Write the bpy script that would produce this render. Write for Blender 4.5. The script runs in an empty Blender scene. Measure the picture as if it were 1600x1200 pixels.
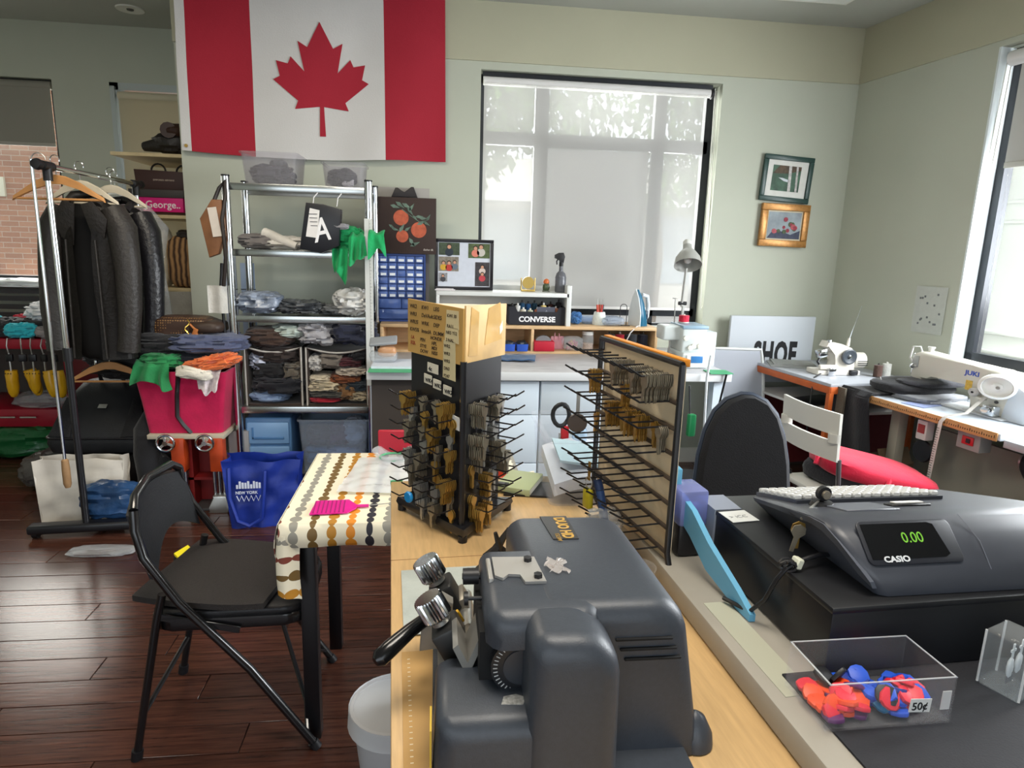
import bpy, bmesh, math, random
from mathutils import Vector, Matrix, Euler, noise
PI = math.pi
R = math.radians
S = bpy.context.scene
COL = S.collection

# ------------------------------------------------------------------ camera
def setup_camera():
    p, r, yaw = R(11.8), R(1.7), R(6.8)
    fh = Vector((math.sin(yaw), math.cos(yaw), 0)); rt = Vector((math.cos(yaw), -math.sin(yaw), 0)); up = Vector((0, 0, 1))
    fw = fh*math.cos(p) - up*math.sin(p)
    u = up*math.cos(p) + fh*math.sin(p)
    r2 = rt*math.cos(r) + u*math.sin(r)
    u2 = u*math.cos(r) - rt*math.sin(r)
    m = Matrix((r2, u2, -fw)).transposed().to_4x4()
    m.translation = Vector((0, 0, 1.5))
    cd = bpy.data.cameras.new('camera'); cd.sensor_width = 36; cd.lens = 22.995; cd.clip_start = .02; cd.clip_end = 200
    co = bpy.data.objects.new('camera', cd); co.matrix_world = m
    COL.objects.link(co); S.camera = co
setup_camera()

# ------------------------------------------------------------------ world, light, exposure
S.view_settings.view_transform = 'Standard'; S.view_settings.look = 'None'
S.view_settings.gamma = 1; S.view_settings.use_curve_mapping = False
S.view_settings.exposure = 0.05
w = bpy.data.worlds.new('sky'); S.world = w; w.use_nodes = True
bg = w.node_tree.nodes['Background']; bg.inputs[0].default_value = (.86, .93, 1.0, 1); bg.inputs[1].default_value = 1.9
def area(name, loc, direction, sx, sy, power, col=(1, 1, 1)):
    l = bpy.data.lights.new(name, 'AREA'); l.shape = 'RECTANGLE'; l.size = sx; l.size_y = sy; l.energy = power; l.color = col
    o = bpy.data.objects.new(name, l); COL.objects.link(o); o.location = loc
    o.rotation_euler = Vector(direction).to_track_quat('-Z', 'Y').to_euler()
    return o
area('daylight_right_window', (3.32, 2.2, 1.95), (-1, .02, -.38), 2.0, 1.5, 260, (.93, .97, 1))
area('daylight_back_window', (1.06, 4.9, 1.9), (0, -1, -.2), 1.5, 1.4, 80, (.97, 1, .97))
area('front_fill', (-1.0, -2.75, 1.6), (.05, 1, -.05), 4.4, 2.0, 30, (.80, .90, 1))  # added fill light at an unseen opening behind the camera
area('daylight_left_window', (-3.3, 5.75, 1.9), (.25, -1, -.25), 1.0, 1.2, 40, (1, .97, .9))
sun = bpy.data.lights.new('sun', 'SUN'); sun.energy = 2.6; sun.angle = R(3); sun.color = (1, .96, .88)
so = bpy.data.objects.new('sun', sun); COL.objects.link(so); so.rotation_euler = Vector((-.25, .75, -1.0)).to_track_quat('-Z', 'Y').to_euler()

# ------------------------------------------------------------------ materials
def lin(c):
    if isinstance(c, str):
        c = tuple(int(c[i:i+2], 16) for i in (0, 2, 4))
    return tuple(((v/255)/12.92 if v/255 <= .04045 else ((v/255+.055)/1.055)**2.4) for v in c) + (1,)
MATS = {}
def mat(name, c='808080', rough=.6, metal=0, var=.0, vs=8, bump=0, bs=60, trans=0, alpha=1, ior=1.45, emit=0, coat=0, sheen=0, stretch=None):
    if name in MATS: return MATS[name]
    m = bpy.data.materials.new(name); m.use_nodes = True
    nt = m.node_tree; b = nt.nodes['Principled BSDF']
    col = lin(c)
    b.inputs['Base Color'].default_value = col; b.inputs['Roughness'].default_value = rough; b.inputs['Metallic'].default_value = metal
    b.inputs['IOR'].default_value = ior
    if trans: b.inputs['Transmission Weight'].default_value = trans
    if alpha < 1: b.inputs['Alpha'].default_value = alpha
    if coat: b.inputs['Coat Weight'].default_value = coat
    if sheen: b.inputs['Sheen Weight'].default_value = sheen
    if emit:
        b.inputs['Emission Color'].default_value = col; b.inputs['Emission Strength'].default_value = emit
    if var or bump:
        tc = nt.nodes.new('ShaderNodeTexCoord'); src = tc.outputs['Object']
        if stretch:
            mp = nt.nodes.new('ShaderNodeMapping'); mp.inputs['Scale'].default_value = stretch
            nt.links.new(src, mp.inputs[0]); src = mp.outputs[0]
    if var:
        n = nt.nodes.new('ShaderNodeTexNoise'); n.inputs['Scale'].default_value = vs; n.inputs['Detail'].default_value = 5
        nt.links.new(src, n.inputs['Vector'])
        r = nt.nodes.new('ShaderNodeValToRGB')
        r.color_ramp.elements[0].position = .3; r.color_ramp.elements[1].position = .7
        r.color_ramp.elements[0].color = tuple(v*(1-var) for v in col[:3]) + (1,)
        r.color_ramp.elements[1].color = tuple(min(1, v*(1+var)) for v in col[:3]) + (1,)
        nt.links.new(n.outputs['Fac'], r.inputs[0]); nt.links.new(r.outputs[0], b.inputs['Base Color'])
    if bump:
        n2 = nt.nodes.new('ShaderNodeTexNoise'); n2.inputs['Scale'].default_value = bs; n2.inputs['Detail'].default_value = 3
        nt.links.new(src, n2.inputs['Vector'])
        bp = nt.nodes.new('ShaderNodeBump'); bp.inputs['Strength'].default_value = bump; bp.inputs['Distance'].default_value = .01
        nt.links.new(n2.outputs['Fac'], bp.inputs['Height']); nt.links.new(bp.outputs[0], b.inputs['Normal'])
    MATS[name] = m
    return m
def cloth(c, bump=.25):          # fabric of a given colour
    return mat('fabric_'+c, c, .88, 0, .12, 14, bump, 90, sheen=.15)
def plastic(c, rough=.4):
    return mat('plastic_%s_%d' % (c, rough*100), c, rough, 0, .05, 20)
def paper(c): return mat('paper_'+c, c, .85, 0, .04, 30)
def clear(name, c='ffffff', rough=.08, fac=.80):      # thin clear plastic: mostly lets light straight through
    if name in MATS: return MATS[name]
    m = bpy.data.materials.new(name); m.use_nodes = True; nt = m.node_tree
    b = nt.nodes['Principled BSDF']; out = nt.nodes['Material Output']
    b.inputs['Base Color'].default_value = lin(c); b.inputs['Roughness'].default_value = rough
    t = nt.nodes.new('ShaderNodeBsdfTransparent'); t.inputs[0].default_value = lin(c)
    mx = nt.nodes.new('ShaderNodeMixShader'); mx.inputs[0].default_value = fac
    nt.links.new(b.outputs[0], mx.inputs[1]); nt.links.new(t.outputs[0], mx.inputs[2]); nt.links.new(mx.outputs[0], out.inputs[0])
    MATS[name] = m; return m
CHROME = mat('chrome', 'd4d6d8', .13, 1, .06, 9)
STEEL = mat('steel', 'b2b2ae', .32, .8, .08, 20)
BRASS = mat('brass', 'b8944e', .34, .8, .12, 40)
NICKEL = mat('nickel', 'a39a88', .36, .8, .12, 40)
BLACKM = mat('black_metal', '16161a', .38, 0, .1, 20, coat=.2)
BLACKP = mat('black_plastic', '141417', .45, 0, .08, 20)
WHITEP = mat('white_plastic', 'dcdcd8', .4, 0, .04, 12)
CLEAR = clear('clear_plastic', 'fafbfd', .08, .92)
CLEARB = clear('clear_blue_plastic', 'dfe9f6', .15, .82)
FILM = clear('plastic_film', 'f2f5f7', .18, .78)
INK = mat('ink', '17171a', .7)

# ------------------------------------------------------------------ mesh builder
class B:
    def __init__(s): s.bm = bmesh.new(); s.m = Matrix.Identity(4)
    def _v(s, co): return s.bm.verts.new(s.m @ Vector(co))
    def at(s, loc=(0, 0, 0), rot=(0, 0, 0)):
        s.m = Matrix.Translation(loc) @ Euler([R(a) for a in rot]).to_matrix().to_4x4(); return s
    def box(s, c, d, bev=0, seg=2, rot=None, top=(1, 1)):
        x, y, z = (v/2 for v in d)
        m = Matrix.Translation(c)
        if rot: m = m @ Euler([R(a) for a in rot]).to_matrix().to_4x4()
        vs = [s._v(m @ Vector((sx*x*(top[0] if sz > 0 else 1), sy*y*(top[1] if sz > 0 else 1), sz*z))) for sx in (-1, 1) for sy in (-1, 1) for sz in (-1, 1)]
        fs = [s.bm.faces.new([vs[i] for i in q]) for q in ((0, 1, 3, 2), (4, 6, 7, 5), (0, 4, 5, 1), (2, 3, 7, 6), (0, 2, 6, 4), (1, 5, 7, 3))]
        if bev:
            es = list({e for f in fs for e in f.edges})
            bmesh.ops.bevel(s.bm, geom=es, offset=bev, segments=seg, profile=.5, affect='EDGES')
        return s
    def bb(s, x0, x1, y0, y1, z0, z1, bev=0, seg=2):
        return s.box(((x0+x1)/2, (y0+y1)/2, (z0+z1)/2), (abs(x1-x0), abs(y1-y0), abs(z1-z0)), bev, seg)
    def rings(s, rs, cap=True, closed=True):
        vv = [[s._v(p) for p in r] for r in rs]
        n = len(vv[0])
        for a, b in zip(vv, vv[1:]):
            for i in range(n if closed else n-1):
                j = (i+1) % n
                s.bm.faces.new((a[i], a[j], b[j], b[i]))
        if cap and closed:
            s.bm.faces.new(vv[0][::-1]); s.bm.faces.new(vv[-1])
        return s
    def tube(s, pts, r, n=8, closed=False, cap=True):
        pts = [Vector(p) for p in pts]; k = len(pts)
        rr = r if isinstance(r, (list, tuple)) else [r]*k
        ts = []
        for i in range(k):
            if closed: t = pts[(i+1) % k]-pts[i-1]
            else: t = pts[min(i+1, k-1)]-pts[max(i-1, 0)]
            ts.append(t.normalized())
        a = Vector((0, 0, 1)) if abs(ts[0].z) < .9 else Vector((1, 0, 0))
        u = ts[0].cross(a).normalized(); rs = []
        for i in range(k):
            u = (u - ts[i]*u.dot(ts[i])).normalized(); v = ts[i].cross(u)
            rs.append([pts[i]+(u*math.cos(2*PI*q/n)+v*math.sin(2*PI*q/n))*rr[i] for q in range(n)])
        if closed: rs.append(rs[0])
        s.rings(rs, cap and not closed)
        if closed: bmesh.ops.remove_doubles(s.bm, verts=s.bm.verts, dist=1e-6)
        return s
    def cyl(s, p0, p1, r, r2=None, n=16): return s.tube([p0, p1], [r, r if r2 is None else r2], n)
    def lathe(s, prof, o=(0, 0, 0), n=20, axis=(0, 0, 1)):
        q = Vector((0, 0, 1)).rotation_difference(Vector(axis)).to_matrix(); o = Vector(o)
        rs = [[o + q @ Vector((max(r, 1e-5)*math.cos(2*PI*i/n), max(r, 1e-5)*math.sin(2*PI*i/n), z)) for i in range(n)] for r, z in prof]
        return s.rings(rs)
    def prism(s, poly, z0, z1, m=None, bev=0):
        m = m or Matrix.Identity(4)
        a = [s._v(m @ Vector((x, y, z0))) for x, y in poly]; b = [s._v(m @ Vector((x, y, z1))) for x, y in poly]
        n = len(poly); fs = []
        fs.append(s.bm.faces.new(a[::-1])); fs.append(s.bm.faces.new(b))
        for i in range(n): fs.append(s.bm.faces.new((a[i], a[(i+1) % n], b[(i+1) % n], b[i])))
        if bev:
            es = list({e for f in fs[:2] for e in f.edges})
            bmesh.ops.bevel(s.bm, geom=es, offset=bev, segments=2, profile=.5, affect='EDGES')
        return s
    def sheet(s, fn, nu, nv, th=.003, d=(0, 0, 1)):
        d = Vector(d)*th
        P = [[Vector(fn(i/nu, j/nv)) for j in range(nv+1)] for i in range(nu+1)]
        a = [[s._v(p) for p in r] for r in P]; b = [[s._v(p-d) for p in r] for r in P]
        for i in range(nu):
            for j in range(nv):
                s.bm.faces.new((a[i][j], a[i+1][j], a[i+1][j+1], a[i][j+1])); s.bm.faces.new((b[i][j], b[i][j+1], b[i+1][j+1], b[i+1][j]))
        for i in range(nu):
            s.bm.faces.new((a[i][0], b[i][0], b[i+1][0], a[i+1][0])); s.bm.faces.new((a[i][nv], a[i+1][nv], b[i+1][nv], b[i][nv]))
        for j in range(nv):
            s.bm.faces.new((a[0][j], a[0][j+1], b[0][j+1], b[0][j])); s.bm.faces.new((a[nu][j], b[nu][j], b[nu][j+1], a[nu][j+1]))
        return s
    def plane(s, fn, nu, nv):       # a single thin woven layer
        a = [[s._v(fn(i/nu, j/nv)) for j in range(nv+1)] for i in range(nu+1)]
        for i in range(nu):
            for j in range(nv): s.bm.faces.new((a[i][j], a[i+1][j], a[i+1][j+1], a[i][j+1]))
        return s
    def blob(s, c, r, amp=.0, fr=3., seed=0, nu=24, nv=14, ex=.6, rot=None):
        # super-ellipsoid with folded, cloth-like relief
        m = Matrix.Translation(c)
        if rot: m = m @ Euler([R(a) for a in rot]).to_matrix().to_4x4()
        pw = lambda v, e: math.copysign(abs(v)**e, v)
        rs = []
        for j in range(nv+1):
            ph = -PI/2 + PI*j/nv; ring = []
            for i in range(nu):
                th = 2*PI*i/nu
                d = Vector((pw(math.cos(ph), ex)*pw(math.cos(th), ex), pw(math.cos(ph), ex)*pw(math.sin(th), ex), pw(math.sin(ph), ex)))
                q = d*fr + Vector((seed*7.3, seed*3.1, seed*1.7))
                w_ = Vector((noise.noise(q*.6), noise.noise(q*.6+Vector((9, 3, 1))), noise.noise(q*.6+Vector((2, 8, 5)))))*.8
                a_ = noise.noise(Vector((q.x*.55, q.y*.55, q.z*1.25))+w_)
                k = 1 + amp*1.1*(.75-1.9*math.sqrt(a_*a_+.006)) + amp*.55*noise.noise(q*.5) + amp*.22*noise.noise(q*2.3+w_)
                ring.append(m @ Vector((d.x*r[0]*k, d.y*r[1]*k, d.z*r[2]*k)))
            rs.append(ring)
        rs[0] = [sum((Vector(p) for p in rs[0]), Vector())/nu + (Vector(p)-Vector(rs[0][0]))*.001 + Vector(((i % 5)*1e-5, (i % 7)*1e-5, 0)) for i, p in enumerate(rs[0])]
        return s.rings(rs)
    def mesh(s, name, sm=40):
        bmesh.ops.recalc_face_normals(s.bm, faces=s.bm.faces)
        me = bpy.data.meshes.new(name); s.bm.to_mesh(me); s.bm.free()
        me.polygons.foreach_set('use_smooth', [True]*len(me.polygons)); me.set_sharp_from_angle(angle=R(sm))
        return me

def tag(o, label=None, cat=None, group=None, kind=None):
    if label: o['label'] = label
    if cat: o['category'] = cat
    if group: o['group'] = group
    if kind: o['kind'] = kind
    return o
def link(name, me, m=None, parent=None, loc=None, rz=0):
    if m is not None and not me.materials: me.materials.append(m)
    o = bpy.data.objects.new(name, me); COL.objects.link(o)
    if parent: o.parent = parent
    if loc is not None: o.location = loc
    if rz: o.rotation_euler = (0, 0, R(rz))
    return o
def P(name, b, m, parent, label=None, sm=40, loc=None):     # a part
    return tag(link(name, b.mesh(name, sm), m, parent, loc), label)
def O(name, b, m, label, cat, group=None, loc=None, rz=0, sm=40):   # a thing that is one mesh
    return tag(link(name, b.mesh(name, sm), m, None, loc, rz), label, cat, group)
def T(name, label, cat, loc=(0, 0, 0), rz=0, group=None):    # a thing with parts
    o = bpy.data.objects.new(name, None); COL.objects.link(o); o.empty_display_size = .05
    o.location = loc; o.rotation_euler = (0, 0, R(rz))
    return tag(o, label, cat, group)
def ST(name, b, m, parent=None, sm=30): return tag(link(name, b.mesh(name, sm), m, parent), kind=None if parent else 'structure')
def dup(root, loc, rz=None, label=None, group=None):
    r = root.copy(); COL.objects.link(r); r.location = loc
    if rz is not None: r.rotation_euler = (0, 0, R(rz))
    if label: r['label'] = label
    if group: r['group'] = group
    for ch in list(root.children):
        c = ch.copy(); COL.objects.link(c); c.parent = r
        for g in ch.children:
            d = g.copy(); COL.objects.link(d); d.parent = c
    return r
def text(name, s, size, m, parent, loc, rot=(90, 0, 0), bold=0, shear=0, sx=1, align='LEFT', space=1, depth=.0003):
    cu = bpy.data.curves.new('t', 'FONT'); cu.body = s; cu.size = size; cu.extrude = depth; cu.offset = bold; cu.shear = shear
    cu.align_x = align; cu.space_character = space; cu.resolution_u = 3
    o = bpy.data.objects.new('t', cu); COL.objects.link(o)
    bpy.context.view_layer.update()
    me = bpy.data.meshes.new_from_object(o.evaluated_get(bpy.context.evaluated_depsgraph_get()))
    bpy.data.objects.remove(o)
    me.materials.clear(); me.materials.append(m)
    e = bpy.data.objects.new(name, me); COL.objects.link(e); e.parent = parent
    e.location = loc; e.rotation_euler = [R(a) for a in rot]; e.scale = (sx, 1, 1)
    return e
def arc(c, r, a0, a1, n=8, pl='xz'):
    out = []
    for i in range(n+1):
        a = R(a0+(a1-a0)*i/n); x, y = r*math.cos(a), r*math.sin(a)
        out.append({'xz': (c[0]+x, c[1], c[2]+y), 'yz': (c[0], c[1]+x, c[2]+y), 'xy': (c[0]+x, c[1]+y, c[2])}[pl])
    return out
def circ(n, r, cx=0, cy=0, ry=None): return [(cx+r*math.cos(2*PI*i/n), cy+(ry or r)*math.sin(2*PI*i/n)) for i in range(n)]
def rrect(x0, x1, y0, y1, r, n=4):
    out = []
    for cx, cy, a in ((x1-r, y0+r, -90), (x1-r, y1-r, 0), (x0+r, y1-r, 90), (x0+r, y0+r, 180)):
        for i in range(n+1):
            t = R(a+90*i/n); out.append((cx+r*math.cos(t), cy+r*math.sin(t)))
    return out
FRONT = Euler((R(90), 0, 0)).to_matrix().to_4x4()     # poly (x, z) facing -Y : local z -> -Y
# ================================================================== the setting
def plank_mat():
    m = mat('floor_plank', '4a2c22', .2)
    nt = m.node_tree; b = nt.nodes['Principled BSDF']
    tc = nt.nodes.new('ShaderNodeTexCoord'); mp = nt.nodes.new('ShaderNodeMapping'); mp.inputs['Scale'].default_value = (1.6, 26, 1)
    oi = nt.nodes.new('ShaderNodeObjectInfo'); ad = nt.nodes.new('ShaderNodeVectorMath'); ad.operation = 'ADD'
    sc = nt.nodes.new('ShaderNodeVectorMath'); sc.operation = 'SCALE'; sc.inputs[0].default_value = (37, 91, 13)
    nt.links.new(oi.outputs['Random'], sc.inputs['Scale']); nt.links.new(tc.outputs['Object'], mp.inputs[0])
    nt.links.new(mp.outputs[0], ad.inputs[0]); nt.links.new(sc.outputs[0], ad.inputs[1])
    n = nt.nodes.new('ShaderNodeTexNoise'); n.inputs['Scale'].default_value = 3; n.inputs['Detail'].default_value = 8; n.inputs['Roughness'].default_value = .65
    nt.links.new(ad.outputs[0], n.inputs['Vector'])
    r = nt.nodes.new('ShaderNodeValToRGB'); r.color_ramp.elements[0].position = .3; r.color_ramp.elements[1].position = .72
    r.color_ramp.elements[0].color = lin('2b1713'); r.color_ramp.elements[1].color = lin('5b372a')
    nt.links.new(n.outputs['Fac'], r.inputs[0])
    hs = nt.nodes.new('ShaderNodeHueSaturation'); mr = nt.nodes.new('ShaderNodeMapRange'); mr.inputs[3].default_value = .75; mr.inputs[4].default_value = 1.25
    nt.links.new(oi.outputs['Random'], mr.inputs[0]); nt.links.new(mr.outputs[0], hs.inputs['Value']); nt.links.new(r.outputs[0], hs.inputs['Color'])
    nt.links.new(hs.outputs[0], b.inputs['Base Color'])
    bp = nt.nodes.new('ShaderNodeBump'); bp.inputs['Strength'].default_value = .08; bp.inputs['Distance'].default_value = .004
    nt.links.new(n.outputs['Fac'], bp.inputs['Height']); nt.links.new(bp.outputs[0], b.inputs['Normal'])
    return m
FLOORM = plank_mat()
WALLM = mat('wall_paint', 'b6baab', .75, 0, .03, 2, .05, 220)
BANDM = mat('upper_band_colour', 'b1af98', .78, 0, .03, 2, .05, 220)  # upper wall strip, slightly yellower than the wall below
CEILM = mat('ceiling_paint', 'abaea6', .8, 0, .03, 2)
TRIMM = mat('trim_paint', 'd9dad2', .5)
FRAMEM = mat('window_frame_dark', '23262b', .35, .3)
ALUM = mat('window_frame_alu', 'b9c0c0', .35, .6)

fl = ST('floor', B().bb(-4.2, 3.6, -2.6, 5.4, -.06, -.008), mat('floor_joint', '150b08', .6))
rnd = random.Random(3)
PW, PL = .127, 1.22
pm = {}
def plank(L):
    k = round(L, 2)
    if k not in pm: pm[k] = B().box((0, 0, -.004), (L-.003, PW-.003, .008), .0012, 1).mesh('plank'); pm[k].materials.append(FLOORM)
    return pm[k]
y = 1.0; row = 0
while y < 5.39:
    x = -4.19 + (-.45, -.05, -.85, -.25, -.65)[row % 5]
    while x < 3.5:
        x0 = max(x, -4.19); x1 = x+PL
        if x1 > x0+.05: link('plank', plank(x1-x0), None, fl, ((x0+x1)/2, y+PW/2, 0))
        x = x1
    y += PW; row += 1
link('plank', B().bb(-4.2, 3.55, -2.6, .99, -.008, 0).mesh('plank'), FLOORM, fl)

CZ = 2.97
ST('ceiling', B().bb(-4.2, 3.7, -2.6, 5.5, CZ, CZ+.1), CEILM)
# back wall with its window opening
b = B()
b.bb(-1.55, .273, 4.4, 4.6, 0, CZ); b.bb(1.854, 2.95, 4.4, 4.6, 0, CZ); b.bb(.273, 1.854, 4.4, 4.6, 0, .98); b.bb(.273, 1.854, 4.4, 4.6, 2.585, CZ)
b.bb(-1.55, -1.35, 4.6, 5.5, 0, CZ)
ST('wall_back', b, WALLM)
ST('upper_band_1', B().bb(-1.552, 2.86, 4.388, 4.4, 2.63, CZ), BANDM)
ST('baseboard_back', B().bb(-1.55, 2.8, 4.385, 4.4, 0, .11, .004), TRIMM)
# right wall: its own frame, turned 7.2 degrees about the corner
WR = 7.2
def wl(lx, ly, z=0):
    a = R(WR); return (2.8+lx*math.cos(a)-ly*math.sin(a), 4.4+lx*math.sin(a)+ly*math.cos(a), z)
def inW(o): o.location = (2.8, 4.4, 0); o.rotation_euler = (0, 0, R(WR)); return o
b = B(); b.bb(0, .2, -1.0, .3, 0, CZ); b.bb(0, .2, -3.3, -1.0, 0, .93); b.bb(0, .2, -3.3, -1.0, 2.6, CZ); b.bb(0, .2, -7.2, -3.3, 0, CZ)
inW(ST('wall_right', b, WALLM))
inW(ST('upper_band_2', B().bb(-.012, 0, -7, .02, 2.63, CZ), BANDM))
inW(ST('baseboard_right', B().bb(-.015, 0, -7, 0, 0, .11, .004), TRIMM))
# left recess and far walls
b = B(); b.bb(-4.3, -3.75, 5.4, 5.55, 0, CZ); b.bb(-3.75, -2.76, 5.4, 5.55, 0, 1.14); b.bb(-3.75, -2.76, 5.4, 5.55, 2.59, CZ)
b.bb(-2.76, -2.37, 5.4, 5.55, 0, CZ); b.bb(-2.37, -1.62, 5.4, 5.55, 2.59, CZ); b.bb(-2.37, -1.62, 5.4, 5.55, 0, .5); b.bb(-1.62, -1.35, 5.4, 5.55, 0, CZ)
ST('wall_recess', b, WALLM)
ST('wall_left', B().bb(-4.35, -4.2, -2.6, 5.55, 0, CZ), WALLM)
b = B(); b.bb(-4.3, -3.3, -2.75, -2.6, 0, CZ); b.bb(1.4, 3.9, -2.75, -2.6, 0, CZ); b.bb(-3.3, 1.4, -2.75, -2.6, 0, .45); b.bb(-3.3, 1.4, -2.75, -2.6, 2.6, CZ)
ST('wall_front', b, WALLM)

GLASS = clear('window_glass', 'ffffff', .02, .92)
def blind_mat(name, c, tr, tl):
    m = bpy.data.materials.new(name); m.use_nodes = True; nt = m.node_tree; out = nt.nodes['Material Output']
    nt.nodes.remove(nt.nodes['Principled BSDF'])
    d = nt.nodes.new('ShaderNodeBsdfDiffuse'); d.inputs[0].default_value = lin(c)
    t = nt.nodes.new('ShaderNodeBsdfTranslucent'); t.inputs[0].default_value = lin(c)
    x = nt.nodes.new('ShaderNodeBsdfTransparent')
    m1 = nt.nodes.new('ShaderNodeMixShader'); m1.inputs[0].default_value = tl
    m2 = nt.nodes.new('ShaderNodeMixShader'); m2.inputs[0].default_value = tr
    nt.links.new(d.outputs[0], m1.inputs[1]); nt.links.new(t.outputs[0], m1.inputs[2])
    nt.links.new(m1.outputs[0], m2.inputs[1]); nt.links.new(x.outputs[0], m2.inputs[2]); nt.links.new(m2.outputs[0], out.inputs[0])
    return m
BLIND = blind_mat('screen_blind', 'cccbc8', .36, .12)
# window_1 : back wall
w1 = T('window_1', None, None); w1['kind'] = 'structure'
b = B(); Y0, Y1 = 4.52, 4.57
for x0, x1, z0, z1 in ((.273, .32, .98, 2.585), (1.80, 1.854, .98, 2.585), (.273, 1.854, 2.53, 2.585), (.273, 1.854, .98, 1.0), (.64, .73, .98, 2.55), (1.45, 1.53, .98, 2.55), (.3, 1.83, 2.16, 2.24), (.3, 1.83, 1.05, 1.105)):
    b.bb(x0, x1, Y0, Y1, z0, z1)
P('window_frame', b, FRAMEM, w1)
for x0, x1 in ((.32, .64), (.73, 1.45), (1.53, 1.80)):
    for z0, z1 in ((1.0, 1.05), (1.105, 2.16), (2.24, 2.53)): P('pane', B().bb(x0, x1, 4.54, 4.545, z0, z1), GLASS, w1)
P('sill', B().bb(.273, 1.854, 4.37, 4.52, .955, .985, .003), TRIMM, w1)
P('head_rail', B().bb(.285, 1.80, 4.43, 4.47, 2.555, 2.578), FRAMEM, w1)
P('backing_sheet', B().bb(.735, 1.445, 4.585, 4.59, 1.1, 2.16), mat('sign_back', 'c9c9c6', .7, 0, .03, 3), w1, 'plain white sheet fixed behind the middle pane')
bl = T('roller_blind', 'pale sheer roller blind pulled down over the wide window behind the workbench', 'blind', (1.04, 4.45, 2.53), 0)
P('roller', B().cyl((-.75, 0, 0), (.75, 0, 0), .027, n=20), mat('blind_white', 'd9d8d6', .6), bl)
P('fabric', B().plane(lambda u, v: (-.745+1.47*u, -.022+.002*math.sin(u*5)*v, -1.42*v), 12, 8), BLIND, bl)
P('hem_bar', B().bb(-.745, .725, -.028, -.016, -1.43, -1.412, .002), mat('blind_white', 'd9d8d6', .6), bl)
P('cord', B().tube([(.775, -.02, .03), (.785, -.03, -.6), (.79, -.04, -1.2), (.80, -.035, -1.42), (.82, -.03, -1.38), (.81, -.02, -.7), (.795, 0, .02)], .003, 6), mat('cord_white', 'd8d8cf', .6), bl)
P('bracket', B().lathe([(.001, -.006), (.034, -.006), (.034, .006), (.001, .006)], (.765, 0, 0), 18, (1, 0, 0)), BLACKP, bl)
# window_2 : right wall
w2 = T('window_2', None, None); w2['kind'] = 'structure'; inW(w2)
b = B()
for y0, y1, z0, z1 in ((-1.06, -1.0, .93, 2.6), (-3.3, -3.24, .93, 2.6), (-3.3, -1, 2.54, 2.6), (-3.3, -1, .93, .99), (-2.2, -2.14, .93, 2.6)): b.bb(.10, .16, y0, y1, z0, z1)
P('window_frame', b, FRAMEM, w2)
P('reveal_trim', B().bb(.0, .1, -1.012, -1.0, .93, 2.6), mat('reveal_white', 'd6dee0', .45), w2)
P('pane', B().bb(.13, .135, -2.14, -1.06, .99, 2.54), GLASS, w2); P('pane', B().bb(.13, .135, -3.24, -2.2, .99, 2.54), GLASS, w2)
P('sill', B().bb(-.03, .1, -3.3, -1, .905, .935, .003), TRIMM, w2)
bl = T('roller_blind', 'half raised grey roller blind on the window above the sewing machine', 'blind', wl(.05, -2.1, 2.54), WR)
P('roller', B().cyl((0, -1.1, 0), (0, 1.06, 0), .038, n=20), mat('blind_white', 'd9d8d6', .6), bl)
P('fabric', B().bb(.034, .035, -1.08, 1.03, -.52, 0), mat('blind_grey', 'b4b2ac', .75, 0, .02, 4), bl)
P('hem_bar', B().bb(.028, .042, -1.08, 1.03, -.55, -.52, .003), mat('blind_hem', 'a8a49a', .6), bl)
P('cord', B().tube([(-.01, 1.075, .03), (-.012, 1.09, -.5), (-.02, 1.11, -1.1), (-.03, 1.13, -1.3), (-.035, 1.09, -1.42), (-.03, 1.05, -1.3), (-.015, 1.06, -.6), (0, 1.06, 0)], .003, 6), mat('cord_white', 'd8d8cf', .6), bl)
# window_3, window_4 : recess on the left
w3 = T('window_3', None, None); w3['kind'] = 'structure'
b = B()
for x0, x1, z0, z1 in ((-3.75, -3.70, 1.14, 2.59), (-2.80, -2.76, 1.14, 2.59), (-3.75, -2.76, 2.55, 2.59), (-3.75, -2.76, 1.14, 1.18)): b.bb(x0, x1, 5.46, 5.52, z0, z1)
P('window_frame', b, FRAMEM, w3); P('pane', B().bb(-3.7, -2.8, 5.49, 5.495, 1.18, 2.55), GLASS, w3)
P('sill', B().bb(-3.76, -2.75, 5.36, 5.46, 1.115, 1.145, .003), TRIMM, w3)
bl = T('roller_blind', 'grey roller blind half down on the far left window with brick behind', 'blind', (-3.24, 5.44, 2.55))
P('roller', B().cyl((-.48, 0, 0), (.46, 0, 0), .03, n=16), mat('blind_dark', '8d8a80', .7), bl)
P('fabric', B().bb(-.475, .455, -.02, -.019, -.40, 0), mat('blind_dark', '8d8a80', .7), bl)
P('hem_bar', B().bb(-.475, .455, -.026, -.014, -.425, -.4, .002), mat('blind_hem', 'a8a49a', .6), bl)
w4 = T('window_4', None, None); w4['kind'] = 'structure'
b = B()
for x0, x1, z0, z1 in ((-2.37, -2.31, .5, 2.59), (-1.66, -1.62, .5, 2.59), (-2.37, -1.62, 2.54, 2.59), (-2.37, -1.62, .5, .55)): b.bb(x0, x1, 5.40, 5.5, z0, z1)
P('window_frame', b, ALUM, w4); P('pane', B().bb(-2.31, -1.66, 5.47, 5.475, .55, 2.54), GLASS, w4)
bl = T('roller_blind', 'beige roller blind pulled down behind the corner shelves with the bags', 'blind', (-1.98, 5.40, 2.5))
P('roller', B().cyl((-.33, 0, 0), (.34, 0, 0), .03, n=16), mat('blind_beige', 'c5bda4', .7), bl)
P('fabric', B().bb(-.325, .335, -.02, -.019, -1.9, 0), blind_mat('blind_beige_cloth', 'cfc7ae', .06, .4), bl)
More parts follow.
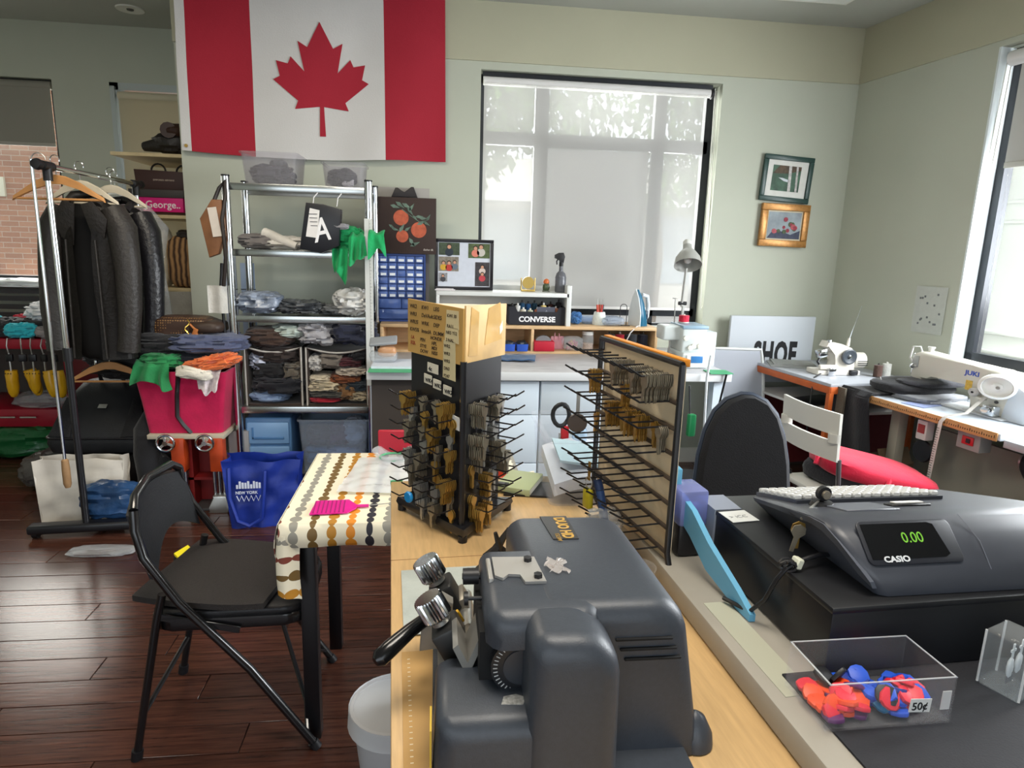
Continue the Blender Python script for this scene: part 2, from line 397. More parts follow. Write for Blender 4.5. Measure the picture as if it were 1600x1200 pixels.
P('hem_bar', B().bb(-.325, .335, -.026, -.014, -1.92, -1.9, .002), mat('blind_hem', 'a8a49a', .6), bl)
P('side_channel', B().bb(-.375, -.345, -.03, .0, -2.0, .06), ALUM, bl)
# ceiling fittings
t = T('downlight', 'round white recessed ceiling downlight above the corner shelves', 'ceiling light', (-2.02, 5.0, CZ))
P('trim_ring', B().lathe([(.05, -.004), (.085, -.008), (.088, 0), (.05, 0)], n=24), TRIMM, t)
P('baffle', B().lathe([(.012, -.002), (.05, -.004), (.05, 0), (.012, 0)], n=24), mat('downlight_glass', '6b675c', .3), t)
P('bulb', B().lathe([(.002, -.014), (.02, -.01), (.025, 0), (.002, 0)], n=16), mat('bulb_off', '47443e', .2), t)
t = T('ceiling_panel', 'flat white ceiling panel above the framed pictures', 'ceiling panel', (2.2, 3.85, CZ))
P('frame', B().bb(-.3, .2, -.3, .155, -.012, 0, .003), TRIMM, t); P('diffuser', B().bb(-.28, .18, -.28, .135, -.014, -.010), mat('diffuser', 'd8dcd8', .5), t)

t = T('added_ceiling_light', 'added unseen white square ceiling light above the key counter', 'ceiling light', (.35, .55, CZ))  # added unseen fixture; its lamp brightens the counter and foreground
P('frame', B().bb(-.6, .6, -.3, .3, -.03, 0, .004), TRIMM, t); P('diffuser', B().bb(-.57, .57, -.27, .27, -.034, -.03), mat('diffuser', 'd8dcd8', .5), t)
area('ceiling_fill', (.35, .55, CZ-.04), (0, 0, -1), 1.1, .5, 42, (1, .93, .82))
t = T('added_ceiling_light', 'added unseen white square ceiling light above the tablecloth', 'ceiling light', (-1.05, 2.3, CZ))  # added unseen fixture; its warm lamp lifts the left wall and shelving
P('frame', B().bb(-.6, .6, -.3, .3, -.03, 0, .004), TRIMM, t); P('diffuser', B().bb(-.57, .57, -.27, .27, -.034, -.03), mat('diffuser', 'd8dcd8', .5), t)
area('ceiling_fill', (-1.05, 2.3, CZ-.04), (0, 0, -1), 1.1, .5, 34, (1, .90, .74))
# ------------------------------------------------------------------ outdoors
ST('ground_outside', B().bb(-40, 40, -30, 40, -.3, -.12), mat('asphalt', '8d8b88', .9, 0, .1, 3))
def brick_mat():
    m = bpy.data.materials.new('brickwork'); m.use_nodes = True; nt = m.node_tree; b = nt.nodes['Principled BSDF']; b.inputs['Roughness'].default_value = .85
    tc = nt.nodes.new('ShaderNodeTexCoord'); mp = nt.nodes.new('ShaderNodeMapping'); mp.inputs['Rotation'].default_value = (R(90), 0, 0)
    br = nt.nodes.new('ShaderNodeTexBrick'); br.inputs['Scale'].default_value = 4.3; br.inputs['Color1'].default_value = lin('b07a58'); br.inputs['Color2'].default_value = lin('9c6648')
    br.inputs['Mortar'].default_value = lin('b7a28c'); br.inputs['Mortar Size'].default_value = .018; br.inputs['Row Height'].default_value = .28; br.inputs['Brick Width'].default_value = .9
    nt.links.new(tc.outputs['Object'], mp.inputs[0]); nt.links.new(mp.outputs[0], br.inputs['Vector']); nt.links.new(br.outputs[0], b.inputs['Base Color'])
    return m
bd = T('brick_building', 'red brick building wall seen through the far left window', 'building', (-6.2, 9.0, -.12))
P('wall', B().bb(-3.5, 2.6, 0, 2, 0, 6.5), brick_mat(), bd)
P('sign_plate', B().bb(.10, .95, -.04, 0, 2.05, 2.28, .004), mat('sign_cream', 'e2dfc4', .6), bd)
P('door', B().bb(-1.3, -.15, -.05, 0, 0, 1.2), mat('door_green', 'b9c9a4', .6), bd)
LEAF = mat('leaf', '5d7d3a', .6, 0, .3, 2)
def tree(name, label, loc, h, rad, n, seed):
    rg = random.Random(seed); t = T(name, label, 'tree', loc, 0, 'trees outside the windows')
    P('trunk', B().tube([(0, 0, 0), (.1, 0, h*.4), (0, .1, h*.85)], [.16, .12, .05], 8), mat('bark', '57483a', .9, 0, .2, 6), t)
    bm = bmesh.new()
    for k in range(n):
        while True:
            p = Vector((rg.uniform(-1, 1), rg.uniform(-1, 1), rg.uniform(-1, 1)))
            if p.length < 1 and noise.noise(p*2.2+Vector((seed, 0, 0))) > -.12: break
        c = Vector((p.x*rad[0], p.y*rad[1], h+p.z*rad[2])); q = Euler((rg.uniform(0, 6), rg.uniform(0, 6), rg.uniform(0, 6))).to_matrix()
        s = rg.uniform(.05, .11)
        bm.faces.new([bm.verts.new(c+q @ Vector(v)) for v in ((-s, 0, 0), (0, -s*.5, .02), (s, 0, 0), (0, s*.5, .02))])
    me = bpy.data.meshes.new('crown'); bm.to_mesh(me); bm.free(); tag(link('crown', me, LEAF, t), kind='stuff')
tree('street_tree', 'leafy street tree behind the blind of the wide window, on its left', (-.4, 7.6, -.12), 3.6, (1.6, 1.0, 1.7), 6000, 1)
tree('street_tree', 'leafy street tree behind the blind of the wide window, on its right', (3.2, 9.8, -.12), 3.9, (2.4, 1.0, 1.8), 6000, 2)
tree('street_tree', 'leafy branches hanging in front of the red brick building outside', (-5.2, 7.9, -.12), 3.55, (1.0, .5, .8), 1800, 3)
hs = T('street_building', 'pale low shop building across the street behind the wide window', 'building', (4, 17, -.12))
P('wall', B().bb(-9, 9, 0, 4, 0, 3.8), mat('render_pale', 'd8d5cc', .8, 0, .05, 1), hs)
for k in range(7): P('window', B().bb(-8+k*2.4, -6.4+k*2.4, -.05, 0, .8, 2.5), mat('far_glass', '9fb0bd', .2), hs)
P('awning', B().bb(-9, 9, -1.0, 0, 2.7, 2.9), mat('awning_white', 'e6e6e2', .6), hs)
# white panelled porch column right outside the sewing-machine window
pc = T('porch_door', 'white panelled door and post outside the window by the sewing machine', 'door', wl(.62, -.50, 0), WR)
P('leaf', B().bb(0, .04, -.62, .12, -.1, 2.5), mat('porch_white', 'e4e6e4', .55), pc)
for z0, z1 in ((.2, .95), (1.05, 1.75), (1.85, 2.4)):
    b = B()
    for y0, y1, a, c in ((-.52, -.10, z0, z0+.02), (-.52, -.10, z1-.02, z1), (-.52, -.50, z0, z1), (-.12, -.10, z0, z1)): b.bb(-.016, 0, y0, y1, a, c, .004)
    P('panel_moulding', b, mat('porch_white', 'e4e6e4', .55), pc)
P('post', B().bb(-.10, .04, .12, .22, -.1, 2.6, .01), mat('porch_white', 'e4e6e4', .55), pc)
P('handle', B().tube([(0, .05, 1.0), (-.05, .05, 1.0), (-.05, -.05, 1.0)], .009, 8), STEEL, pc)
# ================================================================== left side of the shop
LEATHER = mat('black_leather', '17161a', .36, 0, .15, 5, .35, 45)
LEATHER2 = mat('worn_leather', '26221f', .5, 0, .2, 6, .35, 60)
WOODH = mat('hanger_wood', 'c08a54', .45, 0, .12, 6, stretch=(2, 30, 2))
# ---- shelves in the recess corner
sh = T('corner_shelf', 'wooden corner shelves beside the beige blind holding bags and boxes', 'shelf', (-1.78, 5.0, 0))
BRD = mat('shelf_board', 'c9b68e', .6, 0, .1, 5, stretch=(3, 20, 3))
for z in (2.02, 1.64, 1.17): P('shelf_board', B().bb(-.27, .225, -.40, .28, z-.022, z, .002), BRD, sh)
P('side_post', B().bb(.19, .225, -.40, -.36, 0, 2.2, .002), BRD, sh)
O('leather_roll', B().blob((0, 0, .075), (.13, .15, .07), .25, 2.5, 2, ex=.8).tube([(-.2, -.05, .05), (-.1, -.08, .06), (.05, -.08, .05)], [.03, .045, .05], 10), LEATHER2, 'dark leather jacket crumpled on the top corner shelf', 'jacket', loc=(-1.72, 4.85, 2.03))
O('leather_roll', B().blob((0, 0, 0), (.09, .18, .055), .12, 3, 5, ex=.9).tube([(-.02, -.18, 0), (-.03, -.1, 0)], [.05, .055], 12), mat('brown_leather', '3b2419', .45, 0, .2, 7), 'brown rolled leather piece lying on the crumpled dark jacket', 'leather roll', loc=(-1.70, 4.86, 2.175))
bag = T('paper_bag', 'dark brown paper shopping bag lying on the pink shoebox', 'bag', (-1.785, 4.78, 1.80))
P('body', B().prism([(-.175, 0), (.165, 0), (.175, .12), (-.185, .13)], -.15, .06, FRONT, .006), mat('bag_brown', '3a211d', .55), bag)
for q_ in ((-.04, -.03, .125), (.1, .02, .125)): P('handle', B().tube(arc(q_, .045, 0, 180, 8), .006, 6), mat('bag_cord', '221a18', .6), bag)
text('lettering', 'EMPORIO ARMANI', .016, paper('c9b8a8'), bag, (0, -.062, .06), align='CENTER')
bx = T('shoebox', 'bright pink shoebox with a black lid on the corner shelf', 'box', (-1.80, 4.78, 1.66))
P('body', B().bb(-.165, .155, -.14, .14, 0, .105, .003), plastic('d8127a', .5), bx)
P('lid', B().bb(-.175, .165, -.15, .15, .09, .14, .004), mat('lid_grey', '3a3634', .55), bx)
text('lettering', 'George..', .062, paper('f0e4ea'), bx, (-.08, -.1405, .025), bold=.0008)
O('folded_cloth', B().blob((0, 0, .02), (.17, .13, .022), .08, 3, 8, ex=.5), cloth('5d4a3c'), 'flat brown folded cloth under the pink shoebox', 'cloth', loc=(-1.785, 4.80, 1.636))
fb = T('striped_bag', 'brown striped fur bag standing on the lowest corner shelf', 'bag', (-1.68, 4.72, 1.172))
def fur():
    m = mat('striped_fur', '6d4a30', .9); nt = m.node_tree
    tc = nt.nodes.new('ShaderNodeTexCoord'); wv = nt.nodes.new('ShaderNodeTexWave'); wv.inputs['Scale'].default_value = 9; wv.inputs['Distortion'].default_value = 3
    r = nt.nodes.new('ShaderNodeValToRGB'); r.color_ramp.elements[0].color = lin('33211a'); r.color_ramp.elements[1].color = lin('a88258')
    nt.links.new(tc.outputs['Object'], wv.inputs[0]); nt.links.new(wv.outputs[0], r.inputs[0]); nt.links.new(r.outputs[0], nt.nodes['Principled BSDF'].inputs['Base Color']); return m
P('body', B().blob((0, 0, .165), (.095, .11, .165), .1, 2.5, 4, ex=.55), fur(), fb)
P('clasp', B().blob((.02, -.02, .345), (.05, .05, .03), .2, 3, 3), LEATHER2, fb)
O('white_garment', B().blob((0, 0, .2), (.08, .09, .2), .2, 2, 7, ex=.7), cloth('cfc9b8'), 'white cloth bundle beside the striped fur bag', 'cloth', loc=(-1.87, 4.78, 1.175))
O('hanging_cloth', B().sheet(lambda u, v: (-.17+.34*u, .03*math.sin(u*9)+.02*noise.noise((u*4, v*4, 1)), -.62*v), 24, 10, .004, (0, 1, 0)), cloth('a5a29a'), 'light grey cloth hanging under the lowest corner shelf', 'cloth', loc=(-1.73, 4.58, 1.15))

# ---- red low shelving with shoe lasts
RED = mat('red_board', '8d1024', .4, 0, .08, 6)
rs = T('red_shelf', 'low shelving with glossy dark red boards under the far left window', 'shelf', (-2.95, 4.85, 0))
P('top_board', B().bb(-.6, .49, -.25, .3, .75, .815, .003), RED, rs)
P('lower_board', B().bb(-.6, .54, -.25, .3, .22, .34, .003), RED, rs)
P('back_panel', B().bb(-.6, .49, .28, .3, .0, .8), mat('dark_board', '4a443e', .7), rs)
for x in (-.58, .46): P('side_panel', B().bb(x, x+.025, -.2, .3, 0, .76), RED, rs)
for x in (.07, .2): P('shelf_pin', B().cyl((x, -.29, .295), (x+.1, -.29, .295), .006, n=8), STEEL, rs)
YEL = mat('yellow_plastic', 'd9a51c', .3, 0, .08, 12)
lastp = {}
def shoe_last(x, label, s=1, rz=0, tip=0):
    t = T('shoe_last', label, 'shoe last', (x, 4.555, .75), rz, 'yellow shoe stretchers hanging from the red shelf')
    b = B(); b.m = Matrix.Rotation(R(tip), 4, 'Y')
    prof = [(.0, .036, .030), (-.03, .038, .034), (-.07, .034, .038), (-.11, .036, .034), (-.15, .030, .028), (-.175, .018, .018), (-.182, .004, .004)]
    b.rings([[(a*s*math.cos(2*PI*i/16)+.02*(z/.18)**2*0, d*s*math.sin(2*PI*i/16), -.135+z*s) for i in range(16)] for z, a, d in prof])
    body = P('last', b, YEL, t)
    for k in (-1, 0, 1): P('vent_hole', B().cyl((k*.016, -.034*s, -.15), (k*.016, -.0375*s, -.15), .0035, n=8), BLACKP, body)
    P('screw_rod', B().cyl((0, 0, -.135), (0, 0, -.02), .006, n=8), STEEL, t)
    P('hook', B().tube([(0, 0, -.03), (0, -.015, .03), (0, .0, .075), (0, .06, .072)], .004, 6), STEEL, t)
    P('turn_handle', B().box((0, 0, -.05), (.045, .02, .05), .006), BLACKP, t)
for i, (x, r, tp) in enumerate(((-2.765, 0, 0), (-2.685, 25, -12), (-2.625, 10, 0), (-2.555, -20, -10), (-2.49, -25, -6))):
    shoe_last(x, ('leftmost', 'second from left', 'middle', 'fourth from left', 'rightmost')[i] + ' of the yellow shoe stretchers hanging from the red shelf', 1.0 if i != 2 else .86, r, tp)
def heap(name, label, cat, loc, r, c, seed, amp=.22, rz=0, ex=.75, group=None, fr=3., m=None):
    b = B().blob((0, 0, r[2]*.92), r, amp*1.25, fr, seed, 52, 28, ex)
    lo = min(v.co.z for v in b.bm.verts)
    for v in b.bm.verts: v.co.z -= lo
    return O(name, b, m or cloth(c), label, cat, group, loc, rz)
def drape(label, loc, wt, wb, L, folds, seed, c, rz=0, depth=.022, name='draped_cloth', over=.06, m=None):
    # a cloth lying over an edge at its origin and hanging down in front (-y)
    def fn(u, v):
        n1 = noise.noise((u*2.2, v*1.5, seed)); n2 = noise.noise((u*3.1+7, v*2, seed))
        if v < .22:
            f = v/.22; return ((u-.5)*wt*(1+.1*n1), over*(1-f)-depth*.3*f, .012*math.sin(PI*f)+.012*(1-f)+.008*math.sin(u*folds*6.28+seed))
        f = (v-.22)/.78; w_ = wt+(wb-wt)*f
        return ((u-.5)*w_ + .18*wt*f*n1, -.012-depth*(.35+.65*f)*(1+math.sin(u*folds*6.28+seed+f*1.5))*.7-.012*n2, -L*f*(1+.28*n2+.22*math.cos(u*5+seed)))
    return O(name, B().sheet(fn, 36, 22, .0025, (0, -.8, -.5)), m or cloth(c), label, 'cloth', None, loc, rz, 70)
heap('shoe', 'turquoise shoe at the left end of the red shelf', 'shoe', (-2.98, 4.68, .817), (.12, .1, .07), '29a9b8', 11, .12)
heap('cloth_bundle', 'turquoise cloth bundle in front on the red shelf', 'cloth', (-2.72, 4.64, .817), (.09, .06, .045), '2bb0bf', 12)
heap('cloth_bundle', 'white crumpled cloth on the red shelf behind the garment rack', 'cloth', (-2.60, 4.80, .90), (.13, .12, .06), 'd9dadc', 13, .3)
heap('cloth_bundle', 'black crumpled cloth on the red shelf under the white one', 'cloth', (-2.62, 4.82, .817), (.16, .14, .06), '141416', 14)
heap('cloth_bundle', 'red cloth scrap on the red shelf between turquoise shoe and white cloth', 'cloth', (-2.80, 4.86, .817), (.09, .08, .06), 'b01f34', 15)
heap('cloth_bundle', 'dark striped shoe pile on the red shelf behind the turquoise bundle', 'shoe', (-2.84, 4.72, .817), (.09, .09, .055), '25262a', 16)
heap('cloth_bundle', 'grey cloth in front of the black one on the red shelf', 'cloth', (-2.54, 4.66, .817), (.1, .06, .035), '8d8785', 17)
tr = T('wire_basket', 'dark basket on a stand under the far left window sill', 'basket', (-3.05, 5.31, 0))
b = B()
for z in (.89, .95, 1.01, 1.065): b.bb(-.45, .26, -.12, -.105, z, z+.035)
P('slat', b, mat('dark_slats', '2f2f31', .5), tr); P('leg', B().bb(.26, .33, -.14, -.08, 0, 1.105), mat('dark_slats', '2f2f31', .5), tr); P('leg', B().bb(-.45, -.39, -.14, -.08, 0, 1.105), mat('dark_slats', '2f2f31', .5), tr)
P('top', B().bb(-.46, .34, -.14, .04, 1.105, 1.114, .003), mat('dark_slats', '2f2f31', .5), tr)
O('plastic_wrap', B().blob((0, 0, .025), (.3, .1, .028), .35, 5, 3, 36, 14, .7), clear('wrap_film', 'e8ecec', .25, .5), 'crumpled clear plastic wrap on the dark basket below the window', 'plastic wrap', loc=(-2.98, 5.25, 1.116))
heap('garbage_bag', 'dark green plastic bag on the floor under the red shelf', 'bag', (-2.78, 4.66, 0), (.3, .13, .10), '1d5a32', 21, .15, m=mat('green_bag', '14532c', .3, 0, .1, 6, .4, 25))
jug = T('jug', 'white plastic jug with a loop handle on the floor under the red shelf', 'jug', (-2.35, 4.55, 0))
P('body', B().bb(-.08, .08, -.06, .06, 0, .22, .02, 3), mat('jug_plastic', 'd5cfc8', .4), jug)
P('handle', B().tube([(-.03, 0, .21), (-.045, 0, .3), (-.01, 0, .34), (.04, 0, .33), (.06, 0, .26), (.05, 0, .21)], .016, 8), mat('jug_plastic', 'd5cfc8', .4), jug)
O('film_pile', B().blob((0, 0, .04), (.22, .13, .042), .3, 3.5, 9, 30, 14, .7), FILM, 'clear plastic film heaped on the lower red board', 'plastic film', loc=(-2.62, 4.76, .345))

# ---- garment rack
gr = T('garment_rack', 'chrome and black garment rack on casters at the left', 'clothes rack', (-1.76, 3.33, 0))
for yy, nm in ((0, 0), (.9, 1)):
    P('lower_pole', B().cyl((0, yy, .07), (0, yy, .93), .0165, n=14), BLACKM, gr)
    P('upper_pole', B().cyl((0, yy, .9), (0, yy, 1.80), .0135, n=14), CHROME, gr)
    P('collar', B().cyl((0, yy, .90), (0, yy, .965), .021, n=14), BLACKP, gr)
    P('tee_joint', B().cyl((0, yy, 1.735), (0, yy, 1.80), .02, n=14).cyl((0, yy-.04, 1.80), (0, yy+.04, 1.80), .021, n=14), BLACKP, gr)
    ft = P('foot_bar', B().box((0, yy, .05), (.52, .07, .045), .012, 3, (0, 0, 6)), BLACKM, gr)
    for k in (-1, 1):
        P('caster', B().cyl((k*.23-.012, yy+k*.02, .026), (k*.23+.012, yy+k*.02, .026), .026, n=16).box((k*.23, yy+k*.02, .035), (.03, .03, .03), .004), BLACKP, ft)
P('hanging_bar', B().cyl((0, -.06, 1.80), (0, .96, 1.80), .0135, n=14), CHROME, gr)
for yy in (-.075, .965): P('end_cap', B().lathe([(.001, -.02), (.02, -.018), (.026, 0), (.02, .018), (.001, .02)], (0, yy, 1.80), 16, (0, 1, 0)), BLACKP, gr)
P('base_rail', B().box((.0, .45, .05), (.03, .85, .03), .005), BLACKM, gr)
def hanger(label, loc, rz, m, w=.21, clip=False):
    t = T('coat_hanger', label, 'hanger', loc, rz, 'clothes hangers')
    P('hook', B().tube([(0, 0, -.085), (0, 0, -.03)] + arc((.0, 0, 0), .022, 250, -20, 10), .0022, 6), CHROME, t)
    pts = [(-w, -.165), (-w-.012, -.178), (-w+.01, -.188), (-.5*w, -.140), (0, -.105), (.5*w, -.140), (w-.01, -.188), (w+.012, -.178), (w, -.165), (.45*w, -.105), (.10, -.075), (.0, -.068), (-.10*1, -.075), (-.45*w, -.105)]
    pts = [(-w-.01, -.186), (-.5*w, -.128), (-.12*w, -.105), (.12*w, -.105), (.5*w, -.128), (w+.01, -.186), (w+.004, -.165), (.5*w, -.098), (.2*w, -.072), (0, -.066), (-.2*w, -.072), (-.5*w, -.098), (-w-.004, -.165)]
    P('shoulder', B().prism(pts, -.007, .007, FRONT, .003), m, t)
    P('trouser_bar', B().cyl((-w+.004, 0, -.176), (w-.004, 0, -.176), .0055, n=8), m, t)
    if clip:
        for k in (-1, 1): P('clip', B().box((k*.13, -.006, -.118), (.012, .02, .03), .002), CHROME, t)
    return t
hanger('empty wooden hanger at the front of the rail before the leather jacket', (-1.76, 3.40, 1.835), -8, WOODH)
def jacket(label, loc, rz, m, w=.26, L=.80, open_=True):
    t = T('leather_jacket', label, 'jacket', loc, rz, 'jackets on the garment rack')
    rows = [(0, .07, .05), (-.02, .11, .06), (-.06, .15, .075), (-.12, w-.01, .08), (-.25, w-.03, .085), (-.45, w-.035, .08), (-.62, w-.02, .085), (-L, w, .09)]
    def ring(z, a, d, g):
        out = []
        for i in range(40):
            th = -PI/2 + g + (2*PI-2*g)*i/39
            k = 1 + .06*noise.noise((math.cos(th)*3, math.sin(th)*3, z*5))
            out.append((a*math.cos(th)*k, d*math.sin(th)*k - .01*math.sin(z*12), z))
        return out
    b = B(); b.rings([ring(z, a, d, .30+.15*(i in (0, 1)) if open_ else .1) for i, (z, a, d) in enumerate(rows)], False, False)
    bmesh.ops.solidify(b.bm, geom=b.bm.faces[:], thickness=.006)
    P('body', b, m, t, sm=60)
    P('lining', B().blob((0, .02, -.42), (w*.82, .045, .38), .1, 3, 4, 24, 14, .5), mat('lining_black', '09090a', .8), t)
    for k in (-1, 1):
        b = B(); pts = [(k*.12, 0, -.05), (k*(w-.01), -.01, -.14), (k*(w+.01), -.025, -.34), (k*(w+.015), -.05, -.55), (k*(w+.0), -.065, -.74)]
        P('sleeve', b.tube(pts, [.06, .07, .062, .055, .05], 16), m, t)
        P('cuff', B().cyl((k*(w+.003), -.0635, -.71), (k*(w-.002), -.066, -.755), .054, n=16), m, t)
        P('lapel', B().prism([(k*.015, .0), (k*.07, .015), (k*.13, -.07), (k*.105, -.16), (k*.055, -.20), (k*.04, -.12)][::k], -.005, .006, Matrix.Translation((0, -.078, -.03)) @ Matrix.Rotation(R(8), 4, 'X') @ FRONT, .002), m, t)
        P('front_seam', B().tube([(k*.07, -.088, -.2), (k*.075, -.092, -.45), (k*.08, -.098, -L+.01)], .005, 6), m, t)
    P('collar', B().tube([(-.075, -.05, -.035), (-.075, .02, .015), (0, .06, .03), (.075, .02, .015), (.075, -.05, -.035)], .022, 10), m, t)
    return t
jk = jacket('worn black leather jacket hanging open at the front of the garment rack', (-1.735, 3.60, 1.675), -4, LEATHER2, .175, .80)
jacket('glossy black leather coat hanging behind the worn jacket', (-1.70, 3.84, 1.66), -8, LEATHER, .165, .70, False)
for (x, yv, l) in ((-1.735, 3.60, 'hanger holding up the worn black leather jacket'), (-1.70, 3.84, 'hanger holding up the glossy black leather coat')): hanger(l, (x-.02, yv, 1.83), -5, mat('hanger_pale', 'cfc4ae', .5), .17)
gb = T('garment_bag', 'clear plastic garment bag with plum clothing at the back of the rack', 'garment bag', (-1.815, 4.08, 1.70), -12)
P('garment', B().rings([[(a*math.cos(2*PI*i/24), .05*math.sin(2*PI*i/24), z) for i in range(24)] for z, a in ((0, .05), (-.05, .16), (-.13, .235), (-.35, .22), (-.6, .24))]), cloth('5c2f42'), gb)
P('film', B().rings([[(a*math.cos(2*PI*i/28)*(1+.05*noise.noise((i, z*9, 0))), .075*math.sin(2*PI*i/28), z) for i in range(28)] for z, a in ((.02, .05), (-.03, .2), (-.15, .30), (-.35, .26), (-.65, .29))]), FILM, gb)
hanger('white hanger inside the clear garment bag', (-1.81, 4.08, 1.835), -12, WHITEP, .17)
sp = T('shoe_horn', 'long chrome shoe horn with wooden handle hanging from the rack', 'shoe horn', (-1.79, 3.27, 1.82))
P('loop', B().tube(arc((.03, 0, 0), .03, 0, 300, 10), .0022, 6), STEEL, sp)
P('rod', B().tube([(0, 0, 0), (-.002, 0, -.5), (-.005, 0, -1.40)], .0075, 8), CHROME, sp)
P('handle', B().lathe([(.004, 0), (.016, -.01), (.018, -.06), (.018, -.13), (.012, -.15), (.002, -.152)], (-.005, 0, -1.39), 14), mat('handle_wood', '9c7a56', .5, 0, .15, 30), sp)

# ---- bags stacked behind the rack
BAGM = mat('bag_nylon', '15161a', .55, 0, .1, 12, .15, 200)
hp = T('laptop_case', 'black padded carrying case with silver badge lying on the dark bag', 'case', (-1.87, 3.92, .31))
b = B(); rr = []
for z, x0, x1, y0, y1 in ((0, -.26, .27, -.19, .19), (.05, -.275, .285, -.2, .2), (.10, -.265, .275, -.195, .2), (.2, -.235, .25, -.10, .2), (.30, -.20, .225, -.02, .2), (.35, -.17, .19, .04, .2), (.365, -.10, .12, .08, .18)):
    rr.append([(x, y, z) for x, y in rrect(x0, x1, y0, y1, min(.05, (y1-y0)/2.2), 4)])
P('body', b.rings(rr), BAGM, hp, sm=60)
P('piping', B().tube([(x, y, .085) for x, y in rrect(-.272, .282, -.2, .203, .05, 4)], .006, 6, True), LEATHER, hp)
for k in (-1, 1): P('side_panel', B().prism([(k*.13, .0), (k*.245, .01), (k*.20, .24), (k*.155, .24)][::k], 0, .006, Matrix.Translation((0, -.2, .09)) @ Matrix.Rotation(R(-36), 4, 'X') @ FRONT, .002), LEATHER, hp)
bd_ = P('badge', B().prism([(-.026, -.012), (.02, -.012), (.026, .012), (-.02, .012)], 0, .004, Matrix.Translation((-.005, -.078, .24)) @ Matrix.Rotation(R(-36), 4, 'X') @ FRONT, .001), STEEL, hp)
text('lettering', 'hp', .018, INK, bd_, (-.015, -.084, .233), (54, 0, 0), shear=.3)
P('grip', B().tube([(-.06, .05, .36), (-.06, .03, .41), (.06, .03, .41), (.06, .05, .36)], .012, 8), BAGM, hp)
lb = T('duffel_bag', 'low black bag with white stripes under the padded case', 'bag', (-1.90, 3.98, 0))
P('body', B().blob((0, 0, .165), (.37, .22, .152), .06, 2.5, 6, 32, 16, .55), mat('duffel', '1d191b', .4, 0, .1, 9), lb)
for k in range(5): P('stripe', B().box((-.06+k*.018-.12, -.2155-.004, .235-.022*k), (.09, .004, .009), .001, 1, (0, -12, 0)), paper('d8d6d2'), lb)
for k in range(2): P('stripe', B().box((.0+k*.05, -.206, .275), (.04, .004, .008), .001, 1, (0, -12, 0)), paper('d8d6d2'), lb)
heap('sack', 'grey translucent sack on the floor left of the black duffel bag', 'bag', (-2.31, 4.05, 0), (.14, .12, .10), '3e3a38', 23, .12, m=mat('sack_grey', '4a4643', .35, 0, .15, 8, .3, 30))
def bag_open(name, label, loc, rz, poly, dep, m, seed):
    t = T(name, label, 'bag', loc, rz)
    b = B(); n = 14
    def side(y, k):
        return lambda u, v: (poly[0]*(1-v)*(2*u-1)+poly[1]*v*(2*u-1) + .012*noise.noise((u*3, v*3, seed)), y*(1-.35*v) + .022*noise.noise((u*5, v*5, seed+k)), poly[2]*v*(1+.07*noise.noise((u*2.5, 0, seed+2))))
    P('front', B().sheet(side(-dep, 1), n, n, .002, (0, 1, 0)), m, t); P('back', B().sheet(side(dep, 5), n, n, .002, (0, 1, 0)), m, t)
    for k in (-1, 1): P('gusset', B().sheet(lambda u, v: (k*(poly[0]*(1-v)+poly[1]*v) - k*.03*math.sin(PI*u), dep*(2*u-1)*(1-.35*v), poly[2]*v), 8, 10, .002, (1, 0, 0)), m, t)
    P('bottom', B().bb(-poly[0], poly[0], -dep, dep, 0, .004), m, t)
    return t
bag_open('paper_bag', 'large white and tan paper bag on the floor behind the garment rack pole', (-1.87, 3.56, .0), 6, (.19, .215, .34), .07, mat('bag_white', 'cfc8bd', .7, 0, .06, 4, .3, 9), 3)
O('blue_plastic_bag', B().blob((0, 0, .09), (.16, .07, .085), .22, 2.6, 31, 36, 20, .7), mat('blue_bag', '27466e', .28, 0, .5, 7, .4, 25), 'blue and white plastic bag slumped in front of the white paper bag', 'bag', loc=(-1.65, 3.42, .07))
O('plastic_sleeve', B().blob((0, 0, .012), (.14, .05, .012), .2, 3, 3, 24, 10, .6), FILM, 'flat clear plastic sleeve lying on the floor under the rack', 'plastic sleeve', loc=(-1.60, 3.12, 0))
O('black_scarf', B().tube([(-.02, .06, .30), (-.04, 0, .20), (-.03, -.06, .08), (-.02, -.08, -.05), (-.06, -.09, -.16)], [.05, .075, .07, .06, .03], 14).blob((.04, -.06, -.06), (.06, .04, .12), .35, 4, 3), cloth('16161a'), 'black cloth hanging down over the end of the duffel bag', 'cloth', loc=(-1.55, 3.72, .24))
b = B(); b.m = Matrix.Identity(4)
hg = heap('clothes_pile', 'black clothes bundle behind the low hangers', 'clothes', (-1.70, 3.90, .69), (.24, .12, .16), '131316', 26, .2)
hanger('wooden hanger with a trouser bar hanging low on the black clothes', (-1.75, 3.70, .90), 2, WOODH, .20)
hanger('black clip hanger hooked behind the low wooden hanger', (-1.71, 3.745, .935), -4, BLACKP, .21, True)

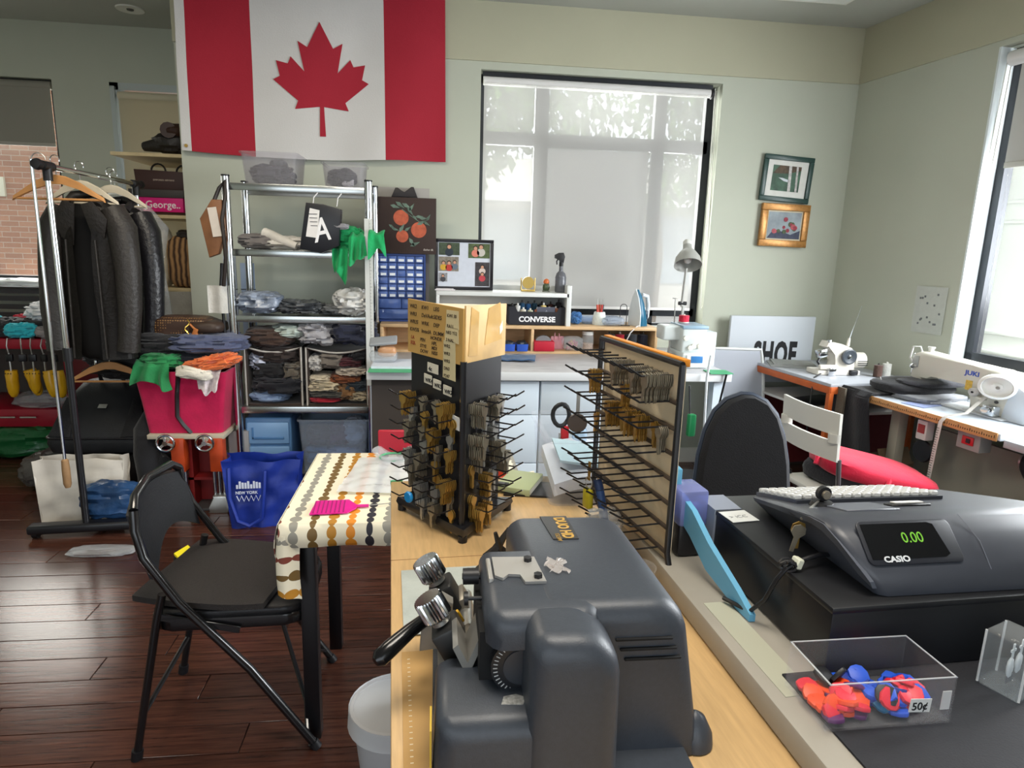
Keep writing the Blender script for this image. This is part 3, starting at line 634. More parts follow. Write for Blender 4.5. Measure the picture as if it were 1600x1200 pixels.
# ---- crimson bin with clothes on the shoe stretching stand
bn = T('fabric_bin', 'crimson fabric storage bin with a black strap on the stretching machine', 'bin', (-1.36, 3.78, .452))
def ringr(x, y, z): return [(a, c, z) for a, c in rrect(-x, x, -y, y, .025, 3)]
P('body', B().rings([ringr(.195, .15, 0), ringr(.215, .165, .18), ringr(.237, .18, .345), ringr(.225, .168, .345), ringr(.205, .15, .2), ringr(.19, .14, .01)]), cloth('c0104a', .15), bn)
P('strap', B().tube([(.0, -.185, .35), (-.02, -.176, .22), (-.03, -.168, .1), (-.005, -.16, .05), (.03, -.152, .0)], .012, 4), BLACKP, bn)
lv = T('handbag', 'brown monogram handbag with gold chain lying on top of the clothes pile', 'handbag', (-1.38, 3.80, .965), -3)
def mono():
    m = mat('monogram', '4b3527', .5); nt = m.node_tree
    tc = nt.nodes.new('ShaderNodeTexCoord'); vo = nt.nodes.new('ShaderNodeTexVoronoi'); vo.inputs['Scale'].default_value = 75; vo.inputs['Randomness'].default_value = .15
    r = nt.nodes.new('ShaderNodeValToRGB'); r.color_ramp.interpolation = 'CONSTANT'; r.color_ramp.elements[0].color = lin('8d6b45'); r.color_ramp.elements[1].color = lin('3d2a20'); r.color_ramp.elements[1].position = .32
    nt.links.new(tc.outputs['Object'], vo.inputs['Vector']); nt.links.new(vo.outputs['Distance'], r.inputs[0]); nt.links.new(r.outputs[0], nt.nodes['Principled BSDF'].inputs['Base Color']); return m
P('body', B().blob((0, 0, .055), (.165, .10, .058), .07, 2.5, 4, 32, 16, .5), mono(), lv)
P('flap', B().blob((.13, -.02, .06), (.09, .09, .035), .12, 3, 9, 20, 12, .6), mat('bag_dark', '37281f', .5), lv)
P('chain', B().tube([(.05+.012*math.sin(i*1.3), -.09-.004*i, .10-.013*i) for i in range(8)], .005, 6), mat('gold', 'd8b45a', .25, 1), lv)
P('leather_tag', B().box((.09, -.12, .02), (.025, .012, .085), .005, 2, (10, 25, 0)).tube([(.07, -.115, .08), (.10, -.12, .05), (.115, -.125, .0)], .006, 6), mat('tan_leather', 'b06a35', .5), lv)
heap('denim', 'blue grey striped denim folded under the handbag', 'clothes', (-1.24, 3.74, .885), (.19, .13, .05), '4c536f', 41, .18, 8)
heap('black_trousers', 'black trousers folded at the left of the clothes pile on the bin', 'clothes', (-1.47, 3.78, .86), (.17, .14, .06), '18181b', 42, .2)
heap('dark_clothes', 'dark navy clothes at the bottom of the pile in the bin', 'clothes', (-1.36, 3.8, .77), (.215, .15, .06), '1b1d26', 43, .12)
drape('green cloth hanging over the left rim of the crimson bin', (-1.485, 3.585, .835), .17, .19, .10, 2.3, 1.3, '1f7a44', 4, .03)
heap('green_cloth', 'crumpled end of the green cloth lying on the bin contents', 'cloth', (-1.46, 3.66, .80), (.10, .07, .04), '1f7a44', 44, .2)
O('orange_cloth', B().blob((0, 0, 0), (.12, .05, .035), .4, 4, 45, 56, 30, .8, (0, -12, 0)), cloth('d9703c'), 'orange cloth at the right side of the clothes pile', 'cloth', loc=(-1.19, 3.60, .85))
O('white_cloth', B().blob((0, 0, 0), (.085, .045, .032), .25, 3, 46, 30, 16, .7, (0, 8, 0)), cloth('d8d2c4'), 'white cloth between the green and the floral ones on the bin', 'cloth', loc=(-1.27, 3.58, .80))
drape('pale floral cloth hanging over the front of the crimson bin', (-1.205, 3.585, .805), .14, .09, .10, 1.6, 3.7, 'cfc4c6', 0, .022, 'floral_cloth', m=mat('floral', 'cfc4c6', .85, 0, .25, 40, .2, 60))
sm_ = T('shoe_stretcher', 'orange shoe stretching machine with two chrome handwheels under the crimson bin', 'machine', (-1.34, 3.72, 0))
P('top_board', B().bb(-.21, .19, -.12, .14, .425, .45, .003), mat('board_pale', 'b9b09c', .6), sm_)
ORG = mat('orange_enamel', 'b8431a', .4, 0, .1, 9); REDM = mat('red_enamel', '7e1a1a', .45, 0, .1, 9)
P('frame', B().bb(-.03, .14, .04, .06, .0, .43).bb(-.03, -.005, -.06, .06, 0, .43).bb(.115, .14, -.06, .06, 0, .43).bb(-.03, .14, -.06, .06, .17, .185), REDM, sm_)
P('cover', B().bb(.16, .27, .05, .09, 0, .42), mat('grey_sheet', 'a9a8a8', .4, .3), sm_)
P('stand_plate', B().bb(-.24, .27, -.1, .14, 0, .015, .003), mat('plate_dark', '3a3738', .5), sm_)
for x in (-.085, .115):
    P('arm', B().bb(x-.005, x+.065, -.13, -.06, .24, .43, .004), ORG, sm_)
    for dx in (.005, .03, .055): P('rod', B().cyl((x+dx, -.1, .09), (x+dx, -.1, .25), .009, n=10), CHROME, sm_)
    P('last_block', B().prism([(-.02, .10), (.05, .10), (.065, .03), (.055, 0), (-.05, 0), (-.035, .03)], 0, .06, Matrix.Translation((x+.02, -.08, 0)) @ FRONT, .008), STEEL, sm_)
    wx = x-.012; wh = P('handwheel', B().tube([(wx+.044*math.cos(2*PI*i/24), -.17, .418+.044*math.sin(2*PI*i/24)) for i in range(24)], .007, 8, True).cyl((wx, -.18, .418), (wx, -.12, .418), .013, n=12), CHROME, sm_)
    for k in range(3):
        a = R(90+120*k+10); P('spoke', B().box((wx+.02*math.cos(a), -.17, .418+.02*math.sin(a)), (.04, .006, .013), .001, 1, (0, -math.degrees(a), 0)), STEEL, wh)
heap('pink_cloth', 'pinkish red cloth stuffed beside the stretching machine', 'cloth', (-1.63, 3.86, .0), (.07, .08, .2), '8d1836', 48, .15)
t = T('shoe', 'black shoe with a yellow sole lying behind the folding chair', 'shoe', (-1.08, 2.92, 0), -20)
P('sole', B().sheet(lambda u, v: (-.09+.18*u, -.045+.09*v, .012+.05*(1-u)**2*1.6), 10, 4, .01), mat('sole_yellow', 'dcc81e', .45), t)
P('upper', B().blob((-.03, .02, .035), (.10, .045, .035), .08, 3, 5), mat('shoe_black', '18181a', .45), t)
# ================================================================== flag
fg = T('flag', 'red and white maple leaf flag hung flat on the back wall', 'flag', (-.735, 4.36, 2.945))
FW, FH = 1.56, .93
def flagpt(u, v, off=0):
    x = -FW/2 + FW*u; sag = .035*math.sin(PI*u)*v - .03*v*u
    return (x + .02*v*(u-.5), -.012 - .012*math.sin(u*16+v*2)*(.3+.7*v)*(.4+u) - .01*noise.noise((u*5, v*3, 2)) - off, -FH*v - .03*u*(1-v)*0 + (-.045*v*math.sin(PI*min(1, u*1.2))*.5) + sag*0)
REDF = mat('flag_red', 'a01a2e', .8, 0, .03, 4, .1, 120); WHITEF = mat('flag_white', 'cbc9c7', .8, 0, .02, 4, .1, 120)
def fpart(name, u0, u1, m): return P(name, B().sheet(lambda a, v: flagpt(u0+(u1-u0)*a, v), 18, 18, .003, (0, -1, 0)), m, fg)
fpart('hoist_hem', 0, .035, WHITEF); fpart('red_band', .035, .27, REDF); fpart('white_field', .27, .765, WHITEF); fpart('red_band', .765, 1, REDF)
for v in (.03, .97): P('grommet', B().lathe([(.004, -.002), (.010, -.002), (.010, .002), (.004, .002)], tuple(Vector(flagpt(.017, v, .006))), 14, (0, 1, 0)), BRASS, fg)
LEAFP = [(0, 1), (.19, .64), (.33, .72), (.245, .30), (.44, .50), (.485, .40), (.66, .435), (.61, .22), (.71, .165), (.35, -.12), (.40, -.24), (.03, -.19), (.045, -.62)]
pts = LEAFP + [(-x, y) for x, y in LEAFP[::-1] if x > 0]
b = B(); sc = .335; cu, cv = .525, .53
vs = []
bm0 = bmesh.new(); f0 = bm0.faces.new([bm0.verts.new((x, y, 0)) for x, y in pts]); bmesh.ops.triangulate(bm0, faces=[f0])
bmesh.ops.subdivide_edges(bm0, edges=bm0.edges[:], cuts=3, use_grid_fill=True)
for v in bm0.verts:
    u = cu + v.co.x*.392/FW; w_ = cv - (v.co.y-.16)*.388/FH
    v.co = Vector(flagpt(u, w_, .0045))
b.bm.free(); b.bm = bm0
ex = bmesh.ops.extrude_face_region(bm0, geom=bm0.faces[:])
for v in ex['geom']:
    if isinstance(v, bmesh.types.BMVert): v.co.y += .003
P('maple_leaf', b, REDF, fg, sm=60)

# ================================================================== chrome shelving
su = T('metal_shelf', 'chrome shelving unit full of folded clothes under the flag', 'shelf', (-.74, 3.77, 0))
POSTS = [(x, y_) for x in (-.375, .37) for y_ in (0, .36)]
for x, y_ in POSTS:
    p_ = P('post', B().cyl((x, y_, 0), (x, y_, 1.83), .021, n=16), CHROME, su)
    P('post_cap', B().cyl((x, y_, 1.825), (x, y_, 1.834), .022, n=16), BLACKP, p_)
SHZ = (1.79, 1.445, 1.085, .565, .16)
for z in SHZ:
    s_ = P('shelf_tray', B().bb(-.36, .355, -.005, .365, z-.004, z), STEEL, su)
    P('front_lip', B().bb(-.355, .35, -.012, -.004, z-.034, z+.003, .001), mat('lip_chrome', 'b9bdbc', .22, 1), s_)
    P('back_lip', B().bb(-.355, .35, .364, .372, z-.034, z+.003, .001), STEEL, s_)
rl = T('ruler', 'long white metal ruler fixed along the right shelf post', 'ruler', (-.37, 3.742, .70))
P('blade', B().bb(-.022, .022, -.003, 0, 0, .93), mat('ruler_white', 'c9cbc8', .4), rl)
P('tick_marks', B().bb(.004, .005, -.0035, -.003, .01, .92), INK, rl)
tag(P('tick_marks', (lambda b: [b.bb(.005, .010 + .006*(k % 5 == 0), -.0035, -.003, .02+k*.018, .0215+k*.018) for k in range(50)] and b)(B()), INK, rl), kind='stuff')
def tub(name, label, loc, w, d, h, m, lid=False):
    t = T(name, label, 'storage box', loc)
    b = B(); k = .9
    rr = [ (w*k, d*k, 0), (w, d, h), (w+.012, d+.012, h), (w+.012, d+.012, h-.008) ]
    b.rings([[(x, y_, z) for x, y_ in rrect(-a/2, a/2, -c/2, c/2, .02, 3)] for a, c, z in [(w*k-.006, d*k-.006, .004), (w-.006, d-.006, h), (w+.016, d+.016, h), (w+.016, d+.016, h-.01), (w, d, h-.01), (w*k, d*k, 0)]])
    P('tub', b, m, t)
    return t
HAZE = clear('frosted_tub', 'ecebee', .3, .91)
tub('clear_box', 'larger frosted plastic box with dark shoes on top of the shelving', (-.90, 3.95, 1.793), .29, .28, .17, HAZE)
tub('clear_box', 'smaller frosted plastic box with dark shoes on top of the shelving', (-.51, 3.93, 1.793), .22, .24, .135, HAZE)
heap('dark_shoes', 'dark shoes inside the larger frosted box', 'shoes', (-.91, 3.95, 1.80), (.10, .09, .045), '44424a', 51, .3)
heap('boot_insert', 'pointed grey shoe part on the dark shoes in the larger box', 'shoe', (-.88, 3.97, 1.88), (.045, .05, .03), '52545a', 52, .1)
heap('dark_shoes', 'dark shoes inside the smaller frosted box', 'shoes', (-.53, 3.93, 1.80), (.07, .08, .045), '2c2c34', 53, .2)
heap('white_card', 'white crumpled paper in front inside the smaller box', 'paper', (-.49, 3.87, 1.80), (.03, .02, .02), 'd8d8d8', 54, .2)
# shelf below the top: clothes
heap('folded_cloth', 'grey folded cloth at the left of the second shelf', 'clothes', (-.97, 3.88, 1.447), (.11, .10, .04), '6d6866', 55, .15)
heap('white_garment', 'white folded garment lying along the second shelf', 'clothes', (-.83, 3.87, 1.447), (.13, .09, .032), 'cdc9c2', 56, .25)
O('white_sleeve', B().tube([(-.08, 0, .085), (-.03, -.02, .07), (.03, -.04, .045), (.10, -.05, .02)], [.03, .028, .026, .02], 12), cloth('d2cec6'), 'white sleeve draped over the folded clothes on the second shelf', 'clothes', loc=(-.86, 3.82, 1.452))
heap('teal_cloth', 'small teal cloth behind the black gift bag', 'clothes', (-.69, 3.86, 1.447), (.06, .08, .035), '2b4a52', 57, .2)
gbg = T('gift_bag', 'black gift bag with a white label and letter hanging from the top shelf', 'bag', (-.62, 3.70, 1.45), 0)
GM = Matrix.Rotation(R(0), 4, 'Z')
P('body', B().prism([(-.105, .01), (.005, -.01), (.10, .03), (.115, .22), (.02, .245), (-.065, .25)], -.04, .03, FRONT, .003), mat('gift_black', '14151b', .35), gbg)
P('label', B().prism([(-.07, .075), (-.01, .068), (.005, .212), (-.045, .222)], .031, .033, FRONT), paper('dad8d6'), gbg)
for k in range(4): P('print_line', B().bb(-.052+.003*k, -.008, -.0345, -.033, .19-.02*k, .193-.02*k), INK, gbg)
text('letter', 'A', .17, paper('e4e4e6'), gbg, (-.022, -.0335, .045), (90, -14, 0), bold=.002, shear=.25, sx=.75)
for k, x in ((0, -.035), (1, .09)): P('cord_handle', B().tube([(x, 0, .235), (x+.005, .01, .28), (x+.02, .04, .305)], .003, 6), paper('cfcfcf'), gbg)
GRN = cloth('149a5a')
drape('left green cloth hanging over the second shelf edge', (-.52, 3.735, 1.462), .085, .075, .15, 1.6, 2.1, '149a5a', -4, .025, 'green_cloth', m=GRN)
heap('green_cloth', 'bunched green cloth on the second shelf above the hanging ones', 'cloth', (-.50, 3.80, 1.447), (.09, .06, .055), '149a5a', 61, .3, m=GRN)
drape('middle green cloth hanging over the second shelf edge', (-.43, 3.725, 1.53), .085, .10, .13, 1.9, 5.2, '149a5a', 3, .028, 'green_cloth', m=GRN)
drape('rightmost green cloth hanging past the shelf post', (-.325, 3.70, 1.545), .085, .095, .10, 1.2, .6, '149a5a', 0, .022, 'green_cloth', m=GRN)
heap('felt_pad', 'small grey felt pad on top of the green cloth', 'cloth', (-.515, 3.70, 1.565), (.045, .03, .016), '7d7c80', 64, .1)
# plastic wrapped clothes on the third shelf
WRAPB = mat('wrapped_blue_grey', '7a8494', .22, 0, .5, 16, .5, 30)
heap('wrapped_clothes', 'blue grey clothes in plastic at the left of the third shelf', 'clothes', (-.985, 3.86, 1.088), (.115, .11, .055), '7a8494', 71, .2, m=WRAPB)
O('paper_slip', B().bb(-.05, .05, -.03, .03, 0, .002), paper('d6dae0'), 'white slip on the wrapped blue grey clothes', 'paper', loc=(-.98, 3.765, 1.135), rz=-8)
heap('wrapped_clothes', 'dark clothes in plastic in the middle of the third shelf', 'clothes', (-.77, 3.86, 1.088), (.11, .10, .035), '55585c', 72, .3, m=mat('wrapped_dark', '4d5054', .22, 0, .55, 22, .5, 40))
heap('wrapped_clothes', 'grey clothes in plastic right of the middle on the third shelf', 'clothes', (-.57, 3.90, 1.088), (.10, .09, .025), '6c6e70', 73, .3, m=mat('wrapped_grey', '6c6e70', .25, 0, .5, 20, .5, 40))
heap('wrapped_clothes', 'puffy white clothes in plastic at the right of the third shelf', 'clothes', (-.47, 3.85, 1.088), (.09, .09, .065), 'c4c4c2', 74, .25, m=mat('wrapped_white', 'c6c6c4', .25, 0, .2, 12, .5, 30))
# fabric cubes on the fourth shelf
def cube(label, x, w):
    t = T('fabric_cube', label, 'storage cube', (x, 3.80, .567), 0, 'fabric cubes on the shelving')
    h, d = .34, .30; ED = cloth('b9b5ae', .1)
    for nm, q in (('side', (-w/2, -w/2+.01, 0, d, 0, h)), ('side', (w/2-.01, w/2, 0, d, 0, h)), ('bottom', (-w/2, w/2, 0, d, 0, .01)), ('back', (-w/2, w/2, d-.01, d, 0, h))): P(nm, B().bb(*q), cloth('3a2d26', .1), t)
    P('top', B().sheet(lambda u, v: (-w/2+w*u, d*v, h-.03*math.sin(PI*u)*(1-v)), 10, 4, .008), cloth('3a2d26', .1), t)
    P('piping', B().tube([(-w/2, 0, 0), (-w/2, 0, h)] + [(-w/2+w*u/8, 0, h-.03*math.sin(PI*u/8)) for u in range(1, 8)] + [(w/2, 0, h), (w/2, 0, 0)], .0055, 6), ED, t)
    return t
cube('left brown fabric cube with white piping on the fourth shelf', -.92, .31)
cube('right brown fabric cube with white piping on the fourth shelf', -.565, .345)
G4 = 'garments stuffed into the fabric cubes'
for nm, lb, x, z, r, c, sd, am in (
    ('jeans', 'light blue jeans at the bottom of the left cube', -.96, .578, (.10, .10, .03), '7d93b4', 81, .2),
    ('dark_trousers', 'dark navy trousers on the jeans in the left cube', -.90, .625, (.13, .12, .05), '1a1b22', 82, .2),
    ('grey_garment', 'olive grey garment at the right of the left cube', -.82, .70, (.05, .10, .05), '5f574c', 83, .25),
    ('black_garment', 'black garment in the middle of the left cube', -.95, .71, (.09, .1, .05), '121215', 84, .2),
    ('white_garment', 'white garment sticking out of the left cube', -1.0, .76, (.06, .08, .04), 'b9bfd2', 85, .35),
    ('white_tag', 'white trouser leg at the front of the left cube', -.87, .73, (.03, .03, .03), 'd5d8e0', 86, .3),
    ('dark_garment', 'dark brown garment at the top of the left cube', -.91, .80, (.12, .1, .05), '2a201d', 87, .2),
    ('red_garment', 'red garment at the bottom of the right cube', -.64, .578, (.09, .11, .018), 'a61c30', 88, .12),
    ('green_grey_garment', 'dark grey garment on the red one in the right cube', -.62, .605, (.11, .11, .02), '4b4a46', 89, .15),
    ('cream_garment', 'cream folded garment in the right cube', -.64, .64, (.09, .11, .03), 'c9bca2', 90, .2),
    ('cream_garment', 'cream rolled garment above the folded cream one in the right cube', -.67, .695, (.06, .1, .022), 'cfc4ae', 91, .15),
    ('brown_garment', 'brown leather garment at the lower right of the right cube', -.52, .585, (.05, .1, .05), '7d5a38', 92, .25),
    ('beige_garment', 'beige garment at the right end of the right cube', -.45, .585, (.055, .1, .03), 'a3957c', 93, .2),
    ('dark_garment', 'dark teal garment at the right of the right cube', -.47, .64, (.07, .1, .03), '27313a', 94, .2),
    ('rust_garment', 'rust coloured garment in the middle of the right cube', -.53, .69, (.08, .1, .025), '7c4526', 95, .2),
    ('pale_garment', 'pale striped garment above the rust one in the right cube', -.49, .735, (.085, .1, .025), 'b6aa9c', 96, .2),
    ('white_roll', 'white rolled garment at the upper left of the right cube', -.69, .76, (.04, .1, .045), 'b9b7b4', 97, .15),
    ('grey_garment', 'grey garment at the upper middle of the right cube', -.60, .775, (.07, .1, .045), '6f675f', 98, .2),
    ('maroon_garment', 'maroon garment at the top of the right cube', -.51, .785, (.08, .1, .03), '4a1c24', 99, .15),
    ('black_garment', 'black garment at the upper right of the right cube', -.45, .83, (.05, .1, .025), '15151a', 100, .2)):
    heap(nm, lb, 'clothes', (x, 3.90, z), r, c, sd, am, ex=.6, group=G4)
for nm, lb, x, z, r, c, sd, am in (
    ('brown_garment', 'dark brown garment lying on the left fabric cube', -.94, .905, (.13, .11, .05), '3d2b22', 101, .15),
    ('striped_towel', 'white and green striped towel lying on the left fabric cube', -.83, .955, (.09, .1, .035), 'a9b4ac', 102, .2),
    ('grey_jacket', 'light grey rumpled jacket lying on the right fabric cube', -.67, .91, (.10, .11, .06), '9c9ba0', 103, .3),
    ('navy_jacket', 'navy rumpled jacket lying on the right fabric cube', -.48, .91, (.12, .12, .065), '161a2e', 104, .25)):
    heap(nm, lb, 'clothes', (x, 3.88, z), r, c, sd, am, ex=.65)
# bins on the bottom tray
bc = T('drawer_cart', 'translucent blue drawer box on the bottom tray of the shelving', 'drawer box', (-.965, 3.80, .163))
P('body', B().bb(-.13, .13, 0, .3, 0, .33, .012, 3), mat('blue_clear', '5c86b4', .3), bc)
for z in (.03, .175): d_ = P('drawer', B().bb(-.118, .118, -.012, 0, z, z+.13, .008), mat('blue_clear2', '7ba3cf', .25), bc); P('drawer_pull', B().bb(-.09, .09, -.018, -.012, z+.03, z+.045, .003).bb(-.09, -.08, -.018, -.012, z+.03, z+.1), mat('blue_pull', '4e7aaa', .3), d_)
cb = tub('clear_bin', 'clear plastic bin full of clothes on the bottom tray of the shelving', (-.595, 3.95, .163), .40, .32, .32, CLEARB)
for x, z, r, c, sd, l in ((-.70, .18, (.08, .1, .05), '6d8aa8', 111, 'blue clothes at the lower left inside the clear bin'), (-.55, .18, (.11, .11, .05), '9aa8c0', 112, 'pale blue clothes at the bottom of the clear bin'), (-.68, .29, (.09, .1, .06), '5c3a36', 113, 'brown red clothes at the upper left inside the clear bin'), (-.58, .29, (.07, .1, .06), '7a4a5c', 114, 'plum clothes in the middle of the clear bin'), (-.49, .29, (.07, .1, .07), 'b9bcc4', 115, 'light grey clothes at the upper right inside the clear bin')):
    heap('bin_garment', l, 'clothes', (x, 3.95, z), r, c, sd, .2)
# things by the left post
fbd = T('foam_board', 'front white foam board standing behind the left shelf post', 'board', (-1.20, 4.16, 0)); P('sheet', B().bb(-.07, .0, 0, .012, .02, 1.40), mat('foam', 'b9c4d4', .6), fbd); P('string', B().bb(-.072, .002, -.002, .014, 1.20, 1.204), INK, fbd)
fbd = T('foam_board', 'rear pale foam board leaning beside the shelf post', 'board', (-1.10, 4.18, 0)); P('sheet', B().bb(-.08, .0, 0, .012, .02, 1.36), mat('foam2', '9fb0c8', .6), fbd); P('string', B().bb(-.082, .002, -.002, .014, 1.20, 1.204), INK, fbd)
tb = T('leather_pouch', 'brown leather bag with a paper tag hanging on the left shelf post', 'bag', (-1.17, 3.72, 1.40))
P('body', B().prism([(-.065, .20), (.0, .30), (.05, .30), (.055, .12), (.02, .02), (-.03, 0)], -.025, .025, FRONT, .008), mat('tan_bag', '7a5132', .55, 0, .2, 12), tb)
P('strap', B().tube([(.0, 0, .28), (.03, .02, .36), (.06, .03, .40), (.065, .0, .32), (.05, -.03, .2), (.055, -.02, .0), (.03, 0, -.15)], .010, 6), mat('strap_dark', '2a2320', .5), tb)
P('paper_tag', B().box((.012, -.03, .185), (.045, .002, .15), 0, 1, (0, -8, 0)), paper('c9bfb4'), tb)
tw = T('towel', 'small white towel hanging from a black strap by the left shelf post', 'towel', (-1.185, 3.75, 1.25))
P('cloth', B().sheet(lambda u, v: (-.05+.1*u, .01*math.sin(u*7), -.15*v), 10, 8, .006, (0, 1, 0)), cloth('c4c2bc'), tw); P('strap', B().tube([(.02, 0, -.01), (.025, .01, .06), (.03, .01, .12)], .009, 6), BLACKP, tw); P('lower_strap', B().tube([(.02, .01, -.14), (.025, .01, -.3)], .008, 6), BLACKP, tw)
# blue tote bag on the floor
TB = mat('tote_blue', '17308c', .45, 0, .12, 5, .3, 14)
tt = bag_open('tote_bag', 'royal blue tote bag with white skyline print on the floor before the shelving', (-.92, 3.50, 0), 4, (.155, .20, .36), .11, TB, 8)
P('handle', B().tube([(-.16, -.10, .33), (-.155, -.135, .18), (-.12, -.14, .05), (-.06, -.14, .02), (0, -.135, .06), (.015, -.13, .2), (.02, -.105, .31)], .012, 6), TB, tt)
b = B()
for k in range(9): b.bb(-.12+k*.014, -.110+k*.014, -.128, -.124, .225, .245+.02*abs(math.sin(k*1.9)))
P('skyline_print', b, paper('d5dcec'), tt); text('lettering', 'NEW YORK', .022, paper('d5dcec'), tt, (-.125, -.127, .195), bold=.0006, sx=.95)
P('zigzag_print', B().tube([(-.12+k*.012, -.127, .155 if k % 2 else .185) for k in range(11)], .003, 5), paper('d5dcec'), tt)
# ================================================================== workbench and everything on it
BENCHT = mat('bench_top', 'b3b2b4', .4, 0, .16, 5, stretch=(2, 8, 2))
LWOOD = mat('light_wood', 'd0ad82', .5, 0, .1, 5, stretch=(3, 14, 14))
CABM = mat('cabinet_white', 'ccd8e2', .4)
tp = T('workbench', 'long workbench with a mottled grey white top below the wide window', 'workbench', (0, 0, 0))
P('worktop', B().bb(-.36, 1.64, 3.42, 4.38, .80, .845, .004), BENCHT, tp)
P('front_edge', B().bb(-.36, 1.64, 3.414, 3.42, .80, .845, .002), mat('edge_white', 'd3d6d8', .4), tp)
P('leg', B().bb(1.56, 1.62, 3.46, 3.52, 0, .8), CABM, tp); P('leg', B().bb(1.56, 1.62, 4.2, 4.26, 0, .8), CABM, tp)
P('end_panel', B().bb(-.34, -.06, 3.47, 3.49, 0, .8), mat('panel_dark', '3b342f', .6), tp)
for i, x0 in enumerate((-.03, .57)):
    cab = T('drawer_cabinet', ('left', 'right')[i] + ' white drawer cabinet under the workbench', 'cabinet', (x0, 3.45, 0), 0, 'white cabinets under the workbench')
    P('body', B().bb(0, .595, .02, .6, 0, .798), CABM, cab)
    for z0, z1 in ((.03, .32), (.325, .598), (.603, .79)): P('drawer_front', B().bb(.003, .592, 0, .02, z0, z1, .003), CABM, cab)
hu = T('bench_shelf', 'light wood shelf with compartments along the back of the workbench', 'shelf', (0, 4.05, .845))
P('shelf_board', B().bb(-.34, 1.42, 0, .33, .155, .175, .002), LWOOD, hu); P('bottom_board', B().bb(-.34, 1.42, 0, .33, 0, .016, .002), LWOOD, hu)
for x in (-.34, .595, 1.40): P('divider', B().bb(x, x+.018, 0, .33, .016, .155, .002), LWOOD, hu)
P('back_board', B().bb(-.34, 1.42, .32, .33, .016, .155), LWOOD, hu)
hw = T('white_shelf', 'white shelf above the light wood one holding clock and spray bottle', 'shelf', (0, 4.06, 1.02))
WP = mat('white_laminate', 'd4d6d4', .4)
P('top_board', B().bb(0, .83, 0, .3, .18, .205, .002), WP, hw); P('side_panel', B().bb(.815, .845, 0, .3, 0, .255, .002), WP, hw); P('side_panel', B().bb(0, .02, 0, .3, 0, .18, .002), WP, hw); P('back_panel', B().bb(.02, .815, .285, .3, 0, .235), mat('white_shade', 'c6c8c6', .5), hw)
# drawer organiser
og = T('drawer_organizer', 'blue parts organizer with many small labelled drawers below the peach painting', 'organizer', (-.215, 4.18, 1.02))
BLU = mat('organizer_blue', '1b3878', .35); DRW = mat('drawer_smoke', '4c64a0', .15, 0, .3, 9)
P('body', B().bb(-.15, .148, .02, .16, 0, .42, .004), BLU, og)
P('frame_strip', B().bb(-.15, -.14, 0, .02, 0, .42).bb(.138, .148, 0, .02, 0, .42).bb(-.14, .138, 0, .02, 0, .012).bb(-.14, .138, 0, .02, .408, .42), BLU, og)
for r_ in range(6):
    for c_ in range(5):
        x = -.137+c_*.0552; z = .150+r_*.0435
        d_ = P('drawer', B().bb(x, x+.051, .004, .10, z, z+.038, .002), DRW, og)
        if (r_, c_) not in ((3, 2), (2, 0)): P('drawer_label', B().bb(x+.009, x+.043, .002, .004, z+.006, z+.021), paper('dfe3e6'), d_)
for k in range(2): P('drawer', B().bb(-.137+k*.138, -.004+k*.138, .004, .1, .083, .142, .002), DRW, og)
P('drawer', B().bb(-.137, .134, .004, .1, .016, .077, .002), DRW, og)
pt = T('peach_painting', 'square dark painting of three peaches on a leafy branch', 'painting', (-.18, 4.16, 1.442)); 
P('canvas', B().bb(-.178, .178, 0, .025, 0, .335, .002), mat('canvas_brown', '33241f', .7), pt)
PEA = mat('peach_paint', 'b2573c', .7, 0, .25, 30); LFP = mat('leaf_paint', '5d7164', .7, 0, .45, 30)
for x, z, r in ((-.035, .215, .046), (.072, .145, .047), (-.028, .105, .037)): P('peach', B().prism(circ(24, r, x, z), .0, .0015, FRONT), PEA, pt)
rg = random.Random(5)
for k in range(17):
    x, z = ((-.07, .28), (-.04, .29), (.0, .285), (.03, .28), (.02, .255), (.05, .215), (.075, .225), (.10, .215), (.13, .22), (.09, .19), (.12, .185), (-.09, .16), (-.07, .145), (-.03, .155), (.005, .15), (.03, .07), (.05, .06))[k]
    a = rg.uniform(-60, 60); L = rg.uniform(.022, .034)
    P('leaf', B().prism([(-L, 0), (-L*.3, L*.35), (L, 0), (-L*.3, -L*.35)], 0, .0022, Matrix.Translation((x, 0, z)) @ Matrix.Rotation(R(a), 4, 'Y') @ FRONT), LFP, pt)
P('branch', B().tube([(-.03, -.001, .265), (.02, -.001, .23), (.08, -.001, .19), (.1, -.001, .2)], .0025, 5), LFP, pt)
text('signature', 'Esther Bi.', .016, paper('d8d0c8'), pt, (.10, -.001, .022), shear=.2)
gp = T('grey_canvas', 'grey canvas board with a black bow behind the peach painting', 'canvas', (-.2, 4.30, 1.02)); P('board', B().bb(-.17, .155, 0, .02, 0, .825), mat('grey_canvas', 'a7a39e', .7), gp)
P('bow', B().prism([(-.075, .76), (-.05, .815), (-.035, .815), (.005, .785), (.045, .822), (.06, .822), (.082, .765)], .0, .11, FRONT, .004), mat('bow_black', '201a1c', .5), gp)
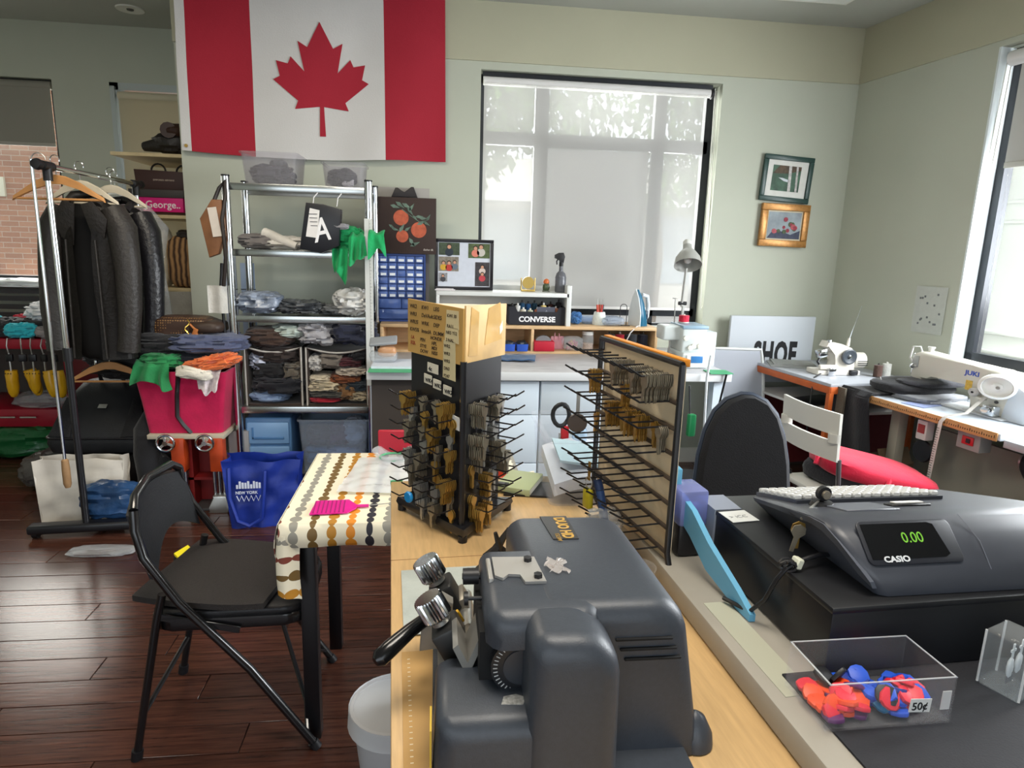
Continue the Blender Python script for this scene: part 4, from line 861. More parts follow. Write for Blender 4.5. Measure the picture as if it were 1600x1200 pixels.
# photo frame with prints
pf = T('photo_frame', 'black frame with several family snapshots on a white mat', 'picture frame', (.175, 4.20, 1.226))
BLK = mat('frame_black', '17151a', .3)
for q in ((-.185, .185, 0, .02), (-.185, .185, .295, .315), (-.185, -.165, .02, .295), (.165, .185, .02, .295)): P('frame_bar', B().bb(q[0], q[1], 0, .02, q[2], q[3], .003), BLK, pf)
P('mat_board', B().bb(-.165, .165, .008, .012, .02, .295), paper('c6cbd6'), pf)
def snap(x0, x1, z0, z1, bgc, figs):
    s_ = P('snapshot', B().bb(x0, x1, .0065, .008, z0, z1), mat('snap_'+bgc, bgc, .4, 0, .4, 60), pf)
    for fx, fz, rr_, body, hair in figs:
        P('figure_print', B().prism(circ(14, rr_*1.9, fx, fz-rr_*2.3, rr_*1.8), .0, .0006, Matrix.Translation((0, .0065, 0)) @ FRONT), mat('pr_'+body, body, .5), s_)
        P('figure_print', B().prism(circ(14, rr_*1.15, fx, fz+rr_*.25), .0, .0008, Matrix.Translation((0, .0065, 0)) @ FRONT), mat('pr_'+hair, hair, .5), s_)
        P('figure_print', B().prism(circ(14, rr_*.85, fx, fz), .0, .0011, Matrix.Translation((0, .0065, 0)) @ FRONT), mat('pr_skin', 'c08f74', .5), s_)
snap(-.16, -.03, .215, .292, '38452f', [(-.095, .265, .014, '1f2a35', '241a17')])
snap(-.16, -.035, .115, .205, '7d7568', [(-.13, .165, .011, 'c59a2c', '2a1e1a'), (-.095, .165, .012, 'b0352c', '2a1e1a'), (-.06, .17, .011, '5d6a78', '2a1e1a')])
snap(-.16, -.105, .05, .105, '8d8d90', [(-.133, .085, .009, '3a3a40', '2a1e1a')])
snap(.025, .16, .20, .29, '4c5a34', [(.07, .26, .013, 'd07a68', '2a1e1a'), (.105, .268, .014, 'b9b4ac', '2a1e1a')])
snap(.07, .16, .025, .175, '3a3538', [(.115, .145, .011, 'c9b8b0', '1c1615'), (.115, .10, .011, 'b23a44', '1c1615')])
O('magazine', B().bb(-.06, .06, -.03, .03, 0, .006).bb(-.055, .05, -.028, .028, .006, .011), paper('d2cdd0'), 'small pile of papers in front of the photo frame', 'paper', loc=(.055, 4.13, 1.226), rz=-6)
ck = T('desk_clock', 'small gold arched desk clock on the white shelf', 'clock', (.585, 4.20, 1.226))
GOLD = mat('gold_matte', 'c2a55c', .35, .6)
P('case', B().prism(rrect(-.045, .045, 0, .012, .004) , -.02, .02, FRONT, .002).lathe([(.028, -.012), (.038, -.012), (.038, .012), (.028, .012)], (0, 0, .055), 28, (0, 1, 0)), GOLD, ck)
P('dial', B().prism(circ(24, .029, 0, .055), -.004, .006, FRONT), paper('e6dfc6'), ck)
for k in (-1, 1): P('pillar', B().cyl((k*.044, 0, .01), (k*.044, 0, .085), .004, n=8), GOLD, ck)
P('hand', B().bb(-.001, .001, -.009, -.006, .055, .075), INK, ck); P('hand', B().bb(0, .014, -.009, -.006, .054, .056), INK, ck)
fgn = T('figurine', 'small painted figurine beside the gold clock', 'figurine', (.70, 4.18, 1.226))
P('body', B().blob((0, 0, .03), (.022, .018, .03), .1, 4, 2, 18, 12, .9), mat('fig_green', '3d4a30', .4, 0, .4, 60), fgn); P('head', B().blob((0, 0, .065), (.019, .017, .018), .08, 4, 3, 18, 12, .95), mat('fig_orange', 'c2642f', .4, 0, .3, 60), fgn); P('base', B().cyl((0, 0, 0), (0, 0, .008), .024, n=14), mat('fig_base', '7a7f74', .5), fgn)
sb = T('spray_bottle', 'dark glass spray bottle with black trigger on the white shelf', 'spray bottle', (.79, 4.17, 1.226))
P('bottle', B().lathe([(.001, 0), (.034, .002), (.036, .02), (.036, .095), (.028, .12), (.013, .135), (.012, .165), (.001, .165)], n=20), clear('smoke_glass', '8b8d94', .08, .55), sb)
P('liquid', B().lathe([(.001, .004), (.031, .006), (.031, .06), (.001, .06)], n=18), mat('dark_liquid', '22242e', .2), sb)
P('spray_head', B().cyl((0, 0, .165), (0, 0, .19), .014, n=12).prism([(-.045, .235), (-.045, .215), (-.012, .205), (-.012, .185), (.014, .185), (.022, .225), (.012, .25), (-.02, .248)], -.01, .01, FRONT, .003), BLACKP, sb)
P('trigger', B().tube([(-.02, 0, .212), (-.03, 0, .195), (-.027, 0, .175)], .005, 6), BLACKP, sb)
# thread box
cvb = T('thread_box', 'black open cardboard box lettered in white full of thread spools', 'box', (.635, 4.09, 1.021))
KB = mat('card_black', '1d1d25', .55)
P('front', B().prism([(-.18, 0), (.18, 0), (.18, .115), (.14, .115), (.125, .085), (-.125, .085), (-.14, .115), (-.18, .115)], -.003, 0, FRONT), KB, cvb)
P('back', B().bb(-.18, .18, .177, .18, 0, .115), KB, cvb); P('bottom', B().bb(-.18, .18, 0, .18, 0, .003), KB, cvb)
for k in (-1, 1): P('side', B().bb(k*.18-.0015, k*.18+.0015, 0, .18, 0, .115), KB, cvb)
text('lettering', 'CONVERSE', .046, paper('e6e6ea'), cvb, (0, -.001, .022), bold=.0016, align='CENTER', sx=1.02)
P('card_panel', B().bb(-.0, .115, .012, .014, .03, .115), mat('card_grey', '4d4f5c', .6), cvb); text('lettering', 'A', .03, paper('8d8f98'), cvb, (.05, .0115, .075))
def spool(label, loc, c, r=.02, h=.07, group=None, cone=True, m=None):
    t = T('thread_spool', label, 'thread spool', loc, 0, group)
    P('thread', B().lathe([(.004, .004), (r, .006), (r*(.72 if cone else 1), h*.86), (.006, h*.9)], n=16), m or cloth(c, .5), t)
    P('core', B().lathe([(.004, 0), (r*1.05, 0), (r*1.05, .005), (.007, .006), (.006, h), (.001, h)], n=14), mat('core_'+('w' if c[0] in '89abcdef' else 'k'), 'd8d6d0' if c[0] in '89abcdef' else '3a3634', .5), t)
    return t
for i, (x, y_, c, h, l) in enumerate(((-.15, .09, '3c3e44', .125, 'black spool at the left end'), (-.12, .05, 'd6d6d4', .13, 'tall white spool'), (-.085, .10, '1f4a6b', .145, 'dark blue spool at the left'), (-.085, .035, 'd9d3c2', .105, 'short cream spool in front'), (-.045, .1, '24568a', .14, 'blue spool'), (-.04, .035, 'c2c4a8', .10, 'short pale green spool in front'), (-.005, .1, '1c3f52', .145, 'teal spool'), (.005, .035, 'b0664f', .105, 'short rust spool in front'), (.045, .04, 'e0c878', .135, 'yellow spool'), (.045, .11, '2a2c34', .14, 'black spool in the middle'), (.085, .05, 'c4c6c4', .11, 'pale grey spool'), (.10, .1, '4a2a24', .14, 'dark brown spool'), (.125, .045, 'a8684c', .115, 'short tan spool at the right'), (.15, .09, '16161a', .155, 'tall black spool at the right end'))):
    spool(l + ' in the black thread box', (.635+x, 4.09+y_, 1.025), c, .0185, h, 'spools in the black thread box', False)
# things in the wood compartments
def bin_(label, x, w, c, y_=4.075):
    t = T('parts_bin', label, 'bin', (x, y_, .862), 0, 'small bins in the bench shelf')
    P('tray', B().rings([[(a, d, z) for a, d in rrect(-u, u, -v, v, .006, 2)] for u, v, z in ((w*.45, .045, 0), (w*.5, .05, .045), (w*.5-.003, .047, .045), (w*.45-.003, .042, .004))]), plastic(c, .4), t)
    P('contents', B().blob((0, .005, .035), (w*.4, .04, .022), .3, 5, int(x*100), 18, 10), mat('bits_dark', '2c3038', .5, 0, .5, 60), t)
bin_('left blue bin in the wood shelf compartment', .455, .08, '2f55b4'); bin_('right blue bin in the wood shelf compartment', .54, .075, '2f55b4')
rb = T('red_box', 'red cardboard box with grey insert in the wood shelf', 'box', (.68, 4.10, .862)); P('box', B().bb(-.065, .065, -.06, .06, 0, .062, .003), plastic('b3142e', .5), rb); P('insert', B().prism(arc2 if False else circ(16, .05, 0, .062, .032), -.02, .02, FRONT), mat('felt_grey', '76797c', .8), rb)
O('notepad', B().box((0, 0, .042), (.085, .012, .085), .002, 1, (-8, 0, 0)).bb(-.02, -.014, -.006, 0, .06, .11).bb(.008, .014, -.006, 0, .06, .105), paper('c9929a'), 'pink patterned notepad standing in the wood shelf', 'notepad', loc=(.78, 4.14, .862))
rbd = T('rubber_bands', 'clear bag of pink and yellow rubber bands in the wood shelf', 'rubber bands', (.87, 4.10, .862))
rg = random.Random(2)
for k in range(7):
    q = Euler((rg.uniform(0, 3), rg.uniform(0, 3), 0)).to_matrix()
    P('band', B().tube([Vector((0, 0, .032)) + Vector((rg.uniform(-.01, .01),)*3) + q @ Vector((.034*math.cos(i*.5236), .02*math.sin(i*.5236), 0)) for i in range(12)], .003, 5, True), plastic(('c86478', 'd0a060', 'b8506a')[k % 3], .6), rbd)
P('bag', B().blob((0, 0, .045), (.065, .045, .045), .12, 3, 4), FILM, rbd)
jr = T('jar', 'clear plastic jar with a white lid in the wood shelf', 'jar', (.975, 4.12, .862)); P('body', B().lathe([(.001, 0), (.038, 0), (.04, .08), (.034, .1), (.001, .1)], n=20), FILM, jr); P('lid', B().cyl((0, 0, .1), (0, 0, .122), .036, n=20), WHITEP, jr); P('contents', B().cyl((0, 0, .004), (0, 0, .045), .035, n=16), mat('jar_bits', 'c6a48c', .7, 0, .3, 80), jr)
for x, c, r, l in ((1.12, '22222a', .035, 'black thread cone left of the red one'), (1.19, 'b0142c', .03, 'red thread cone'), (1.265, '2c3036', .04, 'large charcoal thread cone right of the red one'), (1.345, '1a1c2c', .034, 'navy thread cone at the right end')): spool(l + ' in the wood shelf', (x, 4.13, .862), c, r, .12, 'thread cones in the wood shelf', False)
# bench-top things
O('denim_scrap', B().sheet(lambda u, v: (-.13+.26*u, -.09+.18*v, .012+.012*noise.noise((u*4, v*4, 0))), 14, 10, .006), cloth('38587e'), 'blue denim scrap lying on the workbench', 'cloth', loc=(.46, 3.82, .85), rz=-10)
O('cutting_mat', B().bb(-.13, .12, -.06, .06, 0, .004), mat('mat_green', '4da676', .6), 'small green mat at the left front corner of the workbench', 'mat', loc=(-.22, 3.44, .846))
O('paper_stack', B().bb(-.14, .13, -.14, .1, 0, .012), paper('ccd3de'), 'white paper stack on the left end of the workbench', 'paper', loc=(-.2, 3.60, .851))
cs = T('shoe_cover', 'clear case with tan lenses standing on the paper stack', 'case', (-.285, 3.60, .864)); P('lid', B().prism(rrect(-.08, .07, 0, .07, .03), .0, .16, Matrix.Translation((0, 0, .075)) @ Matrix.Rotation(R(8), 4, 'Y') @ Matrix.Translation((0, -.06, 0)), .004) if False else B().box((0, 0, .115), (.15, .09, .018), .008, 3, (18, -6, 0)), mat('case_grey', '8f9398', .4), cs); P('tray', B().blob((0, 0, .03), (.075, .045, .03), .05, 3, 2, 20, 12, .5), FILM, cs); P('lens', B().blob((.02, -.01, .06), (.05, .03, .03), .05, 3, 3, 18, 12, .7), mat('tan_lens', 'b98a64', .3), cs)
# along the window
pp = T('tool_pot', 'white pot of orange and red handled tools on the wood shelf', 'pot', (1.06, 4.18, 1.021)); P('pot', B().lathe([(.001, 0), (.045, 0), (.048, .02), (.036, .08), (.033, .085), (.03, .08), (.04, .015), (.001, .01)], n=18), mat('pot_white', 'd3d8d2', .4, 0, .12, 60), pp)
for k, (x, c) in enumerate(((-.018, 'b8402a'), (0, 'c05a3c'), (.014, 'b03024'), (.024, '3a3f4a'))): tl = P('tool_handle', B().cyl((x*.6, .01*(k % 2), .05), (x, .01*(k % 2), .13), .007, n=8), plastic(c, .35), pp); P('tool_shaft', B().cyl((x, .01*(k % 2), .13), (x*1.2, .01*(k % 2), .165), .002, n=6), STEEL, tl)
tub('tray', 'shallow clear tray behind the tool pot', (1.08, 4.26, 1.021), .26, .12, .045, CLEARB)
heap('wire_bits', 'blue and green wire bundle at the end of the white shelf', 'wires', (.905, 4.18, 1.021), (.03, .035, .032), '3a6aa0', 131, .35)
heap('clear_shell', 'clear rounded plastic shell beside the wire stand', 'plastic', (1.14, 4.13, 1.021), (.07, .05, .028), 'c9ced6', 132, .1, m=clear('shell_clear', 'd2dae4', .1, .6))
O('wire_stand', B().tube([(.0, -.02, 0)] + [(.0, -.02, .08)] + arc((.022, -.02, .12), .022, 180, 0, 8) + [(.044, -.02, .02), (.044, -.02, .0)], .0025, 6).tube([(-.01, -.02, .003), (.07, -.02, .003)], .003, 6), BLACKM, 'black wire loop stand beside the iron', 'stand', loc=(1.18, 4.14, 1.021))
ir = T('steam_iron', 'blue and white steam iron standing upright on the wood shelf', 'iron', (1.315, 4.16, 1.021), -62)
b = B(); rr = []
for z, w_, d0, d1 in ((0, .05, -.03, .06), (.03, .056, -.035, .045), (.09, .05, -.035, .03), (.15, .036, -.03, .02), (.2, .018, -.025, .005), (.235, .004, -.022, -.012)): rr.append([(x, y_, z) for x, y_ in rrect(-w_, w_, d0, d1, min(w_*.8, (d1-d0)*.4), 3)])
P('body', b.rings(rr), mat('iron_blue', '1f6484', .3), ir); P('sole_plate', B().prism([(-.055, 0), (.055, 0), (.055, .09), (.03, .18), (0, .24), (-.03, .18), (-.055, .09)], 0, .008, Matrix.Translation((0, -.03, 0)) @ FRONT, .002), mat('iron_white', 'd4dade', .3), ir)
P('handle', B().tube([(0, .02, .2), (0, .07, .19), (0, .085, .13), (0, .08, .06), (0, .05, .02)], .014, 10), mat('iron_white', 'd4dade', .3), ir); P('water_window', B().box((.03, .035, .07), (.03, .02, .06), .006), mat('iron_dark', '26384c', .2), ir)
P('power_cord', B().tube([(.0, .07, .02), (.03, -.0, .008), (.06, -.07, .003), (.08, -.14, -.03), (.10, -.2, -.09), (.13, -.26, -.14)], .004, 6), paper('d5d2d0'), ir)
# desk lamp
dl = T('desk_lamp', 'silver adjustable desk lamp standing by the right end of the window', 'lamp', (1.54, 4.0, .845))
LM = mat('lamp_silver', 'b9bab6', .3, .5)
P('base', B().lathe([(.001, 0), (.075, 0), (.075, .015), (.03, .025), (.001, .025)], n=24), LM, dl); P('lower_arm', B().cyl((0, 0, .02), (.01, 0, .34), .007, n=10).cyl((.015, .01, .02), (.022, .01, .34), .004, n=8), LM, dl); P('joint', B().cyl((-.02, 0, .34), (.03, 0, .34), .012, n=10), BLACKP, dl); P('upper_arm', B().cyl((.0, 0, .32), (.0, -.03, .56), .008, n=10), LM, dl)
P('spring', B().tube([(.014+.004*math.cos(i*1.2), .005*math.sin(i*1.2), .10+i*.004) for i in range(50)], .0012, 4), STEEL, dl)
P('shade', B().lathe([(.026, .10), (.03, .06), (.05, .04), (.075, .0), (.085, -.05), (.083, -.05), (.072, .0), (.045, .035), (.02, .055)], (.0, -.04, .62), 28, (.1, .5, .82)), mat('shade_grey', 'a9a9a4', .35, .2), dl); P('cap', B().lathe([(.001, .125), (.02, .125), (.027, .115), (.027, .09), (.001, .09)], (.0, -.04, .62), 20, (.1, .5, .82)), mat('shade_white', 'cfcfca', .4), dl); P('bulb', B().lathe([(.001, -.035), (.02, -.025), (.025, -.005), (.015, .03), (.001, .03)], (.0, -.04, .62), 16, (.1, .5, .82)), mat('bulb_white', 'dcdcd8', .3), dl)
# overlock machine
ov = T('overlock_machine', 'white overlock sewing machine at the right end of the workbench', 'sewing machine', (1.43, 3.70, .846))
OVM = mat('machine_white', 'c9d0cf', .35); GRY = mat('machine_grey', '7f8b94', .35)
P('base', B().bb(-.03, .14, -.14, .12, 0, .09, .012, 3), OVM, ov); P('bed', B().bb(-.12, -.02, -.10, .06, .0, .055, .01), OVM, ov); P('column', B().bb(-.02, .13, -.09, .12, .085, .24, .012, 3), OVM, ov); P('head', B().bb(-.12, .0, -.05, .08, .15, .235, .012, 3), OVM, ov); P('thread_deck', B().bb(-.02, .135, -.095, .12, .222, .242, .004), mat('deck_blue', '8ba5b8', .35), ov)
for k, (x, z) in enumerate(((.0, .17), (.05, .125), (.085, .125), (.03, .115))): P('dial', B().lathe([(.001, 0), (.014, 0), (.015, .014), (.001, .016)], (x, -.09, z), 14, (0, -1, 0)), mat('dial_pale', 'd7d6cc', .4), ov)
P('front_panel', B().box((.055, -.145, .045), (.12, .006, .07), .003, 2), WHITEP, ov); P('display', B().box((.055, -.149, .055), (.07, .003, .04), .001), mat('screen_blue', '3d76b0', .2), ov); P('needle_bar', B().cyl((-.07, -.03, .06), (-.07, -.03, .16), .005, n=8), STEEL, ov); P('presser_lever', B().box((-.05, -.03, .065), (.02, .03, .02), .003), STEEL, ov); P('handwheel', B().lathe([(.001, 0), (.04, 0), (.04, .02), (.001, .025)], (.13, .03, .13), 20, (1, 0, 0)), OVM, ov)
P('thread_mast', B().cyl((-.01, .08, .22), (-.015, .08, .38), .003, n=6).box((-.015, .08, .385), (.03, .01, .006), .001), STEEL, ov)
spool('red thread spool on top of the white overlock machine', (1.47, 3.76, 1.09), 'c4203c', .03, .05, cone=False)
O('white_box', B().bb(-.045, .045, -.09, .09, 0, .2, .004), mat('box_pale', 'c9d2d6', .5), 'tall pale box at the right end of the workbench', 'box', loc=(1.595, 3.75, .846))
O('cutting_mat', B().bb(-.07, .06, -.06, .05, 0, .005), mat('mat_green', '4da676', .6), 'small green mat at the right front corner of the workbench', 'mat', loc=(1.58, 3.46, .846))
O('power_cable', B().tube([(0, 0, 0), (-.02, .02, -.2), (.01, .03, -.45), (.06, .02, -.7), (.02, 0, -.84)], .006, 6), BLACKP, 'black power cable hanging from the right end of the workbench', 'cable', loc=(1.60, 3.40, .845))
O('power_cable', B().tube([(0, 0, .12), (-.02, -.02, 0), (.0, .0, -.3), (.03, .02, -.6), (.04, .0, -.83)], .007, 6), paper('cdd5dc'), 'white power cable hanging beside the black one at the workbench', 'cable', loc=(1.50, 3.40, .83))
# ================================================================== right side
pc1 = T('picture', 'green framed picture of birch trunks by the water, tilted on the back wall', 'picture', (2.35, 4.388, 2.005))
def frame(t, w, h, fw, m, d, tilt):
    for q in ((-w/2, w/2, -h/2, -h/2+fw), (-w/2, w/2, h/2-fw, h/2), (-w/2, -w/2+fw, -h/2+fw, h/2-fw), (w/2-fw, w/2, -h/2+fw, h/2-fw)): P('frame_bar', B().bb(q[0], q[1], -d, 0, q[2], q[3], .004), m, t)
    t.rotation_euler = (0, R(tilt), 0)
frame(pc1, .355, .30, .032, mat('frame_green', '26413c', .35), .022, 3)
P('mat_board', B().bb(-.145, .145, -.010, -.004, -.118, .118), paper('d2d2cc'), pc1)
im = P('image', B().bb(-.105, .095, -.012, -.010, -.08, .085), mat('img_green', '3d5a48', .6, 0, .5, 18), pc1)
P('image_shape', B().prism([(-.105, .03), (-.06, .085), (.095, .085), (.095, .06), (0, .035)], .012, .013, FRONT), mat('img_brown', '4a3a28', .6, 0, .5, 40), im)
for x, w_ in ((.02, .03), (.07, .024)): P('image_shape', B().prism([(x-w_/2+.01, -.08), (x+w_/2, -.08), (x+w_/2-.01, .085), (x-w_/2, .085)], .013, .0145, FRONT), mat('img_birch', 'b9b6b4', .6, 0, .35, 50), im)
P('image_shape', B().prism([(-.06, .005), (-.02, -.015), (.01, -.02), (.01, -.005), (-.03, .005)], .012, .0135, FRONT), mat('img_white', 'c4cbd0', .6), im)
pc2 = T('picture', 'gold framed painting of red flowers hung below the green framed one', 'picture', (2.365, 4.388, 1.70))
frame(pc2, .345, .285, .045, mat('frame_gold', 'a5753e', .35, .4, .2, 60), .03, 1)
P('liner', B().bb(-.13, .13, -.018, -.006, -.10, .10), paper('c9bfa6'), pc2)
im = P('image', B().bb(-.118, .118, -.02, -.018, -.088, .088), mat('img_sky', '8a949a', .6, 0, .25, 14), pc2)
P('image_shape', B().prism([(-.118, -.088), (.118, -.088), (.118, -.03), (.05, -.06), (-.05, -.03), (-.09, -.05)], .02, .021, FRONT), mat('img_indigo', '33384e', .6, 0, .4, 40), im)
rg = random.Random(9)
for k in range(14):
    x, z = rg.uniform(-.09, .10), rg.uniform(-.045, .045); P('image_shape', B().prism(circ(9, rg.uniform(.010, .02), x, z + x*.3), .021, .0216+k*.0002, FRONT), mat('img_flower%d' % (k % 3), ('8a2436', '3f4f30', 'a84a52')[k % 3], .6, 0, .4, 90), im)
sgn = T('sign_board', 'white sign board with black lettering standing behind the small sewing machine', 'sign', (2.33, 4.30, .62))
P('board', B().bb(-.31, .31, 0, .03, 0, .465, .004), mat('sign_white', 'c3c9d0', .5), sgn)
text('lettering', 'SHOE', .235, INK, sgn, (-.125, -.002, .12), bold=.011, sx=.50, space=1.12)
nt_ = T('notice', 'white paper sheet with small drawings pinned to the right wall', 'paper', wl(-.004, -.83, 1.07), WR)
P('sheet', B().bb(-.002, 0, -.105, .11, 0, .275), paper('b9bdb6'), nt_)
rg = random.Random(4)
for k in range(14): P('drawing', B().bb(-.003, -.002, (y_ := rg.uniform(-.09, .08)), y_+.012, (z_ := rg.uniform(.03, .24)), z_+.012), mat('pencil', '6f7274', .8), nt_)
# moulded chair
mc = T('shell_chair', 'pale grey shell chair with white rim against the back wall', 'chair', (1.995, 3.92, 0), -8)
GS = mat('shell_grey', 'a3a8b2', .5); WS = mat('rim_white', 'd0d3d2', .4)
def seatp(u, v):
    x = (u-.5)*.36*(1-.12*abs(2*v-1)**3)
    if v < .5: yy, zz = -.22+.40*(v/.5), .47-.02*math.sin(PI*v/.5)
    else: yy, zz = .18+.09*((v-.5)/.5), .47+.40*((v-.5)/.5)
    return (x, yy, zz + .03*(2*u-1)**2*(1 if v < .5 else .0) )
P('shell', B().sheet(seatp, 12, 20, .008, (0, .4, 1)), GS, mc)
rim = [seatp(0, v/16) for v in range(17)] + [seatp(u/6, 1) for u in range(1, 6)] + [seatp(1, 1-v/16) for v in range(17)] + [seatp(1-u/6, 0) for u in range(1, 6)]
P('rim', B().tube(rim, .011, 6, True), WS, mc)
for x in (-.14, .14):
    for y0, y1 in ((-.12, -.2), (.12, .2)): P('leg', B().cyl((x, y0, .46), (x*1.2, y1, 0), .011, n=10), CHROME, mc)
# orange framed table with blind stitch machine
ot = T('machine_table', 'table with orange steel frame carrying the small white sewing machine', 'table', (2.8, 4.4, 0), WR)
ORF = mat('orange_steel', 'b85a26', .45, 0, .1, 10)
P('tabletop', B().bb(-.66, -.04, -.88, -.10, .765, .785, .003), mat('table_grey', 'a9adb4', .35), ot)
P('frame_front', B().bb(-.665, -.64, -.88, -.10, .725, .765, .002), ORF, ot); P('frame_side', B().bb(-.66, -.04, -.885, -.86, .725, .765, .002), ORF, ot)
for lx, ly in ((-.655, -.875), (-.655, -.12), (-.06, -.875), (-.06, -.12)): P('leg', B().bb(lx-.014, lx+.014, ly-.014, ly+.014, 0, .73), ORF, ot)
P('under_shelf', B().bb(-.64, -.06, -.86, -.12, .585, .60), mat('shelf_white', 'c2bfba', .5), ot); P('back_sheet', B().bb(-.1, -.09, -.86, -.12, .05, .72), mat('maroon_sheet', '5c1c20', .6), ot); P('side_sheet', B().bb(-.6, -.06, -.14, -.13, .05, .58), mat('maroon_sheet', '5c1c20', .6), ot)
O('paper_pad', B().bb(-.14, .12, -.1, .1, 0, .012).bb(-.12, .14, -.09, .11, .012, .022), paper('8d8f8c'), 'stack of grey paper pads on the orange framed table', 'paper', loc=wl(-.50, -.30, .786), rz=-20)
O('laptop_sleeve', B().bb(-.16, .16, -.1, .1, 0, .012, .003), BLACKP, 'thin black folder on the shelf of the orange framed table', 'folder', loc=wl(-.47, -.55, .601), rz=20)
bs = T('blindstitch_machine', 'small cream blind stitch sewing machine on the orange framed table', 'sewing machine', wl(-.42, -.58, .786), 0)
CRM = mat('machine_cream', 'cfcac0', .35)
P('base', B().bb(-.13, .15, -.07, .06, 0, .03, .006), CRM, bs)
P('body', B().prism([(-.02, .02), (.13, .02), (.135, .13), (.10, .165), (.03, .19), (-.06, .205), (-.075, .17), (.0, .13), (.01, .08)], -.05, .04, FRONT, .012), CRM, bs)
P('motor', B().lathe([(.001, 0), (.045, 0), (.05, .02), (.05, .07), (.001, .08)], (.13, .0, .085), 20, (1, 0, 0)), CRM, bs)
P('handwheel', B().lathe([(.012, .0), (.045, .0), (.048, .016), (.04, .02), (.012, .012)], (.07, -.05, .115), 24, (0, -1, 0)), mat('wheel_grey', '3d434a', .35), bs); P('wheel_hub', B().lathe([(.001, 0), (.014, 0), (.012, .02), (.001, .022)], (.07, -.05, .115), 14, (0, -1, 0)), CHROME, bs)
P('needle_head', B().box((-.09, -.02, .13), (.06, .05, .05), .008, 2, (0, -15, 0)), CHROME, bs); P('presser', B().tube([(-.10, -.03, .11), (-.12, -.04, .08), (-.10, -.05, .05), (-.06, -.05, .04)], .009, 8), BLACKP, bs); P('feed_arm', B().box((-.06, -.06, .05), (.12, .03, .03), .008), CRM, bs); P('lower_block', B().box((-.045, -.07, .025), (.05, .04, .05), .006), CHROME, bs); P('tension_dial', B().lathe([(.001, 0), (.014, 0), (.012, .014), (.001, .016)], (-.05, -.03, .2), 12, (0, 0, 1)), CHROME, bs); P('vent', B().bb(.14, .205, -.052, -.049, .06, .064).bb(.14, .205, -.052, -.049, .072, .076).bb(.14, .205, -.052, -.049, .084, .088), BLACKP, bs); P('power_plug', B().box((.10, -.075, .02), (.05, .03, .03), .006), BLACKP, bs)
P('thread_mast', B().tube([(.10, .02, .17), (.12, .02, .26), (.17, .03, .42)], .0025, 6), CHROME, bs); P('mast_knob', B().cyl((.104, .02, .17), (.108, .02, .22), .012, .008, n=10), CRM, bs)
P('pedal_cable', B().tube([(-.10, -.06, .01), (-.2, -.15, .0), (-.235, -.2, -.08), (-.24, -.21, -.35)], .005, 6), BLACKP, bs)
spool('brown thread spool standing between the two sewing machines', wl(-.20, -.72, .786), '4a342c', .025, .085, cone=False); spool('white thread spool standing behind the black trousers', wl(-.10, -.68, .786), 'd2d2cc', .026, .085, cone=False)
# sewing table
st = T('sewing_table', 'white topped industrial sewing table with a ruler printed wooden edge', 'table', (2.8, 4.4, 0), WR)
P('tabletop', B().bb(-.57, -.03, -1.84, -.93, .725, .76, .006), mat('laminate_blue', 'ccd6e2', .18), st)
EDG = mat('edge_wood', 'b98c58', .5, 0, .15, 20, stretch=(3, 30, 3))
P('edge_band', B().bb(-.578, -.57, -1.83, -.94, .722, .762, .003), EDG, st)
tag(P('ruler_marks', (lambda b: [b.bb(-.5795, -.578, -1.82+k*.012, -1.8175+k*.012, .735, .743+.006*(k % 5 == 0)) for k in range(72)] and b)(B()), INK, st), kind='stuff')
P('extension', B().bb(-.555, -.03, -2.6, -1.845, .70, .735, .004), mat('ext_grey', 'a7acb2', .3), st)
STG = mat('stand_grey', 'a29e90', .5)
for ly in (-1.12, -2.52): P('stand_leg', B().bb(-.42, -.36, ly-.03, ly+.03, 0, .725, .004), STG, st); P('stand_foot', B().bb(-.55, -.08, ly-.035, ly+.035, 0, .05, .006), STG, st)
P('stretcher', B().bb(-.36, -.33, -2.52, -1.12, .1, .15), STG, st)
P('stand_panel', B().bb(-.30, -.28, -2.3, -1.28, .12, .62), mat('panel_olive', '8b877a', .6), st)
P('motor', B().lathe([(.001, 0), (.07, .0), (.085, .03), (.085, .15), (.06, .18), (.001, .18)], (-.32, -1.98, .60), 24, (0, 1, 0)), mat('motor_black', '24262b', .45), st); P('motor_pulley', B().lathe([(.001, 0), (.045, 0), (.045, .02), (.001, .02)], (-.32, -1.80, .60), 18, (0, 1, 0)), STEEL, st)
sw = P('switch_box', B().bb(-.53, -.46, -1.72, -1.60, .63, .715, .004), mat('switch_grey', '8f8f8c', .5), st); P('switch_button', B().bb(-.536, -.53, -1.69, -1.63, .655, .695, .003), plastic('b01a20', .4), sw); P('switch_toggle', B().bb(-.54, -.536, -1.675, -1.655, .665, .685), BLACKP, sw)
sw = P('socket_box', B().bb(-.52, -.47, -1.42, -1.36, .60, .70, .004), mat('switch_pale', 'c4c4c0', .5), st); P('socket_face', B().bb(-.524, -.52, -1.41, -1.37, .635, .68), plastic('8c2a26', .4), sw)
P('belt_wheel', B().lathe([(.02, -.008), (.055, -.008), (.06, 0), (.055, .008), (.02, .008)], (-.47, -1.37, .53), 20, (1, 0, 0)), BLACKP, st)
du = T('drawer_unit', 'grey drawer unit with label holders under the sewing table', 'drawer unit', wl(-.40, -2.15, 0), WR)
P('body', B().bb(-.05, .08, -.3, .22, 0, .42, .006), mat('unit_grey', '6e6a68', .5), du)
